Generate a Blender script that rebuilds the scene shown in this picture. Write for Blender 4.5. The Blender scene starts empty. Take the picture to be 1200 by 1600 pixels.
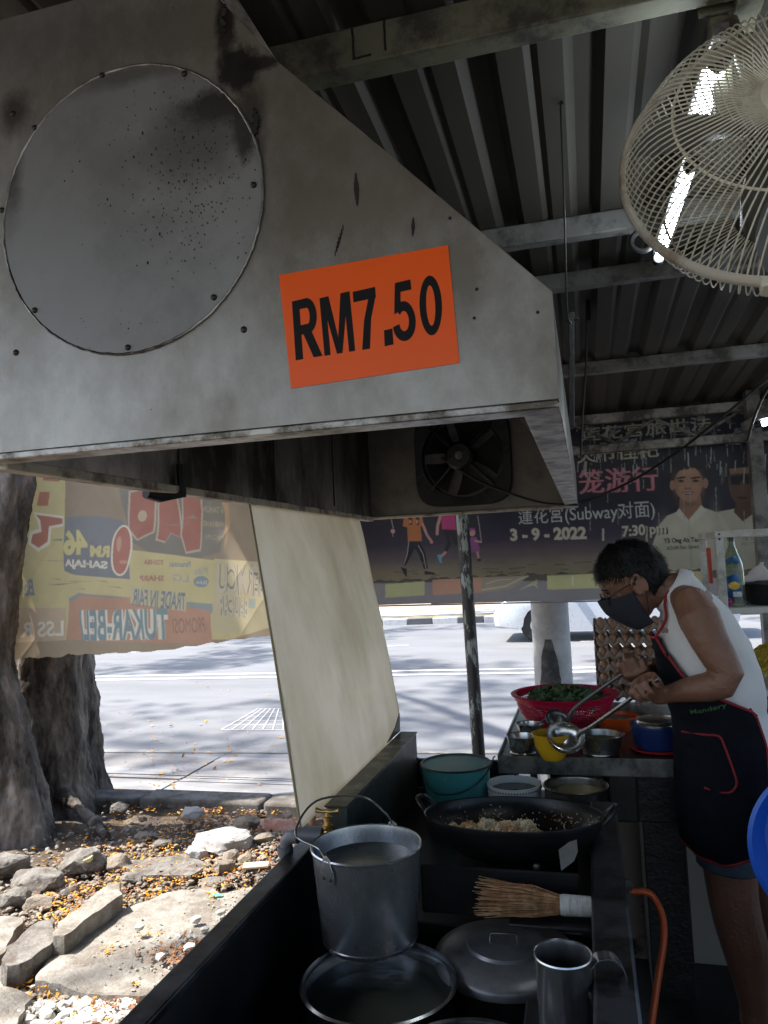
import bpy, bmesh, math, random
import numpy as np
from mathutils import Vector, Matrix, Quaternion, noise as mnoise
R = math.radians
C = bpy.context.scene.collection
SC = bpy.context.scene
random.seed(7)
# ------------------------------------------------------------------ camera
EYE = (0, 0, 1.5); FPX = 1180.0
def cam_axes(yaw=R(14.81), pitch=R(3.68), roll=R(-2.65)):
    f = np.array([-math.sin(yaw)*math.cos(pitch), math.cos(yaw)*math.cos(pitch), math.sin(pitch)])
    r0 = np.array([math.cos(yaw), math.sin(yaw), 0.0]); u0 = np.cross(r0, f)
    return r0*math.cos(roll)+u0*math.sin(roll), -r0*math.sin(roll)+u0*math.cos(roll), f
CR, CU, CF = cam_axes()
cam = bpy.data.objects.new('camera', bpy.data.cameras.new('camera')); C.objects.link(cam)
cam.matrix_world = Matrix(((CR[0], CU[0], -CF[0], 0), (CR[1], CU[1], -CF[1], 0), (CR[2], CU[2], -CF[2], 1.5), (0, 0, 0, 1)))
cam.data.sensor_fit = 'HORIZONTAL'; cam.data.sensor_width = 36.0; cam.data.lens = 36.0*FPX/1200
cam.data.clip_start = 0.02; cam.data.clip_end = 2000
SC.camera = cam
# ------------------------------------------------------------------ world, sun, exposure
SUN_DIR = Vector((-0.56, -0.10, 0.90)).normalized()
w = bpy.data.worlds.new('World'); SC.world = w; w.use_nodes = True
nt = w.node_tree; nt.nodes.clear()
so = nt.nodes.new('ShaderNodeOutputWorld'); bg = nt.nodes.new('ShaderNodeBackground'); sk = nt.nodes.new('ShaderNodeTexSky')
sk.sky_type = 'NISHITA'; sk.sun_disc = False; sk.sun_elevation = math.asin(SUN_DIR.z); sk.sun_rotation = math.atan2(SUN_DIR.x, SUN_DIR.y)
sk.dust_density = 2.5; sk.air_density = 1.0
bg.inputs[1].default_value = 0.13
nt.links.new(sk.outputs[0], bg.inputs[0]); nt.links.new(bg.outputs[0], so.inputs[0])
sl = bpy.data.lights.new('sun', 'SUN'); sl.energy = 4.0; sl.angle = R(0.9); sl.color = (1, .95, .88)
so_ = bpy.data.objects.new('sun', sl); C.objects.link(so_); so_.rotation_euler = SUN_DIR.to_track_quat('Z', 'Y').to_euler()
SC.view_settings.view_transform = 'Standard'; SC.view_settings.look = 'None'; SC.view_settings.gamma = 1; SC.view_settings.use_curve_mapping = False
SC.view_settings.exposure = 1.45
SC.render.engine = 'CYCLES'
SC.cycles.max_bounces = 8; SC.cycles.diffuse_bounces = 5; SC.cycles.glossy_bounces = 4; SC.cycles.transparent_max_bounces = 12
SC.cycles.caustics_reflective = False; SC.cycles.caustics_refractive = False
# ------------------------------------------------------------------ where a pixel of the photograph (1200x1600) meets a plane
def ray(px, py): return CF+(px-600)/FPX*CR+(800-py)/FPX*CU
def PY(px, py, Y): d = ray(px, py); return Vector(np.array(EYE)+d*((Y-EYE[1])/d[1]))
def PZ(px, py, Z): d = ray(px, py); return Vector(np.array(EYE)+d*((Z-EYE[2])/d[2]))
def PX(px, py, X): d = ray(px, py); return Vector(np.array(EYE)+d*((X-EYE[0])/d[0]))
# ------------------------------------------------------------------ materials
MATS = {}
def mat(name, col, rough=.5, metal=0.0, var=.12, scale=6, bump=0.0, bscale=60, dirt=None, dscale=4, damt=.5, dsharp=.08, stretch=(1, 1, 1),
        transl=0, emit=0, attr=None, coat=0, alpha=1, trans=0, rvar=.1, dirt2=None, d2scale=30, d2amt=.3, spec=.5, dmetal=None, stains=None):
    if name in MATS: return MATS[name]
    m = bpy.data.materials.new(name); m.use_nodes = True; t = m.node_tree; N = t.nodes; L = t.links
    p = N['Principled BSDF']; out = N['Material Output']
    tc = N.new('ShaderNodeTexCoord'); mp = N.new('ShaderNodeMapping'); mp.inputs['Scale'].default_value = stretch
    L.new(tc.outputs['Object'], mp.inputs[0]); V = mp.outputs[0]
    def noise(sc, det=6, r=.6):
        n = N.new('ShaderNodeTexNoise'); n.inputs['Scale'].default_value = sc; n.inputs['Detail'].default_value = det; n.inputs['Roughness'].default_value = r
        L.new(V, n.inputs['Vector']); return n
    def ramp(src, a, b, ca=(0, 0, 0, 1), cb=(1, 1, 1, 1)):
        r = N.new('ShaderNodeValToRGB'); r.color_ramp.elements[0].position = max(0, a); r.color_ramp.elements[1].position = min(1, b)
        r.color_ramp.elements[0].color = ca; r.color_ramp.elements[1].color = cb; L.new(src, r.inputs[0]); return r
    def mix(fac, a, b, bt='MIX'):
        x = N.new('ShaderNodeMix'); x.data_type = 'RGBA'; x.blend_type = bt
        if isinstance(fac, (int, float)): x.inputs[0].default_value = fac
        else: L.new(fac, x.inputs[0])
        for i, s in ((6, a), (7, b)):
            if isinstance(s, tuple): x.inputs[i].default_value = (*s[:3], 1)
            else: L.new(s, x.inputs[i])
        return x.outputs[2]
    n1 = noise(scale)
    if attr:
        at = N.new('ShaderNodeAttribute'); at.attribute_name = attr; base = at.outputs['Color']
        v = ramp(n1.outputs[0], .3, .7, (1-var,)*3+(1,), (1+var*.0,)*3+(1,))
        c = mix(1.0, base, v.outputs[0], 'MULTIPLY')
    else:
        lo = tuple(max(0, x*(1-var)) for x in col); hi = tuple(min(1, x*(1+var)) for x in col)
        c = ramp(n1.outputs[0], .3, .7, (*lo, 1), (*hi, 1)).outputs[0]
    rg = rough
    if dirt is not None:
        nd = noise(dscale, 10, .7); th = 1-damt
        f = ramp(nd.outputs[0], th*.5+.22-dsharp, th*.5+.22+dsharp)
        c = mix(f.outputs[0], c, tuple(dirt))
        if dmetal is not None:
            mm = N.new('ShaderNodeMapRange'); mm.inputs[3].default_value = metal; mm.inputs[4].default_value = dmetal
            L.new(f.outputs[0], mm.inputs[0]); L.new(mm.outputs[0], p.inputs['Metallic'])
    if dirt2 is not None:
        vo = N.new('ShaderNodeTexVoronoi'); vo.inputs['Scale'].default_value = d2scale; L.new(V, vo.inputs['Vector'])
        nn = noise(d2scale*.15, 3); ad = N.new('ShaderNodeMath'); ad.operation = 'ADD'; L.new(vo.outputs[0], ad.inputs[0])
        mu = N.new('ShaderNodeMath'); mu.operation = 'MULTIPLY'; mu.inputs[1].default_value = .9; L.new(nn.outputs[0], mu.inputs[0]); L.new(mu.outputs[0], ad.inputs[1])
        f2 = ramp(ad.outputs[0], d2amt, d2amt+.06, (1, 1, 1, 1), (0, 0, 0, 1))
        c = mix(f2.outputs[0], c, tuple(dirt2))
    if stains:
        ns = noise(34, 10, .8); nsb = noise(5, 4, .6)
        for (sx_, sz_), (rx_, rz_), cl_, st_, sh_ in stains:
            m2 = N.new('ShaderNodeMapping'); m2.vector_type = 'POINT'
            m2.inputs['Location'].default_value = (-sx_/rx_, 0, -sz_/rz_); m2.inputs['Scale'].default_value = (1/rx_, 0, 1/rz_); L.new(tc.outputs['Object'], m2.inputs[0])
            ln = N.new('ShaderNodeVectorMath'); ln.operation = 'LENGTH'; L.new(m2.outputs[0], ln.inputs[0])
            a1 = N.new('ShaderNodeMath'); a1.operation = 'MULTIPLY_ADD'; a1.inputs[1].default_value = 1.5; L.new(ns.outputs[0], a1.inputs[0]); L.new(ln.outputs['Value'], a1.inputs[2])
            a2 = N.new('ShaderNodeMath'); a2.operation = 'MULTIPLY_ADD'; a2.inputs[1].default_value = 1.6; L.new(nsb.outputs[0], a2.inputs[0]); L.new(a1.outputs[0], a2.inputs[2])
            mr2 = N.new('ShaderNodeMapRange'); mr2.inputs[1].default_value = 2.35+sh_; mr2.inputs[2].default_value = 2.35-sh_; mr2.inputs[3].default_value = 0; mr2.inputs[4].default_value = st_
            L.new(a2.outputs[0], mr2.inputs[0]); c = mix(mr2.outputs[0], c, tuple(cl_))
    L.new(c, p.inputs['Base Color'])
    nr = noise(scale*2.3, 4); mr = N.new('ShaderNodeMapRange'); mr.inputs[3].default_value = max(0.02, rg-rvar); mr.inputs[4].default_value = min(1, rg+rvar)
    L.new(nr.outputs[0], mr.inputs[0]); L.new(mr.outputs[0], p.inputs['Roughness'])
    if dmetal is None: p.inputs['Metallic'].default_value = metal
    p.inputs['Specular IOR Level'].default_value = spec
    if coat: p.inputs['Coat Weight'].default_value = coat; p.inputs['Coat Roughness'].default_value = .15
    if trans: p.inputs['Transmission Weight'].default_value = trans; p.inputs['IOR'].default_value = 1.3
    if alpha < 1: p.inputs['Alpha'].default_value = alpha
    if emit: p.inputs['Emission Color'].default_value = (*col, 1); p.inputs['Emission Strength'].default_value = emit
    if bump:
        nb = noise(bscale, 8, .65); b = N.new('ShaderNodeBump'); b.inputs['Strength'].default_value = min(1, bump); b.inputs['Distance'].default_value = .01
        L.new(nb.outputs[0], b.inputs['Height']); L.new(b.outputs[0], p.inputs['Normal'])
    if transl:
        tr = N.new('ShaderNodeBsdfTranslucent'); ms = N.new('ShaderNodeMixShader'); ms.inputs[0].default_value = transl
        L.new(c, tr.inputs[0]); L.new(p.outputs[0], ms.inputs[1]); L.new(tr.outputs[0], ms.inputs[2]); L.new(ms.outputs[0], out.inputs[0])
    MATS[name] = m; return m
# ------------------------------------------------------------------ objects
def wl(o):
    v = Vector((0, 0, 0))
    while o is not None: v = v+o.location; o = o.parent
    return v
def thing(name, label, cat, loc=(0, 0, 0), group=None):
    o = bpy.data.objects.new(name, None); C.objects.link(o); o.location = loc; o.empty_display_size = .05
    o['label'] = label; o['category'] = cat
    if group: o['group'] = group
    return o
def tag(o, label, cat, group=None, kind=None):
    o['label'] = label; o['category'] = cat
    if group: o['group'] = group
    if kind: o['kind'] = kind
    return o
def dup(root, loc, label=None, group=None):
    r = root.copy(); C.objects.link(r); r.location = loc
    if label: r['label'] = label
    if group: r['group'] = group
    for ch in list(root.children):
        c = ch.copy(); C.objects.link(c); c.parent = r
        for g in list(ch.children):
            d = g.copy(); C.objects.link(d); d.parent = c
    return r
class MB:
    def __init__(s): s.v = []; s.f = []
    def add(s, v, f):
        k = len(s.v); s.v += [tuple(p) for p in v]; s.f += [tuple(i+k for i in q) for q in f]; return s
    def box(s, a, b):
        x0, y0, z0 = [min(a[i], b[i]) for i in range(3)]; x1, y1, z1 = [max(a[i], b[i]) for i in range(3)]
        return s.add([(x0, y0, z0), (x1, y0, z0), (x1, y1, z0), (x0, y1, z0), (x0, y0, z1), (x1, y0, z1), (x1, y1, z1), (x0, y1, z1)],
                     [(0, 3, 2, 1), (4, 5, 6, 7), (0, 1, 5, 4), (1, 2, 6, 5), (2, 3, 7, 6), (3, 0, 4, 7)])
    def obox(s, c, ax, ay, az):
        c = Vector(c); ax, ay, az = Vector(ax), Vector(ay), Vector(az)
        return s.add([c+i*ax+j*ay+k*az for k in (-1, 1) for i, j in ((-1, -1), (1, -1), (1, 1), (-1, 1))],
                     [(0, 3, 2, 1), (4, 5, 6, 7), (0, 1, 5, 4), (1, 2, 6, 5), (2, 3, 7, 6), (3, 0, 4, 7)])
    def beam(s, a, b, w, h, up=(0, 0, 1)):
        a, b = Vector(a), Vector(b); d = (b-a); L = d.length; d.normalize(); sd = d.cross(Vector(up)).normalized(); u = sd.cross(d)
        return s.obox((a+b)/2, d*L/2, sd*w/2, u*h/2)
    def prism(s, poly, vec):
        n = len(poly); vec = Vector(vec); P = [Vector(p) for p in poly]
        return s.add(P+[p+vec for p in P], [tuple(range(n))[::-1], tuple(range(n, 2*n))]+[(i, (i+1) % n, n+(i+1) % n, n+i) for i in range(n)])
    def rings(s, rings, cap0=True, cap1=True, closed=False):
        n = len(rings[0]); k = len(s.v)
        for r in rings: s.v += [tuple(p) for p in r]
        m = len(rings)
        for a in range(m if closed else m-1):
            b = (a+1) % m
            for i in range(n): s.f.append((k+a*n+i, k+a*n+(i+1) % n, k+b*n+(i+1) % n, k+b*n+i))
        if cap0 and not closed: s.f.append(tuple(k+i for i in range(n))[::-1])
        if cap1 and not closed: s.f.append(tuple(k+(m-1)*n+i for i in range(n)))
        return s
    def tube(s, pts, r, n=8, closed=False):
        P = [Vector(p) for p in pts]; m = len(P); rr = r if isinstance(r, (list, tuple)) else [r]*m
        rings = []; up = None
        for i in range(m):
            a = P[i-1] if (i > 0 or closed) else P[0]; b = P[(i+1) % m] if (i < m-1 or closed) else P[-1]
            t = (b-a).normalized()
            if up is None: up = t.orthogonal().normalized()
            sd = t.cross(up)
            if sd.length < 1e-6: sd = t.orthogonal()
            sd.normalize(); up = sd.cross(t).normalized()
            rings.append([P[i]+(sd*math.cos(2*math.pi*k/n)+up*math.sin(2*math.pi*k/n))*rr[i] for k in range(n)])
        return s.rings(rings, closed=closed)
    def lathe(s, prof, c=(0, 0, 0), axis=(0, 0, 1), n=48, closed=False):
        ax = Vector(axis).normalized(); e1 = ax.orthogonal().normalized() if abs(ax.z) < .999 else Vector((1, 0, 0)); e2 = ax.cross(e1); c = Vector(c)
        rings = [[c+ax*h+(e1*math.cos(2*math.pi*k/n)+e2*math.sin(2*math.pi*k/n))*r for k in range(n)] for r, h in prof]
        disc = len(prof) == 2
        return s.rings(rings, cap0=not closed and not disc and prof[0][0] > 1e-5, cap1=not closed and not disc and prof[-1][0] > 1e-5, closed=closed)
    def loft(s, secs, n=24, cap=True):
        # secs: (centre, a_vec, b_vec) elliptical sections
        return s.rings([[Vector(c)+Vector(a)*math.cos(2*math.pi*k/n)+Vector(b)*math.sin(2*math.pi*k/n) for k in range(n)] for c, a, b in secs], cap, cap)
    def ball(s, c, a, b=None, d=None, n=16, m=10):
        c = Vector(c)
        if b is None: a, b, d = Vector((a, 0, 0)), Vector((0, a, 0)), Vector((0, 0, a))
        a, b, d = Vector(a), Vector(b), Vector(d)
        return s.rings([[c+(a*math.cos(2*math.pi*k/n)+b*math.sin(2*math.pi*k/n))*max(.02, math.sin(math.pi*j/m))+d*(-math.cos(math.pi*j/m)) for k in range(n)] for j in range(m+1)])
    def build(s, name, m, parent=None, smooth=True, bevel=0, loc=None, kind=None, ang=40, seg=2):
        me = bpy.data.meshes.new(name)
        off = wl(parent) if parent is not None else Vector(loc or (0, 0, 0))
        vv = np.array(s.v, dtype=float)-np.array(off)
        me.from_pydata(vv.tolist(), [], s.f); me.validate(); me.update()
        o = bpy.data.objects.new(name, me); C.objects.link(o)
        if parent is not None: o.parent = parent
        else: o.location = off
        if m: me.materials.append(m)
        b = bmesh.new(); b.from_mesh(me); bmesh.ops.recalc_face_normals(b, faces=b.faces); b.to_mesh(me); b.free()
        if bevel:
            mo = o.modifiers.new('b', 'BEVEL'); mo.width = bevel; mo.segments = seg; mo.limit_method = 'ANGLE'; mo.angle_limit = R(35)
        if smooth:
            me.shade_smooth()
            try: me.set_sharp_from_angle(angle=R(ang))
            except Exception: pass
        if kind: o['kind'] = kind
        return o
def remesh_to(mb, voxel, smooth_it=6, fac=.5, disp=None):
    me = bpy.data.meshes.new('tmp'); me.from_pydata(mb.v, [], mb.f); me.update()
    b = bmesh.new(); b.from_mesh(me); bmesh.ops.recalc_face_normals(b, faces=b.faces); b.to_mesh(me); b.free()
    o = bpy.data.objects.new('tmp', me); C.objects.link(o)
    r = o.modifiers.new('r', 'REMESH'); r.mode = 'VOXEL'; r.voxel_size = voxel
    if smooth_it:
        q = o.modifiers.new('s', 'SMOOTH'); q.factor = fac; q.iterations = smooth_it
    dg = bpy.context.evaluated_depsgraph_get(); me2 = bpy.data.meshes.new_from_object(o.evaluated_get(dg))
    out = MB(); out.v = [tuple(v.co) for v in me2.vertices]; out.f = [tuple(p.vertices) for p in me2.polygons]
    bpy.data.objects.remove(o); bpy.data.meshes.remove(me); bpy.data.meshes.remove(me2)
    return out
def fbm(p, s=1.0, o=4): return mnoise.fractal(Vector(p)*s, 1.0, 2.0, o)
# text -> 2D triangles normalised so that its bounding box is 0..1
def text_tris(body, bold=0.0, spacing=1.0):
    cu = bpy.data.curves.new('t', 'FONT'); cu.body = body; cu.offset = bold; cu.space_character = spacing; cu.resolution_u = 4
    o = bpy.data.objects.new('t', cu); C.objects.link(o)
    dg = bpy.context.evaluated_depsgraph_get(); me = bpy.data.meshes.new_from_object(o.evaluated_get(dg)); me.calc_loop_triangles()
    v = np.array([(p.co.x, p.co.y) for p in me.vertices]).reshape(-1, 2); t = np.array([tuple(l.vertices) for l in me.loop_triangles], dtype=int).reshape(-1, 3)
    bpy.data.objects.remove(o); bpy.data.curves.remove(cu); bpy.data.meshes.remove(me)
    if len(v) == 0: return v, t
    mn, mx = v.min(0), v.max(0); return (v-mn)/(mx-mn), t
# printed sheet: colours rasterised on a fine grid, then carried as a colour attribute of the sheet's own mesh
class Print:
    def __init__(s, Y, x0, x1, z0, z1, cell, bgc):
        s.Y, s.x0, s.x1, s.z0, s.z1, s.c = Y, x0, x1, z0, z1, cell
        s.ss = 2; s.W = int((x1-x0)/cell)*2; s.H = int((z1-z0)/cell)*2
        s.a = np.zeros((s.H, s.W, 3)); s.a[:] = bgc
        s.zz, s.xx = np.meshgrid(z1-(np.arange(s.H)+.5)/s.H*(z1-z0), x0+(np.arange(s.W)+.5)/s.W*(x1-x0), indexing='ij')
    def ij(s, p): return ((p[0]-s.x0)/(s.x1-s.x0)*s.W, (s.z1-p[1])/(s.z1-s.z0)*s.H)
    def W2(s, px, py): q = PY(px, py, s.Y); return (q.x, q.z)
    def tris(s, P, T, col):
        P = np.array([s.ij(p) for p in P])
        for t in T:
            a, b, c = P[t[0]], P[t[1]], P[t[2]]
            x0 = max(0, int(min(a[0], b[0], c[0]))-1); x1 = min(s.W, int(max(a[0], b[0], c[0]))+2)
            y0 = max(0, int(min(a[1], b[1], c[1]))-1); y1 = min(s.H, int(max(a[1], b[1], c[1]))+2)
            if x1 <= x0 or y1 <= y0: continue
            Y, X = np.mgrid[y0:y1, x0:x1]; X = X+.5; Y = Y+.5
            def e(p, q): return (q[0]-p[0])*(Y-p[1])-(q[1]-p[1])*(X-p[0])
            d1, d2, d3 = e(a, b), e(b, c), e(c, a)
            m = ((d1 >= 0) & (d2 >= 0) & (d3 >= 0)) | ((d1 <= 0) & (d2 <= 0) & (d3 <= 0))
            s.a[y0:y1, x0:x1][m] = col
    def poly(s, pts, col, world=False):
        from mathutils.geometry import tessellate_polygon
        P = [p if world else s.W2(*p) for p in pts]
        T = tessellate_polygon([[Vector((p[0], p[1], 0)) for p in P]]); s.tris(P, T, col)
    def ell(s, cx, cy, rx, ry, col, n=28, rot=0):
        c, q = math.cos(R(rot)), math.sin(R(rot))
        s.poly([(cx+rx*math.cos(a)*c-ry*math.sin(a)*q, cy+rx*math.cos(a)*q+ry*math.sin(a)*c) for a in [2*math.pi*k/n for k in range(n)]], col)
    def text(s, body, A, B, h, col, mirror=False, bold=0.0, outline=None, ow=0, slant=0):
        # A, B: photo pixels of the lower-left and lower-right ends of the line; h: height in pixels
        a = np.array(s.W2(*A)); b = np.array(s.W2(*B)); up = np.array(s.W2(A[0], A[1]-h))-a; up[0] = 0
        passes = [(bold, col)] if outline is None else [(bold+ow, outline), (bold, col)]
        for bo, cc in passes:
            v, t = text_tris(body, bo)
            if mirror: v = v.copy(); v[:, 0] = 1-v[:, 0]
            if len(v): s.tris([a+(b-a)*(p[0]+slant*p[1])+up*p[1] for p in v], t, cc)
    def build(s, name, m, thick_fn=None, parent=None, keep=None):
        a = s.a.reshape(s.H//2, 2, s.W//2, 2, 3).mean((1, 3)); H, W = a.shape[:2]
        xs = s.x0+(np.arange(W)+.5)*(s.x1-s.x0)/W; zs = s.z1-(np.arange(H)+.5)*(s.z1-s.z0)/H
        X, Z = np.meshgrid(xs, zs); Yd = np.full_like(X, s.Y)
        if thick_fn is not None: Yd = Yd+thick_fn(X, Z)
        V = np.stack([X, Yd, Z], -1).reshape(-1, 3)
        ok = np.ones((H, W), bool) if keep is None else keep(X, Z)
        i = np.arange(H*W).reshape(H, W); q = ok[:-1, :-1] & ok[1:, 1:] & ok[1:, :-1] & ok[:-1, 1:]
        F = np.stack([i[:-1, :-1][q], i[1:, :-1][q], i[1:, 1:][q], i[:-1, 1:][q]], -1)
        me = bpy.data.meshes.new(name); me.from_pydata(V.tolist(), [], F.tolist()); me.update()
        at = me.color_attributes.new('print', 'FLOAT_COLOR', 'POINT')
        at.data.foreach_set('color', np.concatenate([a.reshape(-1, 3), np.ones((H*W, 1))], 1).ravel().astype(np.float32))
        me.materials.append(m); me.shade_smooth()
        o = bpy.data.objects.new(name, me); C.objects.link(o)
        if parent is not None: o.parent = parent; o.location = -wl(parent)
        return o
# =================================================================== SETTING
m_ground = mat('dry_ground', (.20, .20, .195), .95, var=.3, scale=3, bump=.6, bscale=40, dirt=(.13, .128, .12), dscale=5, damt=.5)
m_soil = mat('lot_soil', (.17, .13, .09), .95, var=.35, scale=7, bump=1, bscale=55, dirt=(.07, .05, .035), dscale=6, damt=.5, dirt2=(.33, .30, .26), d2scale=40, d2amt=.32)
m_road = mat('road_asphalt', (.185, .19, .20), .75, var=.06, scale=.7, bump=.25, bscale=240, dirt=(.155, .158, .166), dscale=1.2, damt=.35, dirt2=(.155, .155, .165), d2scale=90, d2amt=.25, stretch=(.35, 1, 1))
m_gut = mat('gutter_concrete', (.30, .30, .31), .8, var=.12, scale=1.5, bump=.3, bscale=150, dirt=(.19, .18, .175), dscale=1.3, damt=.45, stretch=(.3, 1.3, 1))
m_kerb = mat('kerb_concrete', (.20, .185, .165), .9, var=.2, scale=6, bump=.6, bscale=90, dirt=(.10, .085, .07), dscale=9, damt=.45)
m_white = mat('road_paint_white', (.62, .62, .62), .6, var=.1, scale=20, dirt=(.5, .5, .5), dscale=12, damt=.35)
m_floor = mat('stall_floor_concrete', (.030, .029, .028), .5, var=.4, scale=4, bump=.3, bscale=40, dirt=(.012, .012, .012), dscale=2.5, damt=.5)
SL = .067   # the road runs slightly askew to the stall
def road_y(Y0, x): return Y0+SL*(x+1)
def strip(name, Y0, Y1, z, m, x0=-60, x1=60, n=1):
    b = MB()
    b.add([(x0, road_y(Y0, x0), z), (x1, road_y(Y0, x1), z), (x1, road_y(Y1, x1), z), (x0, road_y(Y1, x0), z)], [(0, 1, 2, 3)])
    return b.build(name, m, smooth=False, kind='structure')
MB().add([(-400, -400, -.14), (400, -400, -.14), (400, 400, -.14), (-400, 400, -.14)], [(0, 1, 2, 3)]).build('ground', m_ground, smooth=False, kind='structure')
# road surface with the lot and the kerb above it
strip('road', 5.95, 18.4, -.10, m_road, -90, 90)
# gutter apron: long concrete slabs with dark joints between them
g = MB()
ys = [4.62, 4.98, 5.22, 5.27, 5.32, 5.37, 5.95]
for a, bb in zip(ys[:-1], ys[1:]):
    for k in range(-16, 12):
        xa, xb = k*3.1+.01, k*3.1+3.1-.01
        dz = random.uniform(-.004, .004)
        g.prism([(xa, a+.008+.02*(xa+1)*0, -.13), (xb, a+.008, -.13), (xb, bb-.008, -.13), (xa, bb-.008, -.13)], (0, 0, .035+dz))
g.build('pavement', m_gut, smooth=False, kind='structure')
MB().add([(-50, 4.6, -.118), (36, 4.6, -.118), (36, 8, -.118), (-50, 4.7, -.118)], [(0, 1, 2, 3)]).build('drain_bed', mat('drain_dark', (.05, .05, .05), .9), smooth=False, kind='structure')
# near kerb
kb = MB()
x = -14.0
while x < 8:
    L = random.uniform(.85, 1.0); kb.box((x, 4.42+random.uniform(-.01, .01), -.13), (x+L-.012, 4.62+random.uniform(-.008, .008), .03+random.uniform(-.01, .01))); x += L
kb.build('near_kerb', m_kerb, bevel=.02, kind='structure')
# markings
mk = MB()
def mline(Y, wd, x0, x1): mk.add([(x0, road_y(Y, x0), -.094), (x1, road_y(Y, x1), -.094), (x1, road_y(Y+wd, x1), -.094), (x0, road_y(Y+wd, x0), -.094)], [(0, 1, 2, 3)])
mline(10.35, .13, -80, 80); mline(10.72, .13, -80, 80)
for k in range(-12, 10): mline(13.9, .11, k*5.5-.2, k*5.5+2.2)
G0, G1, G2, G3 = [PZ(a, b, -.0935) for a, b in ((345, 1140), (458, 1140), (448, 1107), (402, 1107))]
for i in range(6):
    a, b_ = G0.lerp(G3, i/5), G1.lerp(G2, i/5); mk.add([a, b_, b_+Vector((0, .010, 0)), a+Vector((0, .010, 0))], [(0, 1, 2, 3)])
for i in range(8):
    a, b_ = G0.lerp(G1, i/7), G3.lerp(G2, i/7); mk.add([a+Vector((0, 0, .0005)), a+Vector((.012, 0, .0005)), b_+Vector((.012, 0, .0005)), b_+Vector((0, 0, .0005))], [(0, 1, 2, 3)])
mk.build('road_markings', m_white, smooth=False, kind='structure')
strip('edge_line', 6.2, 6.32, -.094, mat('edge_paint_yellow', (.36, .32, .24), .7, dirt=(.2, .2, .2), dscale=8, damt=.6), -80, 80)
# far side: painted kerb stones, verge, footpath, orange band
for nm, par, mm in (('far_kerb_white', 0, m_white), ('far_kerb_black', 1, mat('kerb_black', (.12, .12, .13), .8, var=.2))):
    q = MB()
    for k in range(-60, 60):
        if k % 2 != par: continue
        xa, xb = k*.62, k*.62+.61
        q.prism([(xa, road_y(18.4, xa), -.12), (xb, road_y(18.4, xb), -.12), (xb, road_y(18.62, xb), -.12), (xa, road_y(18.62, xa), -.12)], (0, 0, .17))
    q.build(nm, mm, bevel=.015, kind='structure')
strip('verge', 18.62, 19.6, .02, mat('verge_grass', (.16, .19, .07), .95, var=.4, scale=2, bump=.5, bscale=20, dirt=(.26, .2, .13), dscale=.9, damt=.5), -80, 80)
strip('far_path', 19.6, 21.3, .03, mat('far_path', (.36, .36, .36), .9, var=.1), -80, 80)
strip('far_dirt', 21.3, 25.5, .02, mat('far_dirt', (.30, .20, .12), .95, var=.35, scale=1, dirt=(.42, .36, .3), dscale=.6, damt=.5), -80, 80)
strip('far_band', 25.5, 26.4, .10, mat('band_orange', (.72, .42, .05), .7, var=.1), -3.6, 40)
strip('far_lot', 26.4, 60, .02, mat('far_lot', (.34, .34, .33), .9, var=.1), -120, 120)
# stall floor (dark, greasy concrete)
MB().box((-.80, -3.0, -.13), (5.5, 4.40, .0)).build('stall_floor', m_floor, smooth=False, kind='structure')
# lot of earth and rubble left of the stall, as one uneven sheet
lt = MB(); NX, NY = 150, 110
for j in range(NY):
    for i in range(NX):
        x = -9+8.19*(i/(NX-1))**.62; y = -1+5.41*j/(NY-1)
        z = -.03+.05*fbm((x, y, 0), 1.3)+.02*fbm((x, y, 5), 6)
        if y > 4.2: z = min(z, -.02)
        lt.v.append((x, y, z))
for j in range(NY-1):
    for i in range(NX-1):
        a = j*NX+i; lt.f.append((a, a+1, a+1+NX, a+NX))
lt.build('lot_ground', m_soil, kind='structure')

# =================================================================== ROOF
RS = .05
def rz(Y): return 2.50-RS*(Y-1.0)
m_roof = mat('roof_sheet', (.056, .050, .039), .7, metal=.1, var=.25, scale=2.5, dirt=(.05, .045, .035), dscale=3, damt=.5, dsharp=.2, stretch=(2, .4, 1), rvar=.12)
m_beam = mat('beam_paint', (.17, .165, .11), .6, var=.2, scale=5, dirt=(.05, .045, .035), dscale=9, damt=.38, bump=.15, bscale=60)
m_beam2 = mat('beam_grey', (.20, .20, .19), .55, var=.2, scale=5, dirt=(.06, .055, .05), dscale=9, damt=.4, bump=.15, bscale=60)
X0R, X1R, Y0R, Y1R = -2.40, 3.4, -3.4, 4.85
rf = thing('metal_roof', 'dark ribbed metal sheet roof over the stall', 'roof', (0, 2, 2.45))
sh = MB(); prof = []; x = X0R; pitch = .21
while x < X1R:
    prof += [(x, 0), (x+.052, 0), (x+.066, .008), (x+.080, 0), (x+.128, 0), (x+.148, .028), (x+.188, .028)]; x += pitch-.002
vs = []
for Y in (Y0R, Y1R):
    for px, h in prof: vs.append((px, Y, rz(Y)+h))
n = len(prof)
sh.add(vs, [(i, i+1, n+i+1, n+i) for i in range(n-1)])
sh.add([(a, b, c+.004) for a, b, c in vs], [(i, n+i, n+i+1, i+1) for i in range(n-1)])
sh.build('roof_sheet', m_roof, rf, smooth=False)
def purlin(name, pa, h, wd, m, label_seam=False, z_off=0.0, x0=X0R+.02, x1=X1R-.02):
    # pa: photo pixel of a point on its bottom edge
    z = 2.4
    for _ in range(8):
        P = PZ(pa[0], pa[1], z); z = rz(P.y)-h-.0012-z_off
    Y = P.y
    b = MB().box((x0, Y, z), (x1, Y+wd, z+h))
    o = b.build(name, m, rf, bevel=.004)
    return Y, z
YA, ZA = purlin('purlin', (640, 83), .075, .05, m_beam)
YB, ZB = purlin('purlin', (880, 372), .06, .045, m_beam2)
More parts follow.
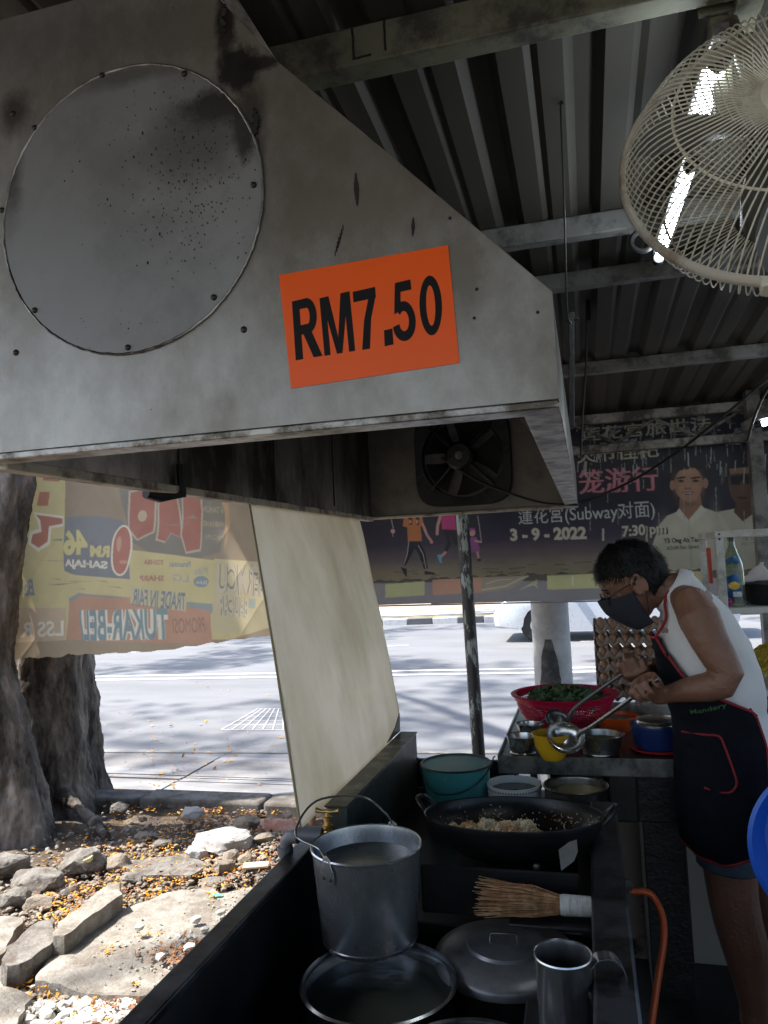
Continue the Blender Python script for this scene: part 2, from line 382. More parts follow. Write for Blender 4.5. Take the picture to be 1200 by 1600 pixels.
YC, ZC = purlin('purlin', (960, 440), .055, .045, m_beam2)
YD, ZD = purlin('purlin', (1000, 575), .055, .05, m_beam2)
purlin('purlin', (300, -420), .075, .05, m_beam)
# weld seams on the nearest purlin
sm = MB()
for px in (552, 602):
    P0 = PY(px, 78, YA-.001); P1 = PY(px, 118, YA-.001)
    pts = [Vector((P0.x+random.uniform(-.0015, .0015), YA-.001, ZA+.075-.012*k)) for k in range(6)]
    sm.tube(pts, .0022, 6)
sm.tube([(PY(552, 110, YA).x+.006*k, YA-.001, ZA+.012+random.uniform(-.001, .001)) for k in range(7)], .002, 6)
sm.build('weld_seam', mat('weld_dark', (.03, .03, .025), .5, metal=.5), rf)
# truss across the back edge
m_tr = mat('truss_steel', (.28, .27, .25), .5, metal=.3, var=.25, scale=6, dirt=(.06, .055, .05), dscale=10, damt=.45)
tr = MB(); YT = 4.55
zt = PY(1000, 650, YT).z; zb = PY(1000, 697, YT).z
tr.box((-1.3, YT, zt-.02), (3.3, YT+.05, zt+.035)); tr.build('truss_chord', m_tr, rf, bevel=.003)
tr = MB().box((-1.3, YT+.001, zb-.02), (3.3, YT+.049, zb+.03)); tr.build('truss_chord', m_tr, rf, bevel=.003)
zz = MB(); a = PY(890, 690, YT).x; st = .36; k = 0
xx = a-st*3
while xx < 3.0:
    zz.tube([(xx, YT+.02, zb+.03 if k % 2 == 0 else zt-.02), (xx+st*.62, YT+.02, zt-.02 if k % 2 == 0 else zb+.03)], .009, 6); xx += st*.62; k += 1
zz.build('truss_web', m_tr, rf)
pc = PY(1180, 640, 4.2)
MB().box((pc.x-.0, 4.4, 0), (pc.x+.07, 4.47, rz(4.4)-.004)).build('post', m_beam2, rf, bevel=.003)
MB().beam((pc.x-.02, 4.38, 2.12), (pc.x+.35, 3.9, 2.30), .05, .05).build('brace', m_beam2, rf, bevel=.003)
MB().box((3.2, -1.4, 0), (3.28, -1.32, rz(-1.4)-.004)).build('post', m_beam2, rf, bevel=.003)
MB().box((3.2, 4.4, 0), (3.28, 4.47, rz(4.4)-.004)).build('post', m_beam2, rf, bevel=.003)
# ridge beam of the frame that runs in depth at the right, carrying the fan
b = MB().box((.30, 0.3, rz(1.2)-.085), (.345, 1.42, rz(1.2)-.055)); b.build('fan_beam', m_beam, rf, bevel=.003)

# =================================================================== HOOD
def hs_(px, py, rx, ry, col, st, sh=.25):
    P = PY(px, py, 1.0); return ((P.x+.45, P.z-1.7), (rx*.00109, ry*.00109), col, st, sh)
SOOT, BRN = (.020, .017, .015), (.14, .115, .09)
STAIN_SHADE = [hs_(560, 250, 190, 95, BRN, .55, .7), hs_(300, 40, 190, 75, (.13, .115, .08), .7, .7), hs_(60, 60, 170, 110, (.11, .105, .10), .6, .8), hs_(430, 130, 90, 70, BRN, .6, .6), hs_(395, 190, 22, 75, (.05, .045, .035), .8, .5), hs_(372, 110, 34, 34, SOOT, .95, .22), hs_(352, 40, 14, 60, SOOT, .9, .3), hs_(22, 176, 26, 30, (.04, .035, .03), .8, .5), hs_(405, 100, 30, 12, SOOT, .9, .3), hs_(610, 320, 120, 50, (.2, .17, .13), .4, .7), hs_(645, 355, 60, 20, (.2, .17, .14), .35, .6)]  # soot and grease spots; the broad upper ones also paint in roof shade
m_hood = mat('hood_steel', (.43, .415, .395), .40, metal=.5, stains=STAIN_SHADE, var=.10, scale=2.2, rvar=.1, dirt=(.20, .175, .145), dscale=2.6, damt=.42, dsharp=.12, bump=.22, bscale=3.2, dirt2=(.05, .04, .035), d2scale=48, d2amt=.33, stretch=(1, 1, .7))
m_hoodin = mat('hood_inner', (.48, .45, .42), .35, metal=.4, var=.3, scale=5, dirt=(.04, .036, .032), dscale=3.2, damt=.50, dsharp=.12, stretch=(3, 1, .45), rvar=.15)
m_hoodback = mat('hood_back_inner', (.34, .31, .26), .5, metal=.3, var=.2, scale=3, dirt=(.05, .045, .04), dscale=3, damt=.35, dsharp=.2)
m_lip = mat('hood_lip', (.45, .43, .40), .35, metal=.6, var=.2, scale=7, dirt=(.10, .08, .06), dscale=16, damt=.42, bump=.1, bscale=40, stretch=(1, 1, 1))
HF, HB = 1.0, 3.32; ZH = 1.70
hood = thing('extractor_hood', 'long grimy stainless steel cooking hood with sloping side and round riveted plate', 'extractor hood', (-.45, 2.1, 1.7))
XL, XRt = -.94, -.022
outl = [(XL, ZH), (XRt, ZH), (XRt, 1.842), (-.398, 2.244), (-.485, 2.36), (-.485, 2.42), (XL, 2.42)]
T = .004
def panel(name, poly, y, t, m): return MB().prism([(a, y, b) for a, b in poly], (0, t, 0)).build(name, m, hood, smooth=False)
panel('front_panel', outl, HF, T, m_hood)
panel('back_panel', outl, HB, -T, m_hoodback)
# outer skins running in depth
def skin(name, a, b, m, off=T):
    (xa, za), (xb, zb_) = a, b; d = Vector((xb-xa, 0, zb_-za)).normalized(); nrm = Vector((-d.z, 0, d.x))*off
    q = MB(); P = [Vector((xa, HF+T+.001, za)), Vector((xb, HF+T+.001, zb_)), Vector((xb, HB-T-.001, zb_)), Vector((xa, HB-T-.001, za))]
    q.add(P+[p+nrm for p in P], [(0, 1, 2, 3), (7, 6, 5, 4), (0, 4, 5, 1), (1, 5, 6, 2), (2, 6, 7, 3), (3, 7, 4, 0)])
    return q.build(name, m, hood, smooth=False)
skin('side_panel', (XL, 2.419), (XL, ZH+.001), m_hoodin)
skin('side_panel', (XRt-.0005, ZH+.001), (XRt-.0005, 1.84), m_hoodin)
skin('sloping_panel', (XRt-.001, 1.845), (-.398, 2.247), m_hoodin)
skin('sloping_panel', (-.40, 2.249), (-.486, 2.362), m_hoodin)
skin('top_panel', (-.49, 2.418), (XL+.005, 2.418), m_hoodin)
# bottom lips
MB().box((XL, HF-.002, ZH-.012), (XRt, HF+.045, ZH-.001)).build('front_lip', m_lip, hood, bevel=.002)
MB().box((XRt-.05, HF+.046, ZH-.011), (XRt+.001, HB-.001, ZH-.001)).build('side_lip', m_lip, hood, bevel=.002)
MB().box((XL, HB-.03, ZH-.012), (XRt+.001, HB+.012, ZH-.001)).build('back_lip', mat('lip_cream', (.5, .46, .36), .5, dirt=(.15, .12, .09), dscale=14, damt=.35), hood, bevel=.002)
MB().box((XL-.012, HF+.046, ZH-.02), (XL+.02, HB-.031, ZH-.001)).build('side_lip', MATS['lip_cream'], hood, bevel=.002)
# seams on the inner left wall
for yy in (1.62, 2.2, 2.78): MB().box((XL+T+.001, yy, ZH+.02), (XL+T+.004, yy+.006, 2.4)).build('panel_seam', mat('seam_dark', (.04, .035, .03), .6), hood, smooth=False)
# round plate on the front, welded and riveted
pcx = PY(202, 327, HF); rad = .226
cx, cz = pcx.x-.002, pcx.z
m_plate = mat('hood_plate', (.25, .243, .24), .5, metal=.45, var=.08, scale=3, rvar=.08, dirt=(.10, .095, .09), dscale=2.0, damt=.22, dsharp=.15, dirt2=(.03, .025, .02), d2scale=95, d2amt=.42, bump=.15, bscale=3, stains=[hs_(345, 165, 62, 26, SOOT, .95, .3), hs_(383, 195, 16, 50, SOOT, .95, .3), hs_(20, 270, 18, 70, (.05, .045, .04), .8, .5), hs_(320, 215, 70, 50, (.07, .06, .055), .6, .6), hs_(200, 120, 120, 14, (.06, .05, .04), .6, .5), hs_(240, 250, 90, 30, (.12, .11, .11), .4, .6)])
plate = MB().lathe([(0.0001, 0), (rad-.002, 0), (rad, .001), (rad, .003)], (cx, HF-.0035, cz), (0, 1, 0), 96).build('round_plate', m_plate, hood, ang=20)
wb = MB(); pts = [(cx+(rad+.0005)*math.cos(a)+random.uniform(-.0007, .0007), HF-.003, cz+(rad+.0005)*math.sin(a)+random.uniform(-.0007, .0007)) for a in [2*math.pi*k/220 for k in range(220)]]
wb.tube(pts, [.0015+.0009*random.random() for _ in pts], 6, closed=True)
wb.build('weld_bead', mat('weld_bright', (.45, .43, .40), .38, metal=.8, var=.3, scale=20, dirt=(.05, .04, .035), dscale=5, damt=.5), plate)
# (the plate's sub-parts and the hood's rivets)
m_riv = mat('rivet_dark', (.03, .028, .025), .45, metal=.5)
for p in ((162, 120), (290, 118), (57, 202), (398, 291), (6, 330), (336, 466), (57, 486), (202, 544)):
    P = PY(p[0], p[1], HF); MB().lathe([(.0048, 0), (.0045, .002), (.003, .0035), (.0001, .004)], (P.x, HF-.0035, P.z), (0, -1, 0), 14).build('rivet', m_riv, plate)
for p in ((20, 178), (25, 551), (381, 515), (741, 497), (840, 488), (703, 341), (745, 452)):
    P = PY(p[0], p[1], HF); r_ = .0052 if p[0] < 400 else .0022
    MB().lathe([(r_, 0), (r_*.9, .0015), (r_*.5, .003), (.0001, .0034)], (P.x, HF-.0002, P.z), (0, -1, 0), 14).build('rivet', m_riv, hood)
# charred residue blobs on the steel (raised tar and soot)
def crust(cpx, cpy, rx, ry, npat, seed, name='soot_crust'):
    rnd = random.Random(seed); b = MB()
    for _ in range(npat):
        a = rnd.uniform(0, 2*math.pi); q = rnd.random()**.7
        P = PY(cpx+rx*q*math.cos(a), cpy+ry*q*math.sin(a), HF)
        r0 = rnd.uniform(.0012, .0055)*(1.25-q); n = 9
        b.prism([(P.x+r0*rnd.uniform(.6, 1.3)*math.cos(2*math.pi*k/n), HF-.0040-rnd.uniform(0, .0006), P.z+r0*rnd.uniform(.8, 2.0)*math.sin(2*math.pi*k/n)) for k in range(n)], (0, .0036, 0))
    return b.build(name, mat('soot', (.018, .016, .014), .8, var=.4), hood, smooth=False)
crust(400, 196, 7, 26, 26, 2); crust(352, 30, 6, 30, 14, 3)
for (a, bq, wpx) in (((556, 276), (558, 316), 5), ((536, 356), (524, 396), 2), ((646, 343), (645, 366), 3.4), ((172, 455), (168, 522), 2)):
    P, Q = PY(*a, HF), PY(*bq, HF); w_ = wpx/FPX
    b = MB()
    for k in range(7):
        t = k/6; cc = P.lerp(Q, t); rr = w_*(.35+.9*math.sin(math.pi*min(.97, max(.05, t)))*random.uniform(.7, 1))
        b.prism([(cc.x+rr*.8*math.cos(2*math.pi*j/7), HF-.0009-.0001*k, cc.z+(rr+abs(P.z-Q.z)/9)*math.sin(2*math.pi*j/7)) for j in range(7)], (0, .0007, 0))
    b.build('scorch_mark', MATS['soot'], hood, smooth=False)
sk_m = MB(); rnd = random.Random(31)
for _ in range(300):
    a_, b_ = rnd.gauss(300, 60), rnd.gauss(290, 75); P = PY(a_, b_, HF)
    if math.hypot(P.x-cx, P.z-cz) > rad-.006: continue
    r0 = rnd.uniform(.0004, .0010)*(1.8 if rnd.random() < .12 else 1); n_ = 6; e_ = rnd.uniform(.9, 1.9)
    sk_m.prism([(P.x+r0*math.cos(2*math.pi*k/n_), HF-.0041, P.z+r0*e_*math.sin(2*math.pi*k/n_)) for k in range(n_)], (0, .0008, 0))
sk_m.build('tar_specks', MATS['soot'], plate, smooth=False)['kind'] = 'stuff'
# latch hanging off the left lip
P = PX(290, 765, XL+.03)
lb = MB().tube([(XL+.02, P.y, P.z+.06), (XL+.02, P.y, P.z-.01), (XL-.01, P.y-.05, P.z-.02), (XL-.02, P.y-.09, P.z-.012)], .012, 8)
lb.build('hook_bar', mat('black_iron', (.012, .012, .012), .5, metal=.3), hood)

# ------------------------------------------------------------------ price sign
ps = thing('price_sign', 'orange rectangular price sign with black lettering on the hood front', 'price sign', (PY(580, 495, HF).x, HF-.002, PY(580, 495, HF).z))
cor = [PY(x, y, HF-.0012) for x, y in ((455, 607), (718, 567), (700, 383), (436, 430))]
MB().prism([(p.x, HF-.0016, p.z) for p in cor], (0, .0012, 0)).build('sign_sheet', mat('sign_orange', (1.0, .115, .003), .34, var=.04, scale=10, rvar=.06, dirt2=(.95, .35, .2), d2scale=60, d2amt=.12), ps, smooth=False)
def text3d(name, body, A, B, Htop, Y, m, parent, bold=.02, thick=.0005, quad=None):
    # quad: photo pixels of the lower-left, lower-right, upper-right, upper-left corners of the lettering
    v, t = text_tris(body, bold); q = [PY(*p, Y) for p in quad]; b = MB()
    def at(x, z): return (q[0]*(1-x)+q[1]*x)*(1-z)+(q[3]*(1-x)+q[2]*x)*z
    b.add([Vector((at(a, c).x, Y, at(a, c).z)) for a, c in v], [tuple(i) for i in t])
    return b.build(name, m, parent, smooth=False)
m_ink = mat('sign_black', (.008, .007, .008), .55, spec=.2)
# each character's box as it stands on the sheet, and its strokes inside a unit box
def ring_(cx_, cz_, ro, io, a0, a1, n=22):
    A = [R(a0+(a1-a0)*k/n) for k in range(n+1)]
    return [[(cx_+ro[0]*math.cos(A[k]), cz_+ro[1]*math.sin(A[k])), (cx_+ro[0]*math.cos(A[k+1]), cz_+ro[1]*math.sin(A[k+1])), (cx_+io[0]*math.cos(A[k+1]), cz_+io[1]*math.sin(A[k+1])), (cx_+io[0]*math.cos(A[k]), cz_+io[1]*math.sin(A[k]))] for k in range(n)]
def rect_(a, b, c, d): return [[(a, b), (c, b), (c, d), (a, d)]]
GL = {
 'R': [rect_(0, 0, .29, 1), rect_(.28, .84, .57, 1), rect_(.28, .41, .57, .57), ring_(.57, .705, (.38, .295), (.10, .135), -90, 90), [[(.36, .42), (.68, .45), (1.02, 0), (.69, 0)]]],
 'M': [rect_(0, 0, .20, 1), rect_(.80, 0, 1, 1), [[(.06, 1), (.30, 1), (.575, 0), (.41, 0)]], [[(.70, 1), (.94, 1), (.59, 0), (.425, 0)]]],
 '7': [rect_(0, .82, 1, 1), [[(.66, .83), (1, .86), (.72, .50), (.40, .48)], [(.40, .48), (.72, .50), (.56, 0), (.22, 0)]]],
 '.': [rect_(0, 0, 1, 1)],
 '5': [rect_(.16, .83, .94, 1), [[(.13, 1), (.40, .92), (.36, .52), (.04, .47)]], ring_(.47, .33, (.52, .335), (.22, .17), 138, -168, 30)],
 '0': [ring_(.5, .5, (.5, .51), (.20, .345), 0, 360, 40)]}
for ch, q in (('R', ((462, 563), (503, 556), (494, 462), (456, 471))), ('M', ((507, 556), (555, 548), (546, 455), (499, 466))),
              ('7', ((558, 548), (594, 542), (586, 448), (551, 456))), ('.', ((601, 541), (615, 538), (613, 513), (600, 516))),
              ('5', ((616, 535), (653, 529), (643, 436), (613, 443))), ('0', ((658, 526), (693, 520), (688, 428), (653, 435)))):
    Q = [PY(*p_, HF-.002) for p_ in q]; b = MB()
    for k_, polys in enumerate(GL[ch]):
        for pl in polys:
            vv = []
            for a, c in pl:
                p_ = (Q[0]*(1-a)+Q[1]*a)*(1-c)+(Q[3]*(1-a)+Q[2]*a)*c; vv.append((p_.x, HF-.0018-.00007*k_, p_.z))
            b.add(vv, [tuple(range(len(vv)))])
    b.build('lettering', m_ink, ps, smooth=False)

# ------------------------------------------------------------------ exhaust fan inside the hood
fb = [PY(x, y, HB-.03) for x, y in ((655, 785), (795, 783), (793, 643), (651, 647))]
fx, fz = sum(p.x for p in fb)/4, sum(p.z for p in fb)/4; hs = abs(fb[1].x-fb[0].x)/2*1.06
ef = thing('exhaust_fan', 'black greasy exhaust fan on the inner back wall of the hood', 'exhaust fan', (fx, HB-.05, fz))
m_blk = mat('greasy_black', (.017, .016, .016), .38, var=.4, scale=9, bump=.5, bscale=35, rvar=.15)
fr = MB(); rr = hs*.86; n = 64; ring = []
def sq(a, s, e=5):
    c, d = math.cos(a), math.sin(a); k = (abs(c)**e+abs(d)**e)**(-1/e); return (c*k*s, d*k*s)
rings = []
for rad_fn, y in ((lambda a: (rr*math.cos(a), rr*math.sin(a)), HB-.045), (lambda a: sq(a, hs), HB-.05), (lambda a: sq(a, hs*1.02), HB-.03), (lambda a: sq(a, hs*1.02), HB-.006), (lambda a: (rr*.97*math.cos(a), rr*.97*math.sin(a)), HB-.006)):
    rings.append([(fx+rad_fn(2*math.pi*k/n)[0], y, fz+rad_fn(2*math.pi*k/n)[1]) for k in range(n)])
fr.rings(rings, closed=True); fr.build('fan_frame', m_blk, ef)
MB().lathe([(rr*.97, 0), (rr*.97, .001), (.0001, .0012)], (fx, HB-.0055, fz), (0, -1, 0), 48).build('shutter', mat('shutter_glow', (.12, .12, .12), .5, metal=.1, var=.5, scale=14, dirt=(.16, .10, .10), dscale=6, damt=.2), ef)
MB().lathe([(.062, 0), (.062, .03), (.05, .042), (.0001, .044)], (fx-.005, HB-.06, fz+.0), (0, -1, 0), 32).build('fan_motor', m_blk, ef)
MB().lathe([(.017, 0), (.017, .002), (.0001, .0025)], (fx-.005, HB-.104, fz), (0, -1, 0), 24).build('motor_badge', mat('badge', (.35, .34, .30), .4, metal=.3, dirt=(.1, .1, .1), dscale=80, damt=.5), ef)
for k in range(5):
    a0 = R(90+72*k-18); bl = MB(); rs = []
    for j in range(8):
        r_ = .05+(rr*.93-.05)*j/7; wd_ = .35*(1-.2*j/7)+.25*j/7
        rs.append([(fx+r_*math.cos(a0+s*wd_), HB-.035-.022*s*(1 if j else 1), fz+r_*math.sin(a0+s*wd_)) for s in (-1, -.4, .4, 1)]+[(fx+r_*math.cos(a0+s*wd_), HB-.032-.022*s, fz+r_*math.sin(a0+s*wd_)) for s in (1, .4, -.4, -1)])
    bl.rings(rs); bl.build('blade', mat('fan_blade', (.010, .009, .009), .7, var=.3, metal=.2), ef)
for a in (45, 135, 225, 315):
    MB().beam((fx+.05*math.cos(R(a)), HB-.075, fz+.05*math.sin(R(a))), (fx+rr*1.08*math.cos(R(a)), HB-.055, fz+rr*1.08*math.sin(R(a))), .012, .022, (0, 1, 0)).build('guard_arm', m_blk, ef, bevel=.003)
cb = [PY(690, 715, HB-.08), PY(745, 750, HB-.10), PY(800, 772, HB-.12), PY(850, 786, HB-.16), PY(903, 789, HB-.25)]
def smooth_path(P, n=8):
    P = [Vector(p) for p in P]; out = []
    for i in range(len(P)-1):
        p0, p1, p2, p3 = P[max(i-1, 0)], P[i], P[i+1], P[min(i+2, len(P)-1)]
        for k in range(n):
            t = k/n; out.append(.5*((2*p1)+(p2-p0)*t+(2*p0-5*p1+4*p2-p3)*t*t+(3*p1-p0-3*p2+p3)*t**3))
    return out+[P[-1]]
m_cable = mat('cable_black', (.012, .012, .012), .5)
MB().tube(smooth_path(cb), .005, 6).build('cable', m_cable, ef)

# ------------------------------------------------------------------ frosted wind sheet hanging between hood and counter
sheet_m = mat('wind_sheet_plastic', (.90, .88, .80), .22, var=.05, scale=1.3, rvar=.1, transl=.68, dirt=(.60, .56, .44), dscale=1.4, damt=.22, dsharp=.2, dirt2=(.25, .15, .05), d2scale=45, d2amt=.16, stretch=(1, 1.6, .6))
ws = thing('wind_sheet', 'yellowed translucent plastic sheet hanging from hood edge down to the counter', 'plastic sheet', (-.76, 2.2, .85))
tn, tf, bn, bf = Vector((-.93, 2.0, 1.685)), Vector((-.915, 3.05, 1.685)), PX(470, 1296, -.745), PX(612, 1160, -.735)
mfar = PX(624, 1112, -.735)
sb = MB(); NU, NV = 40, 60
for j in range(NV+1):
    v = j/NV
    for i in range(NU+1):
        u = i/NU; N_ = tn.lerp(bn, v)
        F_ = tf.lerp(mfar, v/.93) if v < .93 else mfar.lerp(bf, (v-.93)/.07)
        P = N_.lerp(F_, u); bulge = .020*math.sin(math.pi*v)*math.sin(math.pi*u)+.005*math.sin(6*u+2)*v*(1-v)*4+.005*fbm((u*3, v*2, 0))
        sb.v.append((P.x+bulge, P.y, P.z))
for j in range(NV):
    for i in range(NU):
        a = j*(NU+1)+i; sb.f.append((a, a+1, a+NU+2, a+NU+1))
so2 = sb.build('plastic_sheet', sheet_m, ws)
sd = so2.modifiers.new('t', 'SOLIDIFY'); sd.thickness = .0012
MB().tube([tn, tn.lerp(bn, .5)+Vector((.004, 0, 0)), bn], .0035, 6).build('sheet_hem', mat('hem', (.25, .2, .1), .5), ws)

# ------------------------------------------------------------------ black peeling pole
pb, pt_ = PY(748, 1178, 4.3), PY(722, 805, 4.3); dd = (pb-pt_)/(pt_.z-pb.z)
foot = pb+dd*pb.z; head = pt_-dd*(rz(4.3)-pt_.z)
pole = MB().tube([(foot.x, 4.3, 0)]+[foot.lerp(head, k/20) for k in range(1, 20)]+[(head.x, 4.3, rz(4.3)-.005)], .036, 24).build('metal_pole', mat('peeling_paint', (.020, .018, .018), .45, var=.3, scale=8, dirt=(.33, .36, .34), dscale=7, damt=.33, dsharp=.02, bump=.4, bscale=40, stretch=(1.6, 1.6, .5)), loc=(foot.x, 4.3, 0))
tag(pole, 'thin black metal pole with peeling paint in front of the dark blue banner', 'pole')
# ------------------------------------------------------------------ concrete pole outside
c0 = PY(866, 1075, 5.5)
cp = MB().lathe([(.135, -.13), (.13, 1.2), (.122, 2.4), (.10, 7.5), (.0001, 7.51)], (c0.x, 5.5, 0), n=40)
cpo = cp.build('concrete_pole', mat('pole_concrete', (.50, .49, .47), .85, var=.18, scale=4, bump=.35, bscale=70, dirt=(.36, .35, .34), dscale=5, damt=.4, dsharp=.1), loc=(c0.x, 5.5, 0))
tag(cpo, 'thick round grey concrete pole with a dark burnt patch beside the road', 'pole')
br = MB(); rr_ = []
for j in range(40):
    z = -.05+j*.0245; hw = .62*math.sin(math.pi*min(1, (j+8)/48))**.5*(1-.0*j)
    rr_.append((z, hw))
for j in range(39):
    for k in range(24):
        def q(jj, kk):
            z, hw = rr_[jj]; a = R(-97)+hw*(kk/24*2-1)*(1+.22*fbm((kk*.3, jj*.25, 1))); return (c0.x+(.1375-.006*z/2.4)*math.cos(a), 5.5+(.1375-.006*z/2.4)*math.sin(a), z)
        br.add([q(j, k), q(j, k+1), q(j+1, k+1), q(j+1, k)], [(0, 1, 2, 3)])
br.build('burnt_patch', mat('burnt', (.05, .048, .05), .9, var=.35, scale=10, dirt=(.13, .125, .125), dscale=9, damt=.35), cpo)
# =================================================================== LEFT VINYL BANNER (seen from behind, writing reversed)
m_vin = mat('vinyl_left', (1, 1, 1), .55, var=.12, scale=5, transl=.62, attr='print', rvar=.1)
yl, br_, rd, bl_, wh, gy, cr = (.72, .64, .20), (.36, .26, .17), (.62, .10, .06), (.13, .28, .42), (.85, .82, .74), (.20, .20, .21), (.66, .46, .28)
YBL = 4.0
q0, q1 = PY(-5, 1040, YBL), PY(436, 700, YBL)
p = Print(YBL, q0.x, q1.x, q0.z-.05, 2.30, .0042, br_)
P_ = p.poly
P_([(-20, 640), (100, 655), (100, 955), (-20, 958)], yl)
P_([(-20, 951), (104, 950), (104, 1060), (-20, 1060)], cr)
P_([(62, 735), (92, 735), (90, 752), (62, 750)], rd); P_([(56, 768), (72, 768), (70, 790), (54, 790)], rd)
P_([(50, 800), (97, 806), (97, 822), (78, 826), (76, 850), (60, 862), (44, 850), (46, 830), (58, 826), (56, 815)], wh)
P_([(53, 804), (95, 810), (95, 818), (74, 822), (72, 846), (60, 856), (48, 848), (50, 835), (62, 831), (60, 812)], rd)
p.text('Ba', (30, 932), (50, 931), 26, (.16, .25, .45), mirror=True, bold=.03)
p.text('LSS R', (22, 998), (97, 994), 24, wh, mirror=True, bold=.02)
P_([(100, 640), (100, 850), (330, 880), (440, 880), (440, 660)], br_)
P_([(185, 690), (188, 770), (205, 845), (240, 868), (300, 876), (340, 862), (348, 800), (346, 740), (330, 690)], gy)
P_([(320, 690), (335, 760), (348, 800), (346, 860), (356, 820), (352, 740), (340, 690)], (.66, .34, .12))
P_([(100, 845), (440, 890), (440, 1000), (100, 1000)], yl)
P_([(330, 873), (440, 880), (440, 985), (330, 990)], (.66, .60, .30))
for q in ([(204, 770), (228, 764), (240, 775), (236, 830), (216, 842), (203, 826)], [(247, 768), (272, 772), (280, 840), (262, 832), (254, 846), (243, 842)], [(284, 776), (308, 764), (311, 800), (308, 858), (288, 862), (281, 835)]):
    cx_, cy_ = sum(a for a, b in q)/len(q), sum(b for a, b in q)/len(q)
    P_([(cx_+(a-cx_)*1.16, cy_+(b-cy_)*1.08) for a, b in q], (.55, .48, .42)); P_(q, (.52, .06, .05))
p.ell(221, 806, 6, 9, (.62, .5, .3)); p.text('6 TAHUN', (312, 800), (345, 802), 10, (.5, .42, .22), mirror=True, bold=.02)
p.text('WARRANTI', (312, 822), (345, 824), 9, (.5, .42, .22), mirror=True, bold=.02); p.text('PERCUMA', (316, 842), (345, 845), 8, (.5, .42, .22), mirror=True)
P_([(100, 808), (150, 806), (190, 812), (205, 830), (206, 905), (120, 898), (100, 892)], (.16, .22, .34))
p.text('46', (100, 868), (142, 867), 40, (.80, .72, .16), mirror=True, bold=.05)
p.text('RM', (146, 870), (173, 871), 18, (.80, .72, .16), mirror=True, bold=.05)
p.text('SAHAJA', (102, 888), (172, 892), 15, wh, mirror=True, bold=.045)
p.ell(192, 860, 17, 40, wh, rot=3); p.ell(192, 860, 14, 37, (.60, .09, .06), rot=3); p.ell(188, 850, 4, 12, (.7, .3, .2)); p.ell(196, 878, 7, 3, (.7, .3, .2))
p.text('TOSHIBA', (226, 882), (254, 883), 8, (.55, .15, .12), mirror=True, bold=.03)
p.text('Panasonic', (262, 886), (295, 886), 9, (.18, .25, .5), mirror=True, bold=.02)
p.text('SHARP', (222, 908), (254, 908), 9, (.6, .15, .15), mirror=True, bold=.04)
p.text('LG', (268, 908), (292, 910), 11, (.35, .4, .55), mirror=True, bold=.01); p.text('Midea', (302, 898), (322, 898), 12, (.2, .4, .6), mirror=True)
p.ell(312, 909, 12, 9, (.12, .32, .5)); p.text('Daikin', (304, 913), (321, 913), 6, wh, mirror=True)
P_([(108, 935), (125, 926), (330, 944), (330, 958), (108, 945)], (.20, .36, .46))
P_([(108, 942), (128, 930), (215, 934), (328, 955), (328, 1008), (100, 1012), (104, 960)], (.66, .26, .15))
P_([(206, 914), (290, 930), (286, 956), (208, 942)], (.66, .60, .30))
p.text('TRADE IN FAIR', (210, 946), (286, 954), 27, (.10, .22, .42), mirror=True, bold=.02, slant=.03)
p.text('TUKAR-BELI', (127, 1001), (262, 1000), 48, (.12, .34, .48), mirror=True, bold=.03, outline=wh, ow=.10)
p.text('PROMOSI', (267, 991), (318, 989), 24, (.34, .14, .10), mirror=True, bold=-.0)
p.text('RMCU', (337, 928), (402, 932), 48, (.62, .60, .48), mirror=True, bold=.02, outline=(.2, .2, .2), ow=.035)
p.text('BET', (392, 930), (414, 932), 44, (.62, .60, .48), mirror=True, bold=.02, outline=(.2, .2, .2), ow=.05)
p.text('BAUCAR', (340, 962), (388, 966), 32, (.62, .60, .48), mirror=True, bold=.02, outline=(.2, .2, .2), ow=.05)
P_([(390, 935), (402, 935), (402, 950), (388, 950)], (.3, .5, .55))
P_([(-20, 1008), (110, 1000), (330, 1008), (440, 975), (440, 1060), (-20, 1060)], (.42, .30, .18))
for k in range(26):
    xx_ = random.uniform(0, 430); yy_ = random.uniform(740, 960); P_([(xx_, yy_), (xx_+random.uniform(15, 60), yy_+random.uniform(-4, 4)), (xx_+20, yy_+1.2)], (.33, .28, .22))
def keepL(X, Z):
    # lower edge rises to the right, with a step at the seam
    e = np.interp(X, [PY(*a, YBL).x for a in ((5, 1032), (96, 1027), (104, 1024), (250, 1018), (425, 992))], [PY(*a, YBL).z for a in ((5, 1032), (96, 1027), (104, 1024), (250, 1018), (425, 992))])
    return Z > e+.004*np.sin(X*40)
def waveL(X, Z): return .028*np.sin(X*5.0)*(.4+.6*(2.3-Z))+.008*np.sin(X*17+Z*3)+.012*np.sin(Z*7+X*2)+.006*np.abs(np.sin(X*11-Z*9))**.5+.004*np.sin(X*31+Z*23)
bn_ = thing('vinyl_banner', 'yellow and brown vinyl banner seen from behind with reversed TUKAR-BELI writing', 'banner', (-2.5, YBL, 1.0))
g_ = p.a.mean(2, keepdims=True); p.a = np.clip((p.a*.60+g_*.40)*np.array([1.12, .98, .80])*.82+np.array([.15, .13, .09]), 0, .9)
p.build('banner_sheet', m_vin, waveL, bn_, keepL)
MB().tube([(q0.x-.02, YBL+.03, 2.31), (q1.x+.12, YBL+.03, 2.31)], .012, 8).build('banner_rod', mat('rod_grey', (.2, .2, .2), .5, metal=.5), bn_)
for x_ in (q0.x+.1, q0.x+.75, q1.x-.05): MB().tube([(x_, YBL+.02, 2.28), (x_+.01, YBL+.05, 2.33), (x_, YBL+.02, 2.36)], .004, 6).build('tie_string', mat('string', (.3, .28, .25), .8), bn_)
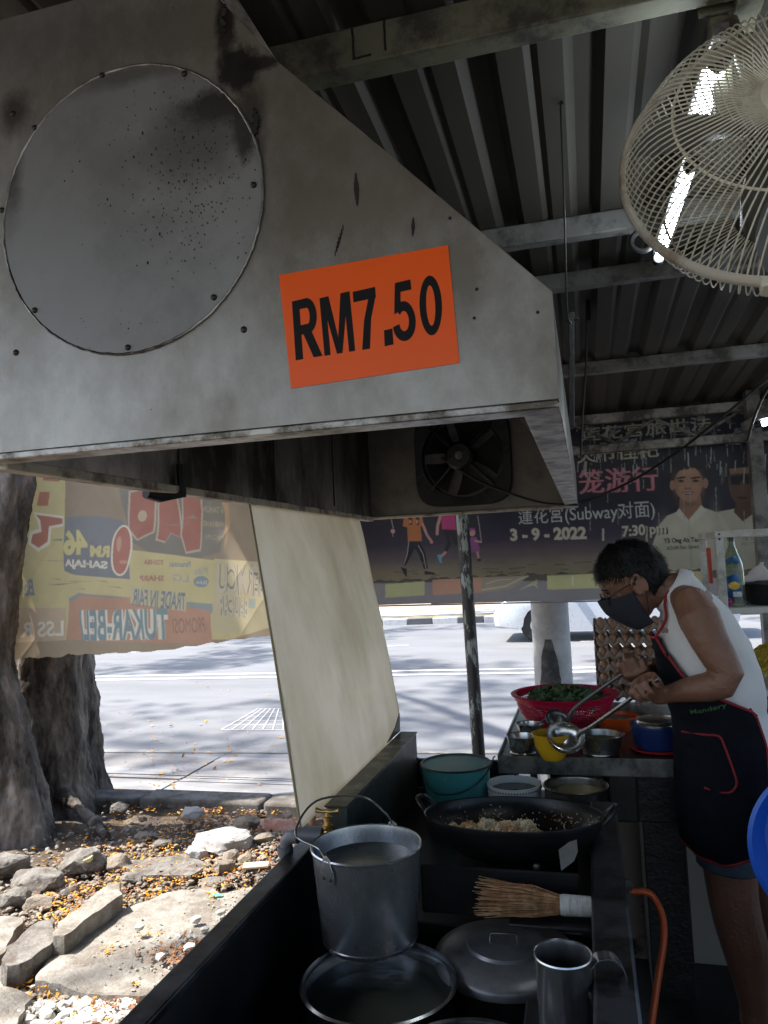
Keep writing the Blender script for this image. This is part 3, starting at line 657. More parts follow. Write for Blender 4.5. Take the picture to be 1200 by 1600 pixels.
# support post of that banner, standing beyond the wind sheet
po = MB().tube([(q1.x+.10, YBL+.04, -.1), (q1.x+.10, YBL+.04, rz(YBL)-.005)], .02, 12).build('support_post', mat('post_rust', (.10, .07, .05), .7, dirt=(.2, .1, .05), dscale=10, damt=.4), bn_)

# =================================================================== LANTERN FESTIVAL BANNER
YBR = 4.72
a0, a1 = PY(560, 912, YBR), PY(1290, 630, YBR)
p = Print(YBR, a0.x-.1, a1.x, PY(600, 909, YBR).z-.03, PY(900, 640, YBR).z+.06, .0042, (0, 0, 0))
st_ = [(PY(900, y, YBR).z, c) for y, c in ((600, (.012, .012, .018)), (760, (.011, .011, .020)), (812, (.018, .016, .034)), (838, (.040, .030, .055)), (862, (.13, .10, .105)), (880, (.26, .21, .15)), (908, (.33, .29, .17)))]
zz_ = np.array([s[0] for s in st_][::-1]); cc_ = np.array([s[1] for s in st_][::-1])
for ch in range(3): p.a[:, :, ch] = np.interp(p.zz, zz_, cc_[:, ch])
cream = (.52, .49, .38)
def soft(cx, cy, rx, ry, col, k=1.0):
    a_, b_ = p.W2(cx-rx, cy), p.W2(cx+rx, cy); c_, d_ = p.W2(cx, cy-ry), p.W2(cx, cy+ry)
    mx_, mz_ = (a_[0]+b_[0])/2, (c_[1]+d_[1])/2; wx_, wz_ = abs(b_[0]-a_[0])/2, abs(c_[1]-d_[1])/2
    g = np.exp(-(((p.xx-mx_)/wx_)**2+((p.zz-mz_)/wz_)**2)*1.3)[..., None]*k; p.a = p.a*(1-g)+np.array(col)*g
p.text('莲花宫旅世法', (908, 690), (1112, 672), 22, (.30, .28, .19), bold=.01)
p.text('火节佳祀', (902, 724), (1030, 714), 22, (.40, .37, .24), bold=.01)
p.text('笼游行', (905, 772), (1028, 766), 38, (.46, .17, .20), bold=.0); p.text('笼游行', (907, 772), (1030, 766), 38, (.46, .17, .20), bold=.0)
p.text('蓮花宮(Subway对面)', (811, 824), (1024, 812), 30, (.50, .50, .47), bold=.0)
p.text('3 - 9 - 2022', (798, 846), (917, 843), 20, cream, bold=.045)
P_ = p.poly
P_([(941, 826), (944, 826), (944, 845), (941, 845)], cream)
sh_ = (.50, .47, .36)
# second portrait, then the first in front of it
P_([(1120, 800), (1142, 796), (1165, 790), (1190, 775), (1215, 770), (1300, 800), (1300, 905), (1120, 900)], (.44, .41, .31))
p.ell(1160, 754, 22, 36, (.10, .055, .035)); P_([(1134, 760), (1130, 736), (1138, 722), (1158, 716), (1180, 722), (1187, 738), (1184, 762), (1178, 742), (1140, 742)], (.010, .010, .012)); P_([(1139, 733), (1168, 730), (1172, 740), (1140, 741)], (.22, .13, .085))
P_([(1140, 744), (1180, 742), (1178, 756), (1164, 757), (1160, 750), (1156, 758), (1142, 757)], (.006, .006, .008)); p.ell(1160, 778, 8, 2, (.05, .02, .02)); P_([(1150, 785), (1176, 783), (1180, 800), (1160, 815), (1146, 800)], (.09, .05, .03))
P_([(1006, 905), (1016, 862), (1030, 820), (1042, 806), (1062, 798), (1078, 806), (1096, 792), (1124, 802), (1142, 830), (1150, 905)], sh_)
P_([(1063, 772), (1094, 770), (1097, 792), (1074, 814), (1061, 796)], (.27, .14, .09))
p.ell(1076, 756, 22, 27, (.37, .21, .135)); P_([(1056, 764), (1098, 762), (1088, 780), (1078, 785), (1067, 781)], (.36, .20, .13)); p.ell(1051, 758, 4, 8, (.33, .18, .12)); p.ell(1102, 755, 4.5, 8, (.33, .18, .12))
P_([(1052, 752), (1050, 736), (1056, 724), (1074, 718), (1092, 720), (1102, 730), (1101, 748), (1096, 738), (1086, 731), (1070, 734), (1058, 736)], (.012, .011, .012))
for ex in (1064, 1087): P_([(ex-8, 746), (ex+7, 744), (ex+7, 747), (ex-7, 749)], (.03, .02, .018)); p.ell(ex, 751.5, 5.5, 2.0, (.06, .035, .025)); p.ell(ex, 751.5, 1.8, 1.8, (.01, .01, .01))
P_([(1074, 752), (1080, 763), (1070, 763)], (.30, .16, .10)); p.ell(1075, 763.5, 6, 1.5, (.16, .08, .05)); P_([(1064, 769), (1085, 768), (1080, 773), (1070, 773)], (.16, .05, .04)); P_([(1067, 770), (1082, 769.5), (1080, 771.2), (1069, 771.2)], (.45, .40, .36))
P_([(1061, 794), (1055, 803), (1074, 818), (1075, 812)], (.57, .54, .43)); P_([(1096, 789), (1104, 799), (1080, 818), (1076, 812)], (.57, .54, .43))
P_([(1009, 822), (1012, 822), (1012, 905), (1009, 905)], (.4, .37, .28))
soft(1057, 760, 6, 20, (.22, .12, .075), .6); soft(1097, 758, 5, 20, (.26, .14, .09), .5); soft(1077, 738, 12, 4, (.47, .30, .21), .6); soft(1075, 758, 4, 6, (.46, .29, .2), .6); soft(1064, 762, 5, 4, (.43, .26, .18), .5); soft(1087, 761, 5, 4, (.45, .28, .19), .5); soft(1077, 788, 14, 4, (.15, .08, .055), .7)
soft(1040, 850, 12, 40, (.40, .37, .28), .5); soft(1095, 860, 10, 40, (.58, .55, .43), .4); soft(1120, 830, 10, 40, (.36, .33, .25), .5); soft(1079, 860, 2.5, 45, (.35, .32, .24), .6); soft(1160, 762, 6, 10, (.15, .09, .06), .6)
p.text('7:30 pm', (975, 845.5), (1044, 839.5), 22, (.02, .02, .03), bold=.03); p.text('7:30 pm', (973, 844), (1042, 838), 22, cream, bold=.03)
p.text('YB Ong Ah Teon', (1037, 851), (1098, 849), 10, (.02, .02, .02), bold=.035)
p.text('ADUN Batu Lancang', (1042, 861), (1097, 858), 7.5, (.02, .02, .02), bold=.02)
p.text('YB K. S. N. RAYER', (1157, 845), (1232, 841), 8, (.22, .21, .18), bold=.03); p.text('Ahli Parlimen Jelutong', (1157, 854), (1232, 851), 7, (.25, .24, .2), bold=.01)
# walkers carrying lanterns
sk_ = (.55, .30, .26)
def L_(pts, wd, col):
    for a, b in zip(pts[:-1], pts[1:]):
        dx, dy = b[0]-a[0], b[1]-a[1]; l = math.hypot(dx, dy); nx, ny = -dy/l*wd/2, dx/l*wd/2
        P_([(a[0]+nx, a[1]+ny), (b[0]+nx, b[1]+ny), (b[0]-nx, b[1]-ny), (a[0]-nx, a[1]-ny)], col)
L_([(603, 810), (652, 808)], 1.5, (.5, .45, .45)); L_([(611, 811), (614, 826)], 1, (.5, .45, .45)); p.ell(613, 830, 3.5, 3.5, (.6, .35, .35)); L_([(613, 833), (613, 839)], 1, (.5, .3, .3))
P_([(636, 845), (655, 845), (664, 862), (669, 888), (663, 889), (654, 866), (648, 856), (640, 872), (634, 884), (629, 882), (636, 864)], (.012, .010, .016))
L_([(638, 846), (636, 866), (631, 882)], 1, (.5, .5, .5)); L_([(653, 852), (661, 866), (666, 888)], 1, (.5, .5, .5))
P_([(631, 807), (660, 806), (662, 820), (657, 822), (659, 845), (637, 846), (636, 824), (629, 822)], (.52, .18, .06)); L_([(660, 818), (667, 836), (674, 846)], 4, sk_); p.ell(674, 847, 2.5, 2.5, sk_)
P_([(638, 806), (644, 806), (644, 820), (639, 820)], (.02, .02, .02)); P_([(650, 806), (655, 806), (655, 820), (651, 820)], (.02, .02, .02)); p.ell(641, 815, 2, 3, (.6, .3, .2)); p.ell(652, 815, 2, 3, (.6, .3, .2))
P_([(626, 886), (636, 889), (636, 902), (631, 896)], (.012, .01, .016)); P_([(664, 892), (680, 895), (680, 898), (664, 898)], (.012, .01, .016))
P_([(690, 804), (712, 803), (713, 828), (691, 827)], (.50, .05, .20)); L_([(689, 806), (684, 822), (683, 836)], 4.5, sk_); P_([(693, 828), (712, 828), (716, 850), (712, 852), (703, 836), (704, 852), (697, 864), (693, 862), (699, 848)], (.012, .010, .016)); L_([(697, 862), (687, 872)], 4, sk_); P_([(683, 868), (688, 866), (691, 880), (688, 879)], (.1, .4, .6))
p.ell(738, 832, 5, 6, sk_); P_([(733, 832), (734, 825), (742, 825), (744, 831), (739, 828)], (.3, .06, .2)); P_([(734, 840), (745, 839), (751, 862), (737, 864)], (.26, .08, .24)); L_([(742, 845), (753, 847)], 3, sk_); L_([(746, 862), (748, 872)], 3.5, sk_); L_([(747, 806), (750, 825), (752, 845)], 1, (.45, .4, .4)); p.ell(749, 875, 3, 1.8, (.02, .02, .02))
# grime drips and a faded, peeling top
rnd = random.Random(4)
for k in range(150):
    xx_ = rnd.uniform(900, 1210); yy_ = rnd.uniform(655, 735); g_ = rnd.uniform(.12, .4)
    L_([(xx_, yy_), (xx_+rnd.uniform(-1, 1), yy_+rnd.uniform(3, 26))], rnd.uniform(.6, 1.8), (g_, g_*.97, g_*.88))
for k in range(14):
    xx_ = rnd.uniform(920, 1200); yy_ = rnd.uniform(740, 850); L_([(xx_, yy_), (xx_+rnd.uniform(-1, 1), yy_+rnd.uniform(12, 50))], .9, (.3, .3, .28))
for k in range(40):
    xx_ = rnd.uniform(600, 1040); yy_ = rnd.uniform(878, 908); L_([(xx_, yy_), (xx_+rnd.uniform(8, 30), yy_+rnd.uniform(-3, 3))], rnd.uniform(.8, 2.2), (.16, .13, .09))
for k in range(60):
    xx_ = rnd.uniform(900, 1200); yy_ = rnd.uniform(650, 700); p.ell(xx_, yy_, rnd.uniform(2, 8), rnd.uniform(1, 4), tuple([rnd.uniform(.05, .22)]*3))
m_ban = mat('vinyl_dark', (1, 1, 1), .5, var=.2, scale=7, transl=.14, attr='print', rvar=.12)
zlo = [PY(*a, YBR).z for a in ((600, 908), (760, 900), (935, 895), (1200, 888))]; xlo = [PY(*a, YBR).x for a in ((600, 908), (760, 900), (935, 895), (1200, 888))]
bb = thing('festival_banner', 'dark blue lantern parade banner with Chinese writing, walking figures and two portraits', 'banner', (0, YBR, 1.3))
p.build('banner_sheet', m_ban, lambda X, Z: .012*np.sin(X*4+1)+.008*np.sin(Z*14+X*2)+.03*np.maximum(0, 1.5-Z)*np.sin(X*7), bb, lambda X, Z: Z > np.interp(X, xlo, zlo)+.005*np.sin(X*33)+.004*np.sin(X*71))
MB().tube([(p.x0-.05, YBR+.02, p.z1+.01), (p.x1, YBR+.02, p.z1+.01)], .012, 8).build('banner_rod', MATS['rod_grey'], bb)
# lower plain board strip with sticker patches
YU = 4.86
p = Print(YU, PY(560, 945, YU).x-.1, PY(1290, 900, YU).x, PY(650, 948, YU).z-.06, PY(900, 870, YU).z, .005, (.26, .235, .225))
P_ = p.poly
P_([(560, 900), (560, 890), (1300, 880), (1300, 900), (560, 912)], (.10, .09, .07))
P_([(602, 913), (663, 908), (663, 930), (602, 934)], (.46, .44, .22)); P_([(675, 906), (752, 902), (752, 926), (676, 930)], (.50, .27, .18)); P_([(752, 902), (826, 899), (800, 920), (752, 926)], (.34, .27, .19))
L_([(752, 922), (790, 916), (812, 905), (826, 900)], 2, (.5, .46, .3)); L_([(760, 912), (780, 906), (800, 905)], 1.5, (.5, .46, .3))
for k in range(7): L_([(812+k*4, 922-k*2), (840, 906+k*2.2)], .9, (.52, .47, .24))
P_([(855, 899), (936, 896), (936, 919), (855, 921)], (.50, .47, .22)); P_([(893, 900), (896, 900), (896, 915), (894, 915)], (.6, .6, .5))
P_([(1048, 893), (1100, 893), (1102, 915), (1048, 915)], (.48, .40, .20))
for k in range(14): L_([(1048+k*4, 915), (1056+k*4, 894)], 1, (.2, .16, .1))
xlo2 = [PY(*a, YU).x for a in ((590, 946), (935, 938), (1200, 930))]; zlo2 = [PY(*a, YU).z for a in ((590, 946), (935, 938), (1200, 930))]
ub = thing('under_banner', 'greyish brown plastic strip with yellow and orange patches below the festival banner', 'banner', (0, YU, 1.2))
p.build('banner_sheet', mat('vinyl_grey', (1, 1, 1), .55, var=.15, scale=5, transl=.4, attr='print'), lambda X, Z: .01*np.sin(X*5), ub, lambda X, Z: Z > np.interp(X, xlo2, zlo2))
MB().tube([(a, YU, b-.004) for a, b in zip(xlo2, zlo2)], .005, 6).build('hem', mat('hem_grey', (.3, .27, .25), .6), ub)

# =================================================================== TREE
m_bark = mat('bark', (.29, .245, .205), .92, var=.5, scale=9, bump=1.0, bscale=30, dirt=(.03, .023, .018), dscale=3.0, damt=.48, dsharp=.12, stretch=(1.5, 1.5, .5), dirt2=(.42, .38, .33), d2scale=46, d2amt=.34)
tree = thing('street_tree', 'thick trunked roadside tree with forked base and rough bark left of the stall', 'tree', (-3.05, 4.0, 0))
LA = [PZ(20, 1330, 0), PZ(30, 1000, 0)]
def limb(b, pts, seed, n=64, amp=.05, flare=None):
    # pts: (x, y, z, r)
    P = [(Vector(p[:3]), p[3]) for p in pts]; m = 70; rings = []
    for j in range(m):
        t = j/(m-1)*(len(P)-1); i = min(int(t), len(P)-2); u = t-i
        c = P[i][0].lerp(P[i+1][0], u); r = P[i][1]*(1-u)+P[i+1][1]*u
        ring = []
        for k in range(n):
            a = 2*math.pi*k/n; d = Vector((math.cos(a), math.sin(a), 0))
            rr = r*(1+.10*math.sin(3*a+seed)+.06*math.sin(5*a+seed*2+c.z))+amp*.55*fbm((d.x*2.2+seed, d.y*2.2, c.z*.9), 1.2)+.014*fbm((d.x*9, d.y*9, c.z*5+seed), 1.6, 6)
            ring.append(c+d*rr)
        rings.append(ring)
    b.rings(rings)
tb = MB()
l0 = PZ(15, 1335, 0); l1 = PZ(118, 1272, 0)
def onp(px, py, Y): q = PY(px, py, Y); return (q.x, q.y)
yl0, yl1 = 3.78, 4.42
limb(tb, [(*onp(-12, 1335, yl0), -.1, .36), (*onp(-4, 1290, yl0), .12, .29), (*onp(-14, 1180, yl0), .5, .235), (*onp(-44, 1040, yl0), 1.0, .21), (*onp(-26, 880, yl0), 1.6, .205), (*onp(2, 740, yl0), 2.2, .20), (-3.3, 4.0, 3.6, .17), (-3.3, 4.4, 5.5, .13)], 1.3)
limb(tb, [(*onp(66, 1290, yl1), -.1, .46), (*onp(70, 1262, yl1), .12, .37), (*onp(76, 1180, yl1), .5, .31), (*onp(72, 1040, yl1), 1.0, .275), (*onp(60, 880, yl1), 1.6, .26), (*onp(40, 740, yl1), 2.2, .25), (-3.3, 4.9, 3.6, .24), (-2.9, 5.8, 5.5, .19)], 4.1)
# root flares
for (ex, ey, rr) in ((165, 1300, .028),):
    e = PZ(ex, ey, 0); s_ = Vector((*onp(66, 1262, yl1 if ex > 100 else yl0), .18))
    tb.tube([s_, s_.lerp(Vector((e.x, e.y, .03)), .45)+Vector((0, 0, -.02)), s_.lerp(Vector((e.x, e.y, .03)), .75)+Vector((0, 0, -.03)), (e.x, e.y, -.02), (e.x+.08, e.y-.03, -.09)], [.11, rr*1.3, rr*1.1, rr*.85, rr*.5], 14)
tm = remesh_to(tb, .013, 1)
# bark relief pushed into the surface
me_ = bpy.data.meshes.new('x'); me_.from_pydata(tm.v, [], tm.f); me_.update(); nv = []
for v in me_.vertices:
    c = v.co; d = .014*fbm((c.x*9, c.y*9, c.z*3.2), 1.4, 5)+.016*(abs(fbm((c.x*16, c.y*16, c.z*5), 1.2, 4))-.25)+.005*fbm((c.x*45, c.y*45, c.z*18), 1.2, 3)
    nv.append(tuple(c+v.normal*d))
tm.v = nv; bpy.data.meshes.remove(me_)
tm.build('trunk', m_bark, tree, ang=180)
bh = MB(); rnd = random.Random(11)
for k in range(16):
    a = rnd.uniform(0, 6.28); L = rnd.uniform(3, 6.5); s_ = Vector((rnd.choice([-3.3, -2.9]), rnd.uniform(4.4, 5.8), rnd.uniform(4.6, 5.5)))
    e = s_+Vector((math.cos(a)*L*1.6, math.sin(a)*L*1.6, rnd.uniform(4.5, 7.5))); m_ = s_.lerp(e, .5)+Vector((rnd.uniform(-.4, .4), rnd.uniform(-.4, .4), .4))
    bh.tube(smooth_path([s_, m_, e], 5), [.11-.009*i for i in range(11)], 7)
bh.build('branch', m_bark, tree)
lf = MB(); rnd = np.random.default_rng(5)
cl = []  # unseen crown shaped for its dapples, left open where lot and car stay sunlit
while len(cl) < 150:
    q = (rnd.uniform(-20, 0), rnd.uniform(3, 19), rnd.uniform(10.5, 14.5), rnd.uniform(.5, 1.3))
    sx_, sy_ = q[0]+q[2]*.62, q[1]+q[2]*.11
    if -4.2 < sx_ < -.3 and .5 < sy_ < 5.6: continue
    if -4.5 < sx_ < 7 and 12 < sy_ < 17: continue
    cl.append(q)
for (x, y, z, r_) in cl:
    for _ in range(int(85*r_)):
        d = rnd.normal(size=3); d /= np.linalg.norm(d); d *= r_*rnd.random()**.4; d[2] *= .5
        c = Vector((x+d[0], y+d[1], z+d[2])); a = Vector(rnd.normal(size=3)).normalized(); b_ = a.orthogonal().normalized(); s_ = rnd.uniform(.06, .14)
        lf.add([c-a*s_*1.5, c+b_*s_*.6, c+a*s_*1.5, c-b_*s_*.6], [(0, 1, 2, 3)])
lf.build('crown', mat('leaf', (.06, .10, .03), .6, var=.4, scale=1, transl=.3), tree, smooth=False)

# =================================================================== CAR on the far lane
m_car = mat('car_silver', (.55, .57, .60), .28, metal=.35, var=.02, coat=.5, rvar=.04)
m_glass = mat('car_glass', (.03, .035, .04), .06, metal=0, var=.02, rvar=.02)
m_tyre = mat('tyre', (.02, .02, .02), .8)
nose = PZ(830, 996, -.1); cxn = nose.x-.62; cyn = 14.0
car = thing('car', 'silver hatchback car driving along the far lane, half hidden by the banner', 'car', (cxn+2.1, cyn+.85, -.1))
prof = [(0.02, .30), (0, .48), (.05, .66), (.22, .78), (.95, .93), (1.25, .98), (1.85, 1.38), (2.2, 1.47), (3.2, 1.47), (3.75, 1.30), (4.1, .98), (4.22, .90), (4.25, .5), (4.2, .28), (3.75, .22)]
def arc(cx_, r, z0=.22, n=8): return [(cx_+r*math.cos(a), max(z0, .30+r*math.sin(a))) for a in [math.pi*k/n for k in range(n+1)]]
prof += [(a, b) for a, b in arc(3.38, .35)]+[(2.9, .20), (1.3, .20)]+[(a, b) for a, b in arc(.80, .35)]+[(.4, .24)]
rg = []
for yy, sc_, tz in ((0, .94, .95), (.05, .985, .985), (.15, 1, 1), (1.55, 1, 1), (1.65, .985, .985), (1.70, .94, .95)):
    rg.append([(cxn+2.1+(a-2.1)*sc_, cyn+(yy if b < 1.0 else yy+(.85-yy)*.16*min(1, (b-1.0)/.4)), -.1+(b*tz if b > .8 else b)) for a, b in prof])
MB().rings(rg).build('body', m_car, car, ang=50)
def side(poly, y): return [(cxn+a, y+(.85*.16*min(1, max(0, (b-1.0)/.4))), -.1+b*.97) for a, b in poly]
for poly in ([(1.42, 1.0), (1.90, 1.34), (2.35, 1.41), (2.35, 1.02)], [(2.43, 1.02), (2.43, 1.41), (3.1, 1.41), (3.25, 1.03)], [(3.33, 1.04), (3.22, 1.40), (3.65, 1.27), (3.85, 1.05)]):
    MB().prism(side(poly, cyn-.012), (0, .03, 0)).build('side_window', m_glass, car, smooth=False)
for x_ in (1.40, 2.39, 3.29): MB().box((cxn+x_, cyn+.028, .18), (cxn+x_+.012, cyn+.05, .85)).build('door_seam', m_glass, car, smooth=False)
for x_ in (2.15, 3.05): MB().box((cxn+x_, cyn-.006, .74), (cxn+x_+.16, cyn+.03, .765)).build('door_handle', m_car, car, bevel=.006)
for wx in (.80, 3.38):
    for wy in (.02, 1.50):
        ty = MB().lathe([(.17, 0), (.26, -.005), (.29, .02), (.30, .06), (.30, .14), (.29, .18), (.17, .19)], (cxn+wx, cyn+wy, .20), (0, 1, 0), 36, closed=False).build('wheel', m_tyre, car)
        MB().lathe([(.0001, .005), (.05, .0), (.16, .012), (.175, .02), (.175, .06), (.0001, .06)], (cxn+wx, cyn+wy-.008, .20), (0, 1, 0), 30).build('rim', mat('rim_alloy', (.5, .5, .52), .3, metal=.8), ty)
for wy in (.06, 1.38): MB().prism([(cxn+.02, cyn+wy, .58-.1), (cxn+.02, cyn+wy+.26, .58-.1), (cxn+.20, cyn+wy+.26, .76-.1), (cxn+.28, cyn+wy, .76-.1)], (.02, 0, .02)).build('headlight', mat('lamp_glass', (.7, .7, .72), .1), car, smooth=False)
MB().box((cxn+1.35, cyn-.14, .82), (cxn+1.47, cyn+.02, .95)).build('wing_mirror', m_car, car, bevel=.03)
# =================================================================== RUBBLE ON THE LOT
m_slab = mat('slab_concrete', (.36, .335, .295), .92, var=.22, scale=5, bump=1, bscale=60, dirt=(.20, .175, .145), dscale=6, damt=.42, dsharp=.08, dirt2=(.13, .11, .085), d2scale=95, d2amt=.24)
m_rock = mat('rock_grey', (.23, .215, .195), .93, var=.3, scale=8, bump=1, bscale=45, dirt=(.12, .10, .08), dscale=14, damt=.42, dirt2=(.42, .40, .37), d2scale=85, d2amt=.24)
m_rockp = mat('rock_pale', (.40, .395, .385), .85, var=.12, scale=8, bump=.6, bscale=60, dirt=(.34, .32, .3), dscale=7, damt=.35)
m_brick = mat('rock_reddish', (.36, .17, .13), .9, var=.2, scale=8, bump=.8, bscale=70, dirt=(.4, .3, .27), dscale=12, damt=.4)
m_tan = mat('rock_tan', (.29, .25, .20), .9, var=.2, scale=8, bump=.9, bscale=70, dirt=(.2, .16, .12), dscale=9, damt=.4)
def rock(P, sx, sy, sz, seed, m, label, name='rubble_rock', rot=0, group='loose rocks on the lot', cat='rock', sink=.25, n=26):
    rnd = random.Random(seed); bm = bmesh.new(); e = 2.6
    for _ in range(n):
        d = Vector([rnd.gauss(0, 1) for _ in range(3)]); k = (abs(d.x)**e+abs(d.y)**e+abs(d.z)**e)**(-1/e); d *= k
        bm.verts.new((d.x*rnd.uniform(.82, 1), d.y*rnd.uniform(.82, 1), d.z*rnd.uniform(.8, 1)))
    r = bmesh.ops.convex_hull(bm, input=bm.verts)
    bmesh.ops.delete(bm, geom=[v for v in bm.verts if not v.link_faces], context='VERTS')
    bmesh.ops.triangulate(bm, faces=bm.faces)
    bmesh.ops.subdivide_edges(bm, edges=bm.edges, cuts=2, use_grid_fill=True)
    bmesh.ops.smooth_vert(bm, verts=bm.verts, factor=.25)
    bmesh.ops.triangulate(bm, faces=bm.faces); bmesh.ops.subdivide_edges(bm, edges=bm.edges, cuts=2); bmesh.ops.triangulate(bm, faces=bm.faces)
    c, s = math.cos(rot), math.sin(rot)
    b = MB(); b.f = [tuple(v.index for v in f.verts) for f in (bm.verts.index_update() or bm.faces)]
    for v in bm.verts:
        q = v.co*(1+.09*fbm(v.co*2.0+Vector((seed, 0, 0)), 1, 6)+.03*fbm(v.co*7+Vector((seed, 0, 0)), 1, 4)); x, y, z = q.x*sx, q.y*sy, q.z*sz
        b.v.append((P[0]+x*c-y*s, P[1]+x*s+y*c, P[2]+z+sz*(1-sink)))
    bm.free()
    o = b.build(name, m, loc=(P[0], P[1], P[2]), ang=28)
    return tag(o, label, cat, group)
def PG(px, py, z=0.0): return PZ(px, py, z)
# big flat broken slabs
def slab(name, pts, z0, z1, m, label, tilt=(0, 0), seed=1, rough=.012, cat='concrete slab', group='broken concrete slabs'):
    W_ = [PG(a, b, z1) for a, b in pts]; c = sum(W_, Vector())/len(W_); rnd = random.Random(seed); edge = []
    n = len(W_)
    for i in range(n):
        a, b = W_[i], W_[(i+1) % n]; L = (b-a).length; k = max(2, int(L/.03))
        nr = Vector((-(b-a).y, (b-a).x, 0)).normalized()
        for j in range(k):
            t = j/k; q = a.lerp(b, t)+nr*rough*fbm((q_ := a.lerp(b, t))*14+Vector((seed, 0, 0)), 1, 4)*1.6; edge.append(q)
    b = MB(); rings = []
    for s_, z in ((1.0-.012, z0), (1.0, z0+(z1-z0)*.3), (1.0-.004, z1-.006), (1.0-.02, z1), (.8, z1), (.55, z1), (.3, z1), (.06, z1)):
        ring = []
        for q in edge:
            p_ = c+(q-c)*s_; zz = z+.006*fbm((p_.x*6, p_.y*6, seed), 1, 5) if z >= z1-.01 else z+.01*fbm((p_.x*20, p_.y*20, seed+z), 1, 3)
            zz += (p_.x-c.x)*tilt[0]+(p_.y-c.y)*tilt[1]; ring.append((p_.x+.006*fbm((p_.x*22, z*60, p_.y*22), 1, 3), p_.y+.006*fbm((p_.y*22, z*60, p_.x*22), 1, 3), zz))
        rings.append(ring)
    b.rings(rings)
    return tag(b.build(name, m, loc=(c.x, c.y, z0), ang=35), label, cat, group)
slab('concrete_slab', [(55, 1530), (75, 1490), (190, 1420), (232, 1405), (262, 1392), (330, 1385), (345, 1395), (400, 1384), (430, 1392), (470, 1420), (440, 1500), (330, 1556), (262, 1548), (215, 1556), (120, 1548)], -.05, .055, m_slab, 'large pale flat broken concrete slab in front of the tree', seed=3)
slab('concrete_slab', [(84, 1462), (90, 1440), (170, 1382), (188, 1380), (192, 1396), (100, 1462)], -.02, .125, m_slab, 'long narrow upturned kerb piece lying between the rocks and the large slab', seed=8, rough=.008)
slab('concrete_slab', [(0, 1500), (12, 1480), (60, 1440), (82, 1434), (96, 1456), (50, 1500), (8, 1512)], -.02, .10, m_rock, 'thick grey broken block left of the large pale slab', seed=9)
slab('concrete_slab', [(-60, 1500), (-60, 1440), (-10, 1430), (40, 1432), (10, 1480), (-5, 1500)], -.05, .06, m_slab, 'tilted slab cut off by the left edge, beside the thick grey block', seed=12)
slab('concrete_slab', [(-60, 1600), (-60, 1545), (-10, 1532), (30, 1545), (48, 1560), (30, 1590), (0, 1640), (-50, 1650)], -.05, .05, m_slab, 'flat slab fragment at the bottom left corner', seed=15)
slab('concrete_slab', [(180, 1345), (290, 1335), (330, 1350), (300, 1368), (210, 1368)], -.03, .02, m_rock, 'low dark slab half buried under yellow petals near the roots', seed=17)
rk = [
 ((345, 1330), .19, .13, .075, m_rockp, 'large pale smooth boulder between the roots and the road kerb', .2),
 ((308, 1345), .065, .05, .05, m_rockp, 'rounded pale stone touching the front of the large pale boulder', 0),
 ((130, 1365), .12, .09, .075, m_rock, 'angular blue grey rock in front of the trunk base', .5),
 ((185, 1360), .07, .05, .05, m_tan, 'squarish two-tone stone right of the angular blue grey rock', .3),
 ((60, 1390), .17, .10, .06, m_rock, 'broad brown grey rock at left below the trunk', -.2),
 ((10, 1370), .12, .10, .07, m_rock, 'dark rock at the left edge just below the trunk', .4),
 ((25, 1418), .08, .07, .05, m_rock, 'small dark wedge rock under the broad brown grey rock', .9),
 ((60, 1420), .08, .05, .035, m_tan, 'small pale wedge stone right of the dark wedge rock', .2),
 ((440, 1300), .14, .045, .045, m_brick, 'reddish long brick fragment by the kerb', -.2),
 ((385, 1295), .09, .05, .045, m_tan, 'pinkish stone behind the large pale boulder on its right', .1),
 ((300, 1282), .09, .06, .05, m_rockp, 'flattish pale rock by the kerb behind the large boulder', .1),
 ((350, 1365), .06, .05, .045, m_tan, 'tan lump in front of the boulder, nearest the slab', 1),
 ((362, 1350), .05, .05, .045, m_tan, 'tan stone in front of the right end of the boulder', 2),
 ((385, 1352), .05, .04, .035, m_tan, 'small beige stone right of the tan stone', .3),
 ((414, 1318), .07, .045, .035, m_tan, 'pale brown stone under the reddish brick fragment', .6),
 ((255, 1325), .06, .04, .03, m_rock, 'grey flat stone left of the boulder', .6),
 ((230, 1312), .08, .05, .03, m_rock, 'dark low stone amid the roots', .2),
 ((186, 1272), .06, .045, .045, m_rock, 'dark stone by the kerb right of the trunk', .2),
 ((335, 1383), .085, .05, .02, m_rock, 'flat grey stone at the far edge of the large slab', .1),
 ((205, 1380), .06, .045, .03, m_rock, 'little grey rock behind the narrow kerb piece', .1),
 ((110, 1400), .05, .035, .03, m_rock, 'little dark rock between narrow kerb piece and broad rock', 1.1),
 ((20, 1535), .08, .06, .04, m_rock, 'grey rock above the bottom left slab fragment', .4),
]
for i, (px, hx, hy, hz, mm, lab, ro) in enumerate(rk):
    rock(PG(*px, -.01), hx, hy, hz, 50+i, mm, lab, rot=ro, sink=.3)
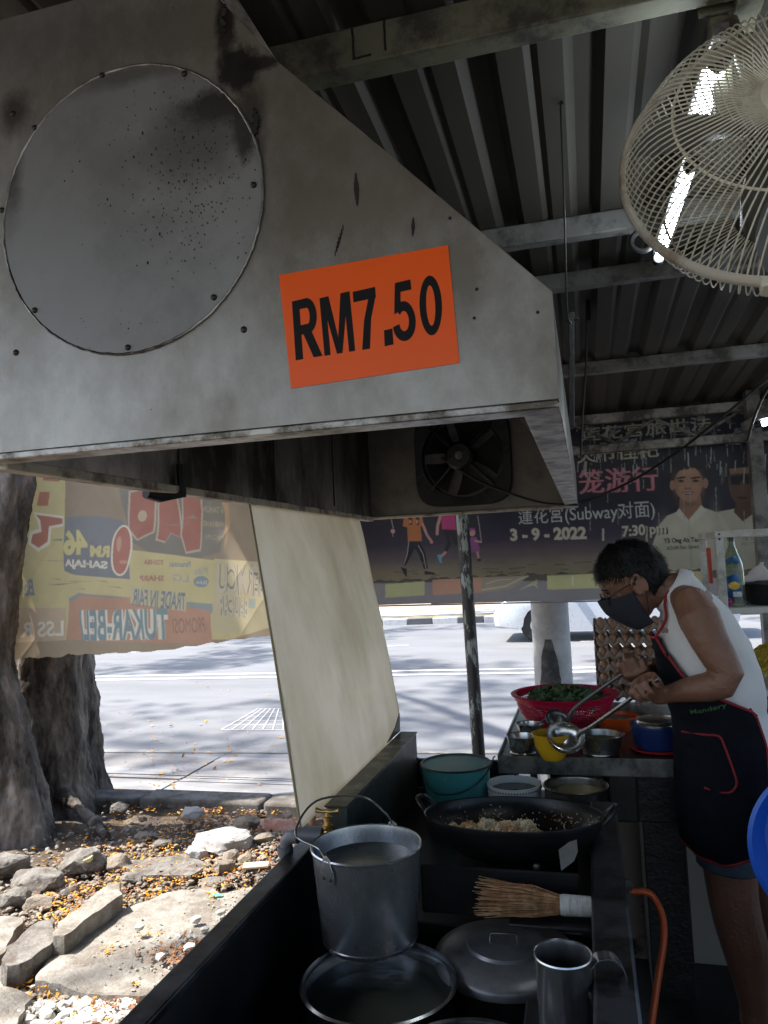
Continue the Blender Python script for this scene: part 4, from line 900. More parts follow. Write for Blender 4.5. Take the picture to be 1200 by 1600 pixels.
# white pebbles heap, crumbs, petals and dry leaves: past counting
def scatter(name, label, cat, m, region, n, s0, s1, kind='stone', seed=0, zf=.0, hscale=.7):
    rnd = random.Random(seed); b = MB(); cnt = 0; bm = bmesh.new(); bmesh.ops.create_icosphere(bm, subdivisions=1, radius=1)
    base = [v.co.copy() for v in bm.verts]; fc = [tuple(v.index for v in f.verts) for f in bm.faces]; bm.free()
    while cnt < n:
        a = rnd.choices(region, weights=[r[4] for r in region])[0]
        px = a[0]+rnd.gauss(0, 1)*a[2]; py = a[1]+rnd.gauss(0, 1)*a[3]
        z = rnd.uniform(0, zf)+(a[5] if len(a) > 5 else .0); P = PZ(px, py, z)
        if P.x > -.86 or P.y > (4.38 if len(a) < 7 else a[6]) or P.y < .5: cnt += 1; continue
        if kind == 'leaf' and n > 1000 and fbm((P.x*4, P.y*4, seed), 1, 3) < -.22+.25*rnd.random(): cnt += 1; continue
        s = rnd.uniform(s0, s1)*(1 if kind == 'stone' else rnd.choice((.6, .8, 1, 1.3)))
        if kind == 'stone':
            sc = [s*rnd.uniform(.7, 1.3) for _ in range(2)]+[s*hscale]; ro = rnd.uniform(0, 6.3); c, q = math.cos(ro), math.sin(ro)
            vs = []
            for v in base:
                k = rnd.uniform(.75, 1.1); x, y, zz = v.x*sc[0]*k, v.y*sc[1]*k, v.z*sc[2]*k
                vs.append((P.x+x*c-y*q, P.y+x*q+y*c, P.z+zz+sc[2]*.4))
            b.add(vs, fc)
        else:
            d = Vector((rnd.gauss(0, 1), rnd.gauss(0, 1), rnd.gauss(0, .35))).normalized(); e = d.cross(Vector((rnd.gauss(0, .4), rnd.gauss(0, .4), 1))).normalized(); u = d.cross(e)
            c = P+Vector((0, 0, s*.35))
            b.add([c-d*s, c-e*s*.5+u*s*.2, c+d*s, c+e*s*.5+u*s*.2], [(0, 1, 2, 3)])
        cnt += 1
    return tag(b.build(name, m, smooth=False), label, cat, kind='stuff')
scatter('white_pebbles', 'white and cream pebbles heaped below the large slab', 'pebbles', mat('pebble_white', (.58, .56, .52), .85, var=.2, scale=12), [(170, 1580, 70, 14, 1, .0), (230, 1570, 40, 12, .8, .0), (130, 1600, 60, 14, .8, 0), (330, 1475, 45, 30, .10, .06), (400, 1420, 30, 18, .06, .06)], 620, .010, .026, seed=1, zf=.03)
scatter('gravel', 'grey and brown rubble crumbs on the soil', 'gravel', mat('crumb', (.25, .215, .175), .92, var=.45, scale=9), [(250, 1340, 110, 40, 1), (100, 1400, 90, 40, .8), (60, 1540, 80, 50, .6), (400, 1330, 50, 35, .7)], 2600, .004, .020, seed=2)
scatter('gravel', 'crumbs and small chips lying on the large pale slab', 'gravel', mat('crumb_pale', (.44, .40, .34), .92, var=.3, scale=9), [(300, 1470, 90, 50, 1, .058), (260, 1500, 60, 30, .6, .058), (380, 1410, 30, 15, .8, .058)], 260, .002, .007, seed=3)
m_pet = mat('petal_yellow', (.70, .31, .02), .7, var=.45, scale=40)
m_dry = mat('dry_leaf', (.26, .12, .055), .8, var=.5, scale=30)
scatter('yellow_petals', 'fallen yellow orange petals over the soil and stones', 'petals', m_pet, [(330, 1275, 90, 10, 1), (260, 1290, 60, 25, .8), (200, 1340, 60, 25, .8), (290, 1360, 60, 18, .8), (150, 1390, 50, 30, 1.1), (90, 1440, 40, 30, .5), (400, 1350, 40, 30, .9), (20, 1520, 30, 50, .5), (230, 1400, 60, 6, .5), (120, 1560, 60, 20, .5, .02)], 4200, .006, .012, 'leaf', 4, zf=.02)
scatter('yellow_petals', 'yellow petals in small clusters on the large pale slab', 'petals', m_pet, [(170, 1483, 7, 4, 1, .06), (232, 1460, 8, 8, .5, .06), (330, 1405, 5, 8, .5, .06), (212, 1537, 4, 2, .2, .06)], 60, .006, .010, 'leaf', 5)
scatter('yellow_petals', 'single yellow petals scattered on the road and gutter', 'petals', m_pet, [(270, 1190, 75, 22, 1, -.09, 9), (300, 1120, 90, 40, .5, -.09, 16)], 170, .010, .024, 'leaf', 6)
scatter('dry_leaves', 'brown dry leaves and litter among the stones', 'dry leaves', m_dry, [(270, 1350, 80, 25, 1), (390, 1320, 40, 30, 1.3), (340, 1280, 60, 10, .8), (130, 1400, 60, 25, .8), (300, 1480, 22, 10, .25, .06), (280, 1495, 30, 14, .25, .06), (90, 1555, 60, 20, .6, 0), (230, 1575, 60, 14, .4, .03)], 3000, .005, .016, 'leaf', 7, zf=.02)
# small odd pieces of rubbish
tag(MB().obox(PG(205, 1356, .06)+Vector((-.3, .02, 0)), (.055, .02, .02), (-.006, .02, 0), (0, 0, .012)).build('wood_chip', mat('pale_wood', (.6, .52, .25), .7), bevel=.004, loc=PG(90, 1360, 0)), 'pale yellow broken piece lying against the angular blue grey rock', 'rubbish')
tag(MB().obox(PG(400, 1352, .03), (.06, .02, 0), (-.01, .03, 0), (0, 0, .006)).build('wood_chip', mat('pale_wood2', (.62, .45, .28), .7, var=.3, scale=20), bevel=.003, loc=PG(400, 1352, 0)), 'flat light brown wooden chip near the pipe elbow', 'rubbish')
tag(MB().obox(PG(340, 1399, .062), (.02, .004, 0), (-.003, .009, 0), (0, 0, .001)).build('plastic_scrap', mat('teal_scrap', (.1, .45, .38), .5), bevel=.0005, loc=PG(340, 1399, .06)), 'tiny teal plastic scrap on the far edge of the large slab', 'rubbish')

# =================================================================== COUNTER
m_ss = mat('counter_black_steel', (.026, .028, .031), .42, metal=.25, var=.2, scale=3, dirt=(.012, .012, .013), dscale=5, damt=.4, bump=.05, bscale=30, rvar=.12)
m_ssl = mat('counter_rim_steel', (.075, .08, .085), .36, metal=.6, var=.25, scale=6, dirt=(.02, .02, .02), dscale=9, damt=.4, rvar=.12)
CX0, CX1, CY0, CY1, CZ = -.715, .012, .62, 2.86, .80
ct = thing('cooking_counter', 'long low black steel cooking counter with raised rim under the hood', 'cooking counter', ((CX0+CX1)/2, 1.7, 0))
MB().box((CX0-.028, CY0, 0), (CX0, 2.86, CZ-.018)).build('side_wall', m_ss, ct, bevel=.003)
MB().box((CX0-.036, CY0, CZ-.017), (CX0+.012, 1.94, CZ)).build('side_rim', m_ssl, ct, bevel=.004)
MB().box((CX1, CY0, 0), (CX1+.02, 2.30, CZ-.021)).build('side_wall', m_ss, ct, bevel=.003)
MB().box((CX1-.045, CY0, CZ-.02), (CX1+.026, 2.24, CZ)).build('side_rim', m_ssl, ct, bevel=.006)
MB().box((CX0+.001, CY0, .36), (CX1-.001, 1.80, .38)).build('tub_floor', m_ss, ct)
MB().box((CX0+.001, 1.805, .36), (CX1-.001, CY1, .64)).build('stove_deck', m_ss, ct, bevel=.004)
MB().box((CX0+.001, CY1-.02, .641), (CX1-.3, CY1, .745)).build('end_rail', m_ss, ct, bevel=.004)
MB().box((CX0+.001, CY0-.02, 0), (CX1-.001, CY0, CZ-.03)).build('near_wall', m_ss, ct)
# splash box between the stove and the wind sheet
sp = thing('splash_guard', 'dark metal splash guard box with greasy top along the left of the stove', 'splash guard', (-.69, 2.3, .64))
m_spl = mat('splash_steel', (.19, .21, .19), .36, metal=.5, var=.3, scale=4, dirt=(.03, .035, .03), dscale=3, damt=.5, dsharp=.2, rvar=.15)
MB().box((-.712, 1.945, .6405), (-.655, 2.80, .850)).build('guard_body', m_spl, sp, bevel=.003)
MB().box((-.716, 1.94, .8505), (-.652, 2.803, .856)).build('guard_top', mat('greasy_top', (.20, .20, .12), .4, metal=.2, var=.4, scale=12, dirt=(.04, .035, .03), dscale=10, damt=.55), sp, bevel=.002)
MB().add([(-.722, 2.62, .857), (-.720, 2.80, .857), (-.718, 2.80, .925), (-.721, 2.74, .885), (-.722, 2.68, .87)], [(0, 1, 2, 3, 4)]).build('bent_corner', m_spl, sp, smooth=False).modifiers.new('s', 'SOLIDIFY').thickness = .003
# block that carries the bucket
blk = MB().box((-.60, 1.668, .3805), (-.46, 1.775, .673)).build('steel_block', m_ss, bevel=.006, loc=(-.53, 1.64, .38))
tag(blk, 'black steel block inside the counter carrying the tall water bucket', 'support block')

# =================================================================== BUCKET, POTS, LID, MUG
m_alu = mat('aluminium_dull', (.50, .51, .52), .27, metal=.85, var=.12, scale=5, dirt=(.25, .26, .27), dscale=6, damt=.4, dsharp=.15, rvar=.10, stretch=(1, 1, .5), bump=.03, bscale=20)
m_alud = mat('steel_dark', (.15, .15, .15), .34, metal=.85, var=.2, scale=5, dirt=(.05, .05, .05), dscale=5, damt=.45, rvar=.12)
m_bright = mat('steel_bright', (.55, .55, .54), .22, metal=.95, var=.1, scale=8, rvar=.08, dirt=(.3, .29, .27), dscale=14, damt=.3)
m_wat = mat('water_dark', (.075, .09, .075), .06, var=.1, rvar=.03, bump=.12, bscale=22, spec=.6)
bz = .675
bc = PZ(572, 1318, .877); bcx, bcy = bc.x, bc.y
bk = thing('water_bucket', 'tall aluminium bucket of water with wire handle under the brass tap', 'bucket', (bcx, bcy, bz))
rt, rb_ = .120, .105; hb = .877-bz
MB().lathe([(.0001, 0), (rb_-.004, 0), (rb_, .004), (rb_+.001, .010), (rb_-.0005, .012), (rt-.001, hb-.012), (rt, hb-.006), (rt+.003, hb-.004), (rt+.004, hb-.001), (rt+.002, hb+.002), (rt-.001, hb), (rt-.003, hb-.01), (rb_-.002, .014), (.0001, .012)], (bcx, bcy, bz), n=72).build('bucket_body', m_alu, bk)
MB().lathe([(.0001, 0), (rt-.006, 0)], (bcx, bcy, bz+hb-.038), n=48).build('water', m_wat, bk, smooth=False)
ea, eb = Vector((bcx-.045, bcy-rt*.93, bz+hb-.02)), Vector((bcx+.03, bcy+rt*.97, bz+hb-.004))
ea.x, ea.y = bcx-.052, bcy-.104
for e, s_ in ((ea, -1), (eb, 1)):
    nrm = Vector((e.x-bcx, e.y-bcy, 0)).normalized(); td = Vector((-nrm.y, nrm.x, 0)); b = MB()
    base = Vector((bcx, bcy, 0))+nrm*(rt+.0015); base.z = bz+hb-.012
    pts = [(-.018, -.035), (.018, -.035), (.021, -.012), (.013, .004), (.010, .018), (.0, .024), (-.010, .018), (-.013, .004), (-.021, -.012)]
    b.prism([base+td*u+Vector((0, 0, v))-nrm*(.004*(-v/.035) if v < 0 else 0) for u, v in pts], nrm*.002)
    ear = b.build('handle_ear', m_alu, bk, bevel=.0006)
    for u in (-.010, .010): MB().lathe([(.0032, 0), (.003, .002), (.0001, .003)], base+td*u+Vector((0, 0, -.024))+nrm*.001, nrm, 10).build('rivet', MATS['rivet_dark'], ear)
    if s_ < 0: E0 = base+Vector((0, 0, .013))+nrm*.002
    else: E1 = base+Vector((0, 0, .013))+nrm*.002
mid = PX(500, 1262, (E0.x+E1.x)/2-.095)
hp = smooth_path([E0+Vector((.004, .0, -.004)), E0+Vector((-.02, .012, .02)), E0.lerp(E1, .12)+Vector((-.075, -.03, .055)), E0.lerp(E1, .42)+Vector((-.085, -.01, .095)), E0.lerp(E1, .72)+Vector((-.03, 0, .082)), E0.lerp(E1, .9)+Vector((-.004, 0, .035)), E1], 7)
MB().tube(hp, .0026, 8).build('wire_handle', m_bright, bk)

def pot(name, label, cat, c, r, h, m, rim=.006, wall=.003, prof=None, group=None, n=72):
    t = thing(name, label, cat, (c[0], c[1], c[2]), group)
    pr = prof or [(.0001, 0), (r*.9, 0), (r*.97, .012), (r, .04), (r, h-.006)]
    pr = pr+[(r+rim, h-.004), (r+rim+.002, h), (r+rim*.5, h+.003), (r-wall*.5, h)]+[(max(.0001, a-wall), b+(wall if a < r*.95 else 0)) for a, b in pr[::-1]]
    MB().lathe(pr, c, n=n).build('pot_body', m, t); return t
pA = PZ(592, 1530, .667)
t = pot('stock_pot', 'wide dark open pot half under the tall bucket', 'pot', (pA.x, pA.y, .385), .151, .282, m_bright, prof=[(.0001, 0), (.12, 0), (.148, .02), (.154, .10), (.150, .20), (.145, .255), (.148, .275)])
MB().lathe([(.0001, 0), (.1455, 0)], (pA.x, pA.y, .61), n=48).build('broth', m_wat, t, smooth=False)
hx = PZ(610, 1596, .685)
MB().tube([(pA.x-.03, pA.y-.150, .64), (pA.x-.03, pA.y-.182, .655), (pA.x-.025, pA.y-.192, .662), (pA.x+.045, pA.y-.187, .662), (pA.x+.05, pA.y-.177, .655), (pA.x+.05, pA.y-.145, .64)], .004, 8).build('side_handle', m_bright, t)
pB = PZ(791, 1488, .655)
t = thing('lidded_pot', 'large closed pot with flat domed aluminium lid and thin wire handle', 'pot', (pB.x, pB.y, .385))
MB().lathe([(.0001, 0), (.13, 0), (.142, .02), (.146, .10), (.144, .22), (.148, .255), (.144, .257), (.14, .22), (.0001, .21)], (pB.x, pB.y, .3855), n=64).build('pot_body', m_alud, t)
lid = MB().lathe([(.1515, -.012), (.1545, -.012), (.155, 0), (.150, .008), (.125, .018), (.084, .024), (.080, .030), (.055, .034), (.0001, .036), (.0001, .030), (.07, .022), (.12, .012), (.148, .001), (.1515, -.012)], (pB.x, pB.y, .648), n=72).build('lid', mat('lid_dull', (.30, .31, .31), .36, metal=.45, var=.2, scale=4, dirt=(.07, .07, .07), dscale=5, damt=.4, dsharp=.15), t)
MB().tube([(pB.x-.032, pB.y-.012, .675), (pB.x-.03, pB.y-.012, .696), (pB.x-.027, pB.y-.012, .699), (pB.x+.022, pB.y-.008, .699), (pB.x+.025, pB.y-.008, .696), (pB.x+.027, pB.y-.008, .675)], .0022, 8).build('lid_handle', m_bright, lid)
pC = PZ(735, 1672, .72)
t = pot('stock_pot', 'dark open pot cut off by the bottom edge, nearest the camera', 'pot', (pC.x, pC.y, .385), .125, .335, m_alud)
MB().lathe([(.0001, 0), (.12, 0)], (pC.x, pC.y, .66), n=48).build('broth', m_wat, t, smooth=False)
# spacer under the mug
mz = .70
pM = PZ(879, 1490, .835)
sb_ = MB().box((pM.x-.075, pM.y-.09, .3805), (CX1-.05, pM.y+.10, mz)).build('steel_shelf', m_ss, bevel=.004, loc=(pM.x, pM.y, .38)); tag(sb_, 'black steel ledge inside the counter under the steel mug', 'support block')
t = thing('steel_mug', 'tall plain steel mug with broad strap handle on the right', 'mug', (pM.x, pM.y, mz+.001))
MB().lathe([(.0001, 0), (.043, 0), (.045, .003), (.0445, .016), (.0455, .018), (.0455, .021), (.0445, .023), (.046, .128), (.0475, .130), (.0485, .133), (.0475, .1355), (.0455, .134), (.0445, .128), (.0425, .006), (.0001, .005)], (pM.x, pM.y, mz+.001), n=64).build('mug_body', mat('mug_steel', (.52, .53, .54), .22, metal=.9, var=.12, scale=9, dirt=(.22, .22, .23), dscale=9, damt=.4, rvar=.1, stretch=(1, 1, .4)), t)
hd = MB(); path = smooth_path([(.044, 0, .118), (.058, 0, .130), (.082, 0, .130), (.098, 0, .108), (.098, 0, .078), (.080, 0, .046), (.052, 0, .028), (.044, 0, .022)], 6); rg = []
for i, p_ in enumerate(path):
    a = path[max(0, i-1)]; b = path[min(len(path)-1, i+1)]; tg = (b-a).normalized(); nr = Vector((tg.z, 0, -tg.x))
    rr = R(8); f = lambda v: Vector((pM.x+v.x*math.cos(rr)-v.y*math.sin(rr), pM.y+v.x*math.sin(rr)+v.y*math.cos(rr), mz+.001+v.z))
    wv = .015-.004*i/len(path)
    rg.append([f(p_+Vector((0, s*wv, 0))+nr*q) for s, q in ((-1, -.0009), (1, -.0009), (1, .0009), (-1, .0009))])
hd.rings(rg); hd.build('mug_handle', MATS['mug_steel'], t, ang=60)

# =================================================================== WOK AND STOVE
wc = PZ(801, 1270, .852)
wx, wy, wz = wc.x, wc.y, .852
st = thing('stove_drum', 'black round burner stove with a torn pale label under the wok', 'stove', (wx, wy, .64))
m_soot = mat('stove_black', (.010, .010, .010), .8, spec=.2, var=.4, scale=7, bump=.5, bscale=50)
MB().lathe([(.148, 0), (.15, .01), (.15, .10), (.16, .125), (.14, .125), (.13, .02), (.148, 0)], (wx, wy+.045, .6405), n=56, closed=True).build('stove_body', m_soot, st)
MB().box((wx-.19, wy-.235, .70), (wx+.16, wy-.225, .805)).build('stove_front', m_soot, st, bevel=.004)
lg = MB().box((-.20, 1.60, .741), (-.035, 1.66, .747)); tag(lg.build('brush_ledge', m_ss, bevel=.002, loc=(-.2, 1.6, .74)), 'narrow black metal ledge under the bamboo brush', 'ledge')
lb_ = [PY(x, y, wy-.2365) for x, y in ((873, 1328), (889, 1316), (901, 1312), (903, 1330), (897, 1345), (877, 1360))]
MB().prism([(p_.x, wy-.2385, p_.z) for p_ in lb_], (0, .003, 0)).build('torn_label', mat('torn_paper', (.13, .13, .125), .8, var=.2, scale=30, dirt=(.1, .1, .1), dscale=60, damt=.4), st, smooth=False)
b = MB(); pp = PY(838, 1354, wy-.2365); b.lathe([(.008, 0), (.007, .008), (.0001, .01)], (pp.x, wy-.235, pp.z), (0, -1, 0), 16); b.build('stove_knob', m_alud, st)
wk = thing('wok', 'large black iron wok with fried rice sticking to its side', 'wok', (wx, wy, .72))
WR = .220; tilt = Matrix.Rotation(R(-7.5), 3, 'X')
def wv(r, h, a): return Vector((wx, wy, wz))+tilt@Vector((r*math.cos(a), r*math.sin(a), h))
def wprof(o=0): return [(max(.0001, WR*math.sin(t_)*1.0), -.105*(math.cos(t_*1.0)) - o) for t_ in [math.pi/2*k/16 for k in range(17)]]
rg = [[wv(r, h, 2*math.pi*k/80) for k in range(80)] for r, h in wprof()]+[[wv(WR+.003, .002, 2*math.pi*k/80) for k in range(80)], [wv(WR+.003, -.003, 2*math.pi*k/80) for k in range(80)]]+[[wv(r+.0001, h, 2*math.pi*k/80) for k in range(80)] for r, h in wprof(.003)[::-1][1:]]
MB().rings(rg, False, False).build('wok_body', mat('wok_iron', (.012, .012, .013), .33, metal=.5, var=.3, scale=12, bump=.12, bscale=60, rvar=.14), wk)
for a0 in (R(168), R(4)):
    pts = [wv(WR-.004, -.018, a0-.14), wv(WR+.02, .006, a0-.13), wv(WR+.034, .02, a0-.08), wv(WR+.036, .022, a0), wv(WR+.034, .02, a0+.08), wv(WR+.02, .006, a0+.13), wv(WR-.004, -.018, a0+.14)]
    MB().tube(smooth_path(pts, 5), .006, 8).build('wok_handle', mat('iron_bare', (.03, .03, .03), .35, metal=.7), wk)
# rice: individual grains in one heap plus strays
rnd = random.Random(21); rc = MB(); bm = bmesh.new(); bmesh.ops.create_icosphere(bm, subdivisions=1, radius=1); base = [v.co.copy() for v in bm.verts]; fc = [tuple(v.index for v in f.verts) for f in bm.faces]; bm.free()
def wok_h(x, y):
    r = min(.999, math.hypot(x, y)/WR); return -.105*math.sqrt(1-r*r)
def grain(b, x, y, up, s=1.0):
    h = wok_h(x, y)+up; c = Vector((wx, wy, wz))+tilt@Vector((x, y, h))
    q = Quaternion((rnd.gauss(0, 1), rnd.gauss(0, 1), rnd.gauss(0, 1), rnd.gauss(0, 1))).normalized()
    b.add([c+q@Vector((v.x*.0052*s, v.y*.0021*s, v.z*.0021*s)) for v in base], fc)
def heap(x, y):
    d = ((x+.035)/.185)**2+((y+.095)/.085)**2
    return -.012-.045*d+.026*fbm((x*16, y*16, 3), 1, 4)
for _ in range(15000):
    x, y = rnd.gauss(-.04, .10), rnd.gauss(-.085, .055)
    if math.hypot(x, y) > WR*.95: continue
    up = heap(x, y)-wok_h(x, y)
    if up < -.004 and rnd.random() > .10: continue
    grain(rc, x, y, max(.0065, up-rnd.uniform(0, .010)), rnd.uniform(.8, 1.2))
G = 40
for j in range(G+1):
    for i in range(G+1):
        x, y = (i/G-.5)*.44, (j/G-.5)*.44; r_ = math.hypot(x, y); k = min(1, WR*.93/max(r_, 1e-6)); x, y = x*k, y*k
        rc_z = max(heap(x, y)-.004, wok_h(x, y)+(-.0012 if heap(x, y) < wok_h(x, y) else .001)); c = Vector((wx, wy, wz))+tilt@Vector((x, y, rc_z)); rc.v.append(tuple(c))
o_ = len(rc.v)-(G+1)**2
for j in range(G):
    for i in range(G): a = o_+j*(G+1)+i; rc.f.append((a, a+1, a+G+2, a+G+1))
for _ in range(800):
    a = rnd.uniform(0, 6.283); r = WR*rnd.uniform(.3, .97); grain(rc, r*math.cos(a), r*math.sin(a), .0065, .75)
ro = rc.build('fried_rice', mat('rice', (.50, .42, .27), .5, var=.3, scale=70, dirt=(.42, .20, .05), dscale=18, damt=.35), wk.parent, ang=60, loc=(wx, wy, .76))
tag(ro, 'fried rice grains heaped and scattered inside the black wok', 'fried rice', kind='stuff')
# heap core so that no gaps read through
# =================================================================== BRUSH
bh0, bh1 = PZ(880, 1414, .775), PZ(926, 1417, .775)
bt = thing('bamboo_brush', 'bamboo wok brush with brown split bristles and taped pale handle lying on the pot lid', 'brush', (bh0.x, bh0.y, .745))
ax = (bh1-bh0).normalized()
MB().tube([bh0-ax*.006, bh0, bh0+ax*.012, bh1-ax*.008, bh1-ax*.002, bh1], [.019, .0205, .0205, .0195, .0185, .015], 20).build('taped_handle', mat('tape_pale', (.50, .49, .45), .75, var=.2, scale=30, dirt=(.3, .28, .24), dscale=40, damt=.35, stretch=(3, 1, 1)), bt)
bb_ = MB(); rnd = random.Random(3); sd = Vector((-ax.y, ax.x, 0))
for _ in range(330):
    a = rnd.uniform(0, 6.283); q = math.sqrt(rnd.random()); o = sd*math.cos(a)*q+Vector((0, 0, 1))*math.sin(a)*q
    L = rnd.uniform(.10, .185); sp_ = o*.016; e = -ax*L+sd*math.cos(a)*q*rnd.uniform(.035, .052)*(L/.16)+Vector((0, 0, max(-.012, math.sin(a)*q*.032*(L/.16))))
    s0 = bh0+sp_; e0 = bh0+sp_*.4+e; mdl = s0.lerp(e0, .5)+sp_*.25+Vector((0, 0, .003*rnd.gauss(0, 1)))+sd*.003*rnd.gauss(0, 1)
    bb_.tube([s0+ax*.004, mdl, e0], [.0012, .0010, .0006], 4)
bb_.build('bristles', mat('bamboo', (.30, .15, .065), .6, var=.45, scale=60, dirt=(.50, .33, .16), dscale=30, damt=.3), bt, smooth=False)

# =================================================================== TAP AND PIPE
m_brass = mat('brass', (.55, .36, .12), .30, metal=.9, var=.2, scale=15, dirt=(.25, .17, .07), dscale=20, damt=.35)
m_pvc = mat('pvc_grey', (.10, .105, .12), .4, var=.12)
el = PX(445, 1306, -.760); tp = PX(513, 1305, -.64)
tt = thing('brass_tap', 'small brass garden tap on a dark grey plastic pipe above the bucket', 'tap', (el.x, el.y, 0))
MB().tube([(el.x, el.y, -.05), (el.x, el.y, el.z-.035), (el.x+.004, el.y, el.z-.012), (el.x+.014, el.y, el.z-.002), (el.x+.035, el.y, el.z)], [.0155, .0155, .0165, .017, .0165], 16).build('pipe', m_pvc, tt)
for p_ in ((el.x, el.y, el.z-.045),): MB().lathe([(.0157, 0), (.0195, 0), (.0195, .02), (.0157, .02)], p_, n=20, closed=True).build('pipe_collar', m_pvc, tt)
tpz = el.z+.006; ty_ = el.y; tpx = PY(513, 1305, ty_).x
MB().tube([(el.x+.035, ty_, tpz), (el.x+.05, ty_, tpz), (el.x+.052, ty_, tpz), (el.x+.10, ty_, tpz)], [.0165, .0165, .0205, .0205], 12).build('pipe_socket', m_pvc, tt)
MB().tube([(el.x+.10, ty_, tpz), (el.x+.112, ty_, tpz), (tpx-.02, ty_, tpz)], [.015, .011, .011], 12).build('tap_stem', m_brass, tt)
MB().lathe([(.0001, -.018), (.012, -.016), (.0155, -.004), (.015, .006), (.0125, .014), (.0135, .016), (.0135, .024), (.0095, .026), (.009, .036), (.011, .038), (.011, .044), (.006, .046), (.005, .062), (.0001, .062)], (tpx, ty_, tpz), n=20).build('tap_body', m_brass, tt)
MB().tube(smooth_path([(tpx+.004, ty_, tpz), (tpx+.022, ty_-.004, tpz-.002), (tpx+.034, ty_-.008, tpz-.009), (tpx+.041, ty_-.010, tpz-.024)], 4), [.0115]*9+[.0105, .011, .0115, .012], 14).build('spout', m_brass, tt)
MB().tube([(tpx-.030, ty_, tpz+.060), (tpx-.012, ty_, tpz+.057), (tpx, ty_, tpz+.058), (tpx+.012, ty_, tpz+.057), (tpx+.030, ty_, tpz+.060)], [.0065, .004, .006, .004, .0065], 10).build('tap_handle', m_brass, tt)

# =================================================================== VESSELS BEHIND THE WOK
m_turq = mat('enamel_turquoise', (.045, .21, .21), .25, var=.12, scale=5, dirt2=(.02, .03, .03), d2scale=42, d2amt=.26, rvar=.06)
m_enw = mat('enamel_white', (.62, .62, .58), .3, var=.06, dirt2=(.03, .03, .03), d2scale=50, d2amt=.17)
P0 = PZ(712, 1192, .835)
t = thing('enamel_pail', 'turquoise enamel pail with black rim and loose wire handle, behind the wok', 'pail', (P0.x, P0.y, .641))
r_ = .112; h = .835-.6415
MB().lathe([(.0001, 0), (r_*.80, 0), (r_*.84, .006), (r_*.9, .06), (r_*.97, h-.03), (r_-.001, h-.004), (r_+.001, h-.004), (r_-.003, h)], (P0.x, P0.y, .6415), n=56).build('pail_body', m_turq, t)
MB().lathe([(r_-.004, h-.002), (r_*.95, h-.03), (r_*.87, .06), (r_*.8, .008), (.0001, .007)], (P0.x, P0.y, .6415), n=56).build('pail_inside', m_enw, t)
MB().lathe([(r_+.001, -.003), (r_+.004, 0), (r_+.001, .003), (r_-.004, .003), (r_-.005, 0), (r_-.003, -.003)], (P0.x, P0.y, .6415+h), n=56, closed=True).build('rim', m_blk, t)
e0, e1 = Vector((P0.x-r_-.004, P0.y-.01, .6415+h)), Vector((P0.x+r_+.004, P0.y+.01, .6415+h+.005))
MB().tube(smooth_path([e0+Vector((-.012, -.004, .012)), e0+Vector((-.004, -.006, .016)), e0+Vector((0, -.01, -.01)), (P0.x-.06, P0.y-r_-.005, .6415+h-.055), (P0.x, P0.y-r_-.008, .6415+h-.065), (P0.x+.07, P0.y-r_*.8-.01, .6415+h-.045), e1+Vector((-.002, -.02, -.012)), e1+Vector((.006, -.005, .012)), e1+Vector((.012, 0, .016))], 5), .0024, 6).build('wire_handle', m_blk, t)
P1 = PZ(803, 1223, .785)
t = thing('enamel_bowl', 'white enamel bowl with beaded blue edge and dark liquid', 'bowl', (P1.x, P1.y, .641))
r_ = .083; h = .785-.6415
MB().lathe([(.0001, 0), (r_*.75, 0), (r_*.9, .03), (r_, h-.02), (r_+.002, h), (r_-.002, h+.001), (r_-.004, h-.02), (r_*.88, .035), (.0001, .02)], (P1.x, P1.y, .6415), n=56).build('bowl_body', m_enw, t)
MB().lathe([(.0001, 0), (r_*.955, 0)], (P1.x, P1.y, .6415+h-.022), n=40).build('sauce', mat('sauce_dark', (.03, .035, .03), .1, rvar=.03), t, smooth=False)
bd = MB()
for k in range(60):
    a = 2*math.pi*k/60; bd.ball((P1.x+(r_+.0015)*math.cos(a), P1.y+(r_+.0015)*math.sin(a), .6415+h-.010), .0026, n=6, m=4)
bd.build('beaded_edge', mat('bead_blue', (.06, .09, .16), .4), t)
P2 = PZ(899, 1226, .790)
t = pot('oil_pot', 'steel pot of cloudy yellow oil right behind the wok', 'pot', (P2.x, P2.y, .6415), .093, .148, mat('steel_worn', (.28, .26, .22), .3, metal=.9, var=.2, scale=7, dirt=(.10, .09, .07), dscale=7, damt=.4), rim=.004)
MB().lathe([(.0001, 0), (.0885, 0)], (P2.x, P2.y, .6415+.125), n=40).build('oil', mat('oil_yellow', (.50, .42, .22), .12, var=.2, scale=10), t, smooth=False)
# gas valve and orange hose on the outside of the counter
vv_ = PX(985, 1393, .062)
gh = thing('gas_hose', 'orange rubber gas hose hanging from a brass valve at the counter side', 'hose', (vv_.x, vv_.y, 0))
MB().lathe([(.012, 0), (.012, .012), (.007, .014), (.007, .03), (.0001, .03)], (CX1+.021, vv_.y, vv_.z), (1, 0, 0), 16).build('valve', m_brass, gh)
MB().lathe([(.018, 0), (.019, .004), (.018, .008), (.0001, .01)], (vv_.x-.012, vv_.y-.01, vv_.z+.02), (.3, -1, .1), 20).build('valve_knob', m_blk, gh)
hsx = [(vv_.x+.005, vv_.y, vv_.z), (vv_.x+.04, vv_.y, vv_.z+.002)]+[tuple(PY(x, y, vv_.y-d)) for x, y, d in ((1022, 1403, .0), (1035, 1432, .02), (1037, 1470, .05), (1028, 1530, .08), (1018, 1600, .12), (1005, 1690, .15))]
hsx = hsx+[(hsx[-1][0]-.01, hsx[-1][1]-.02, .02)]
MB().tube(smooth_path(hsx, 6), .0095, 12).build('hose', mat('hose_orange', (.52, .09, .02), .4, var=.1), gh)
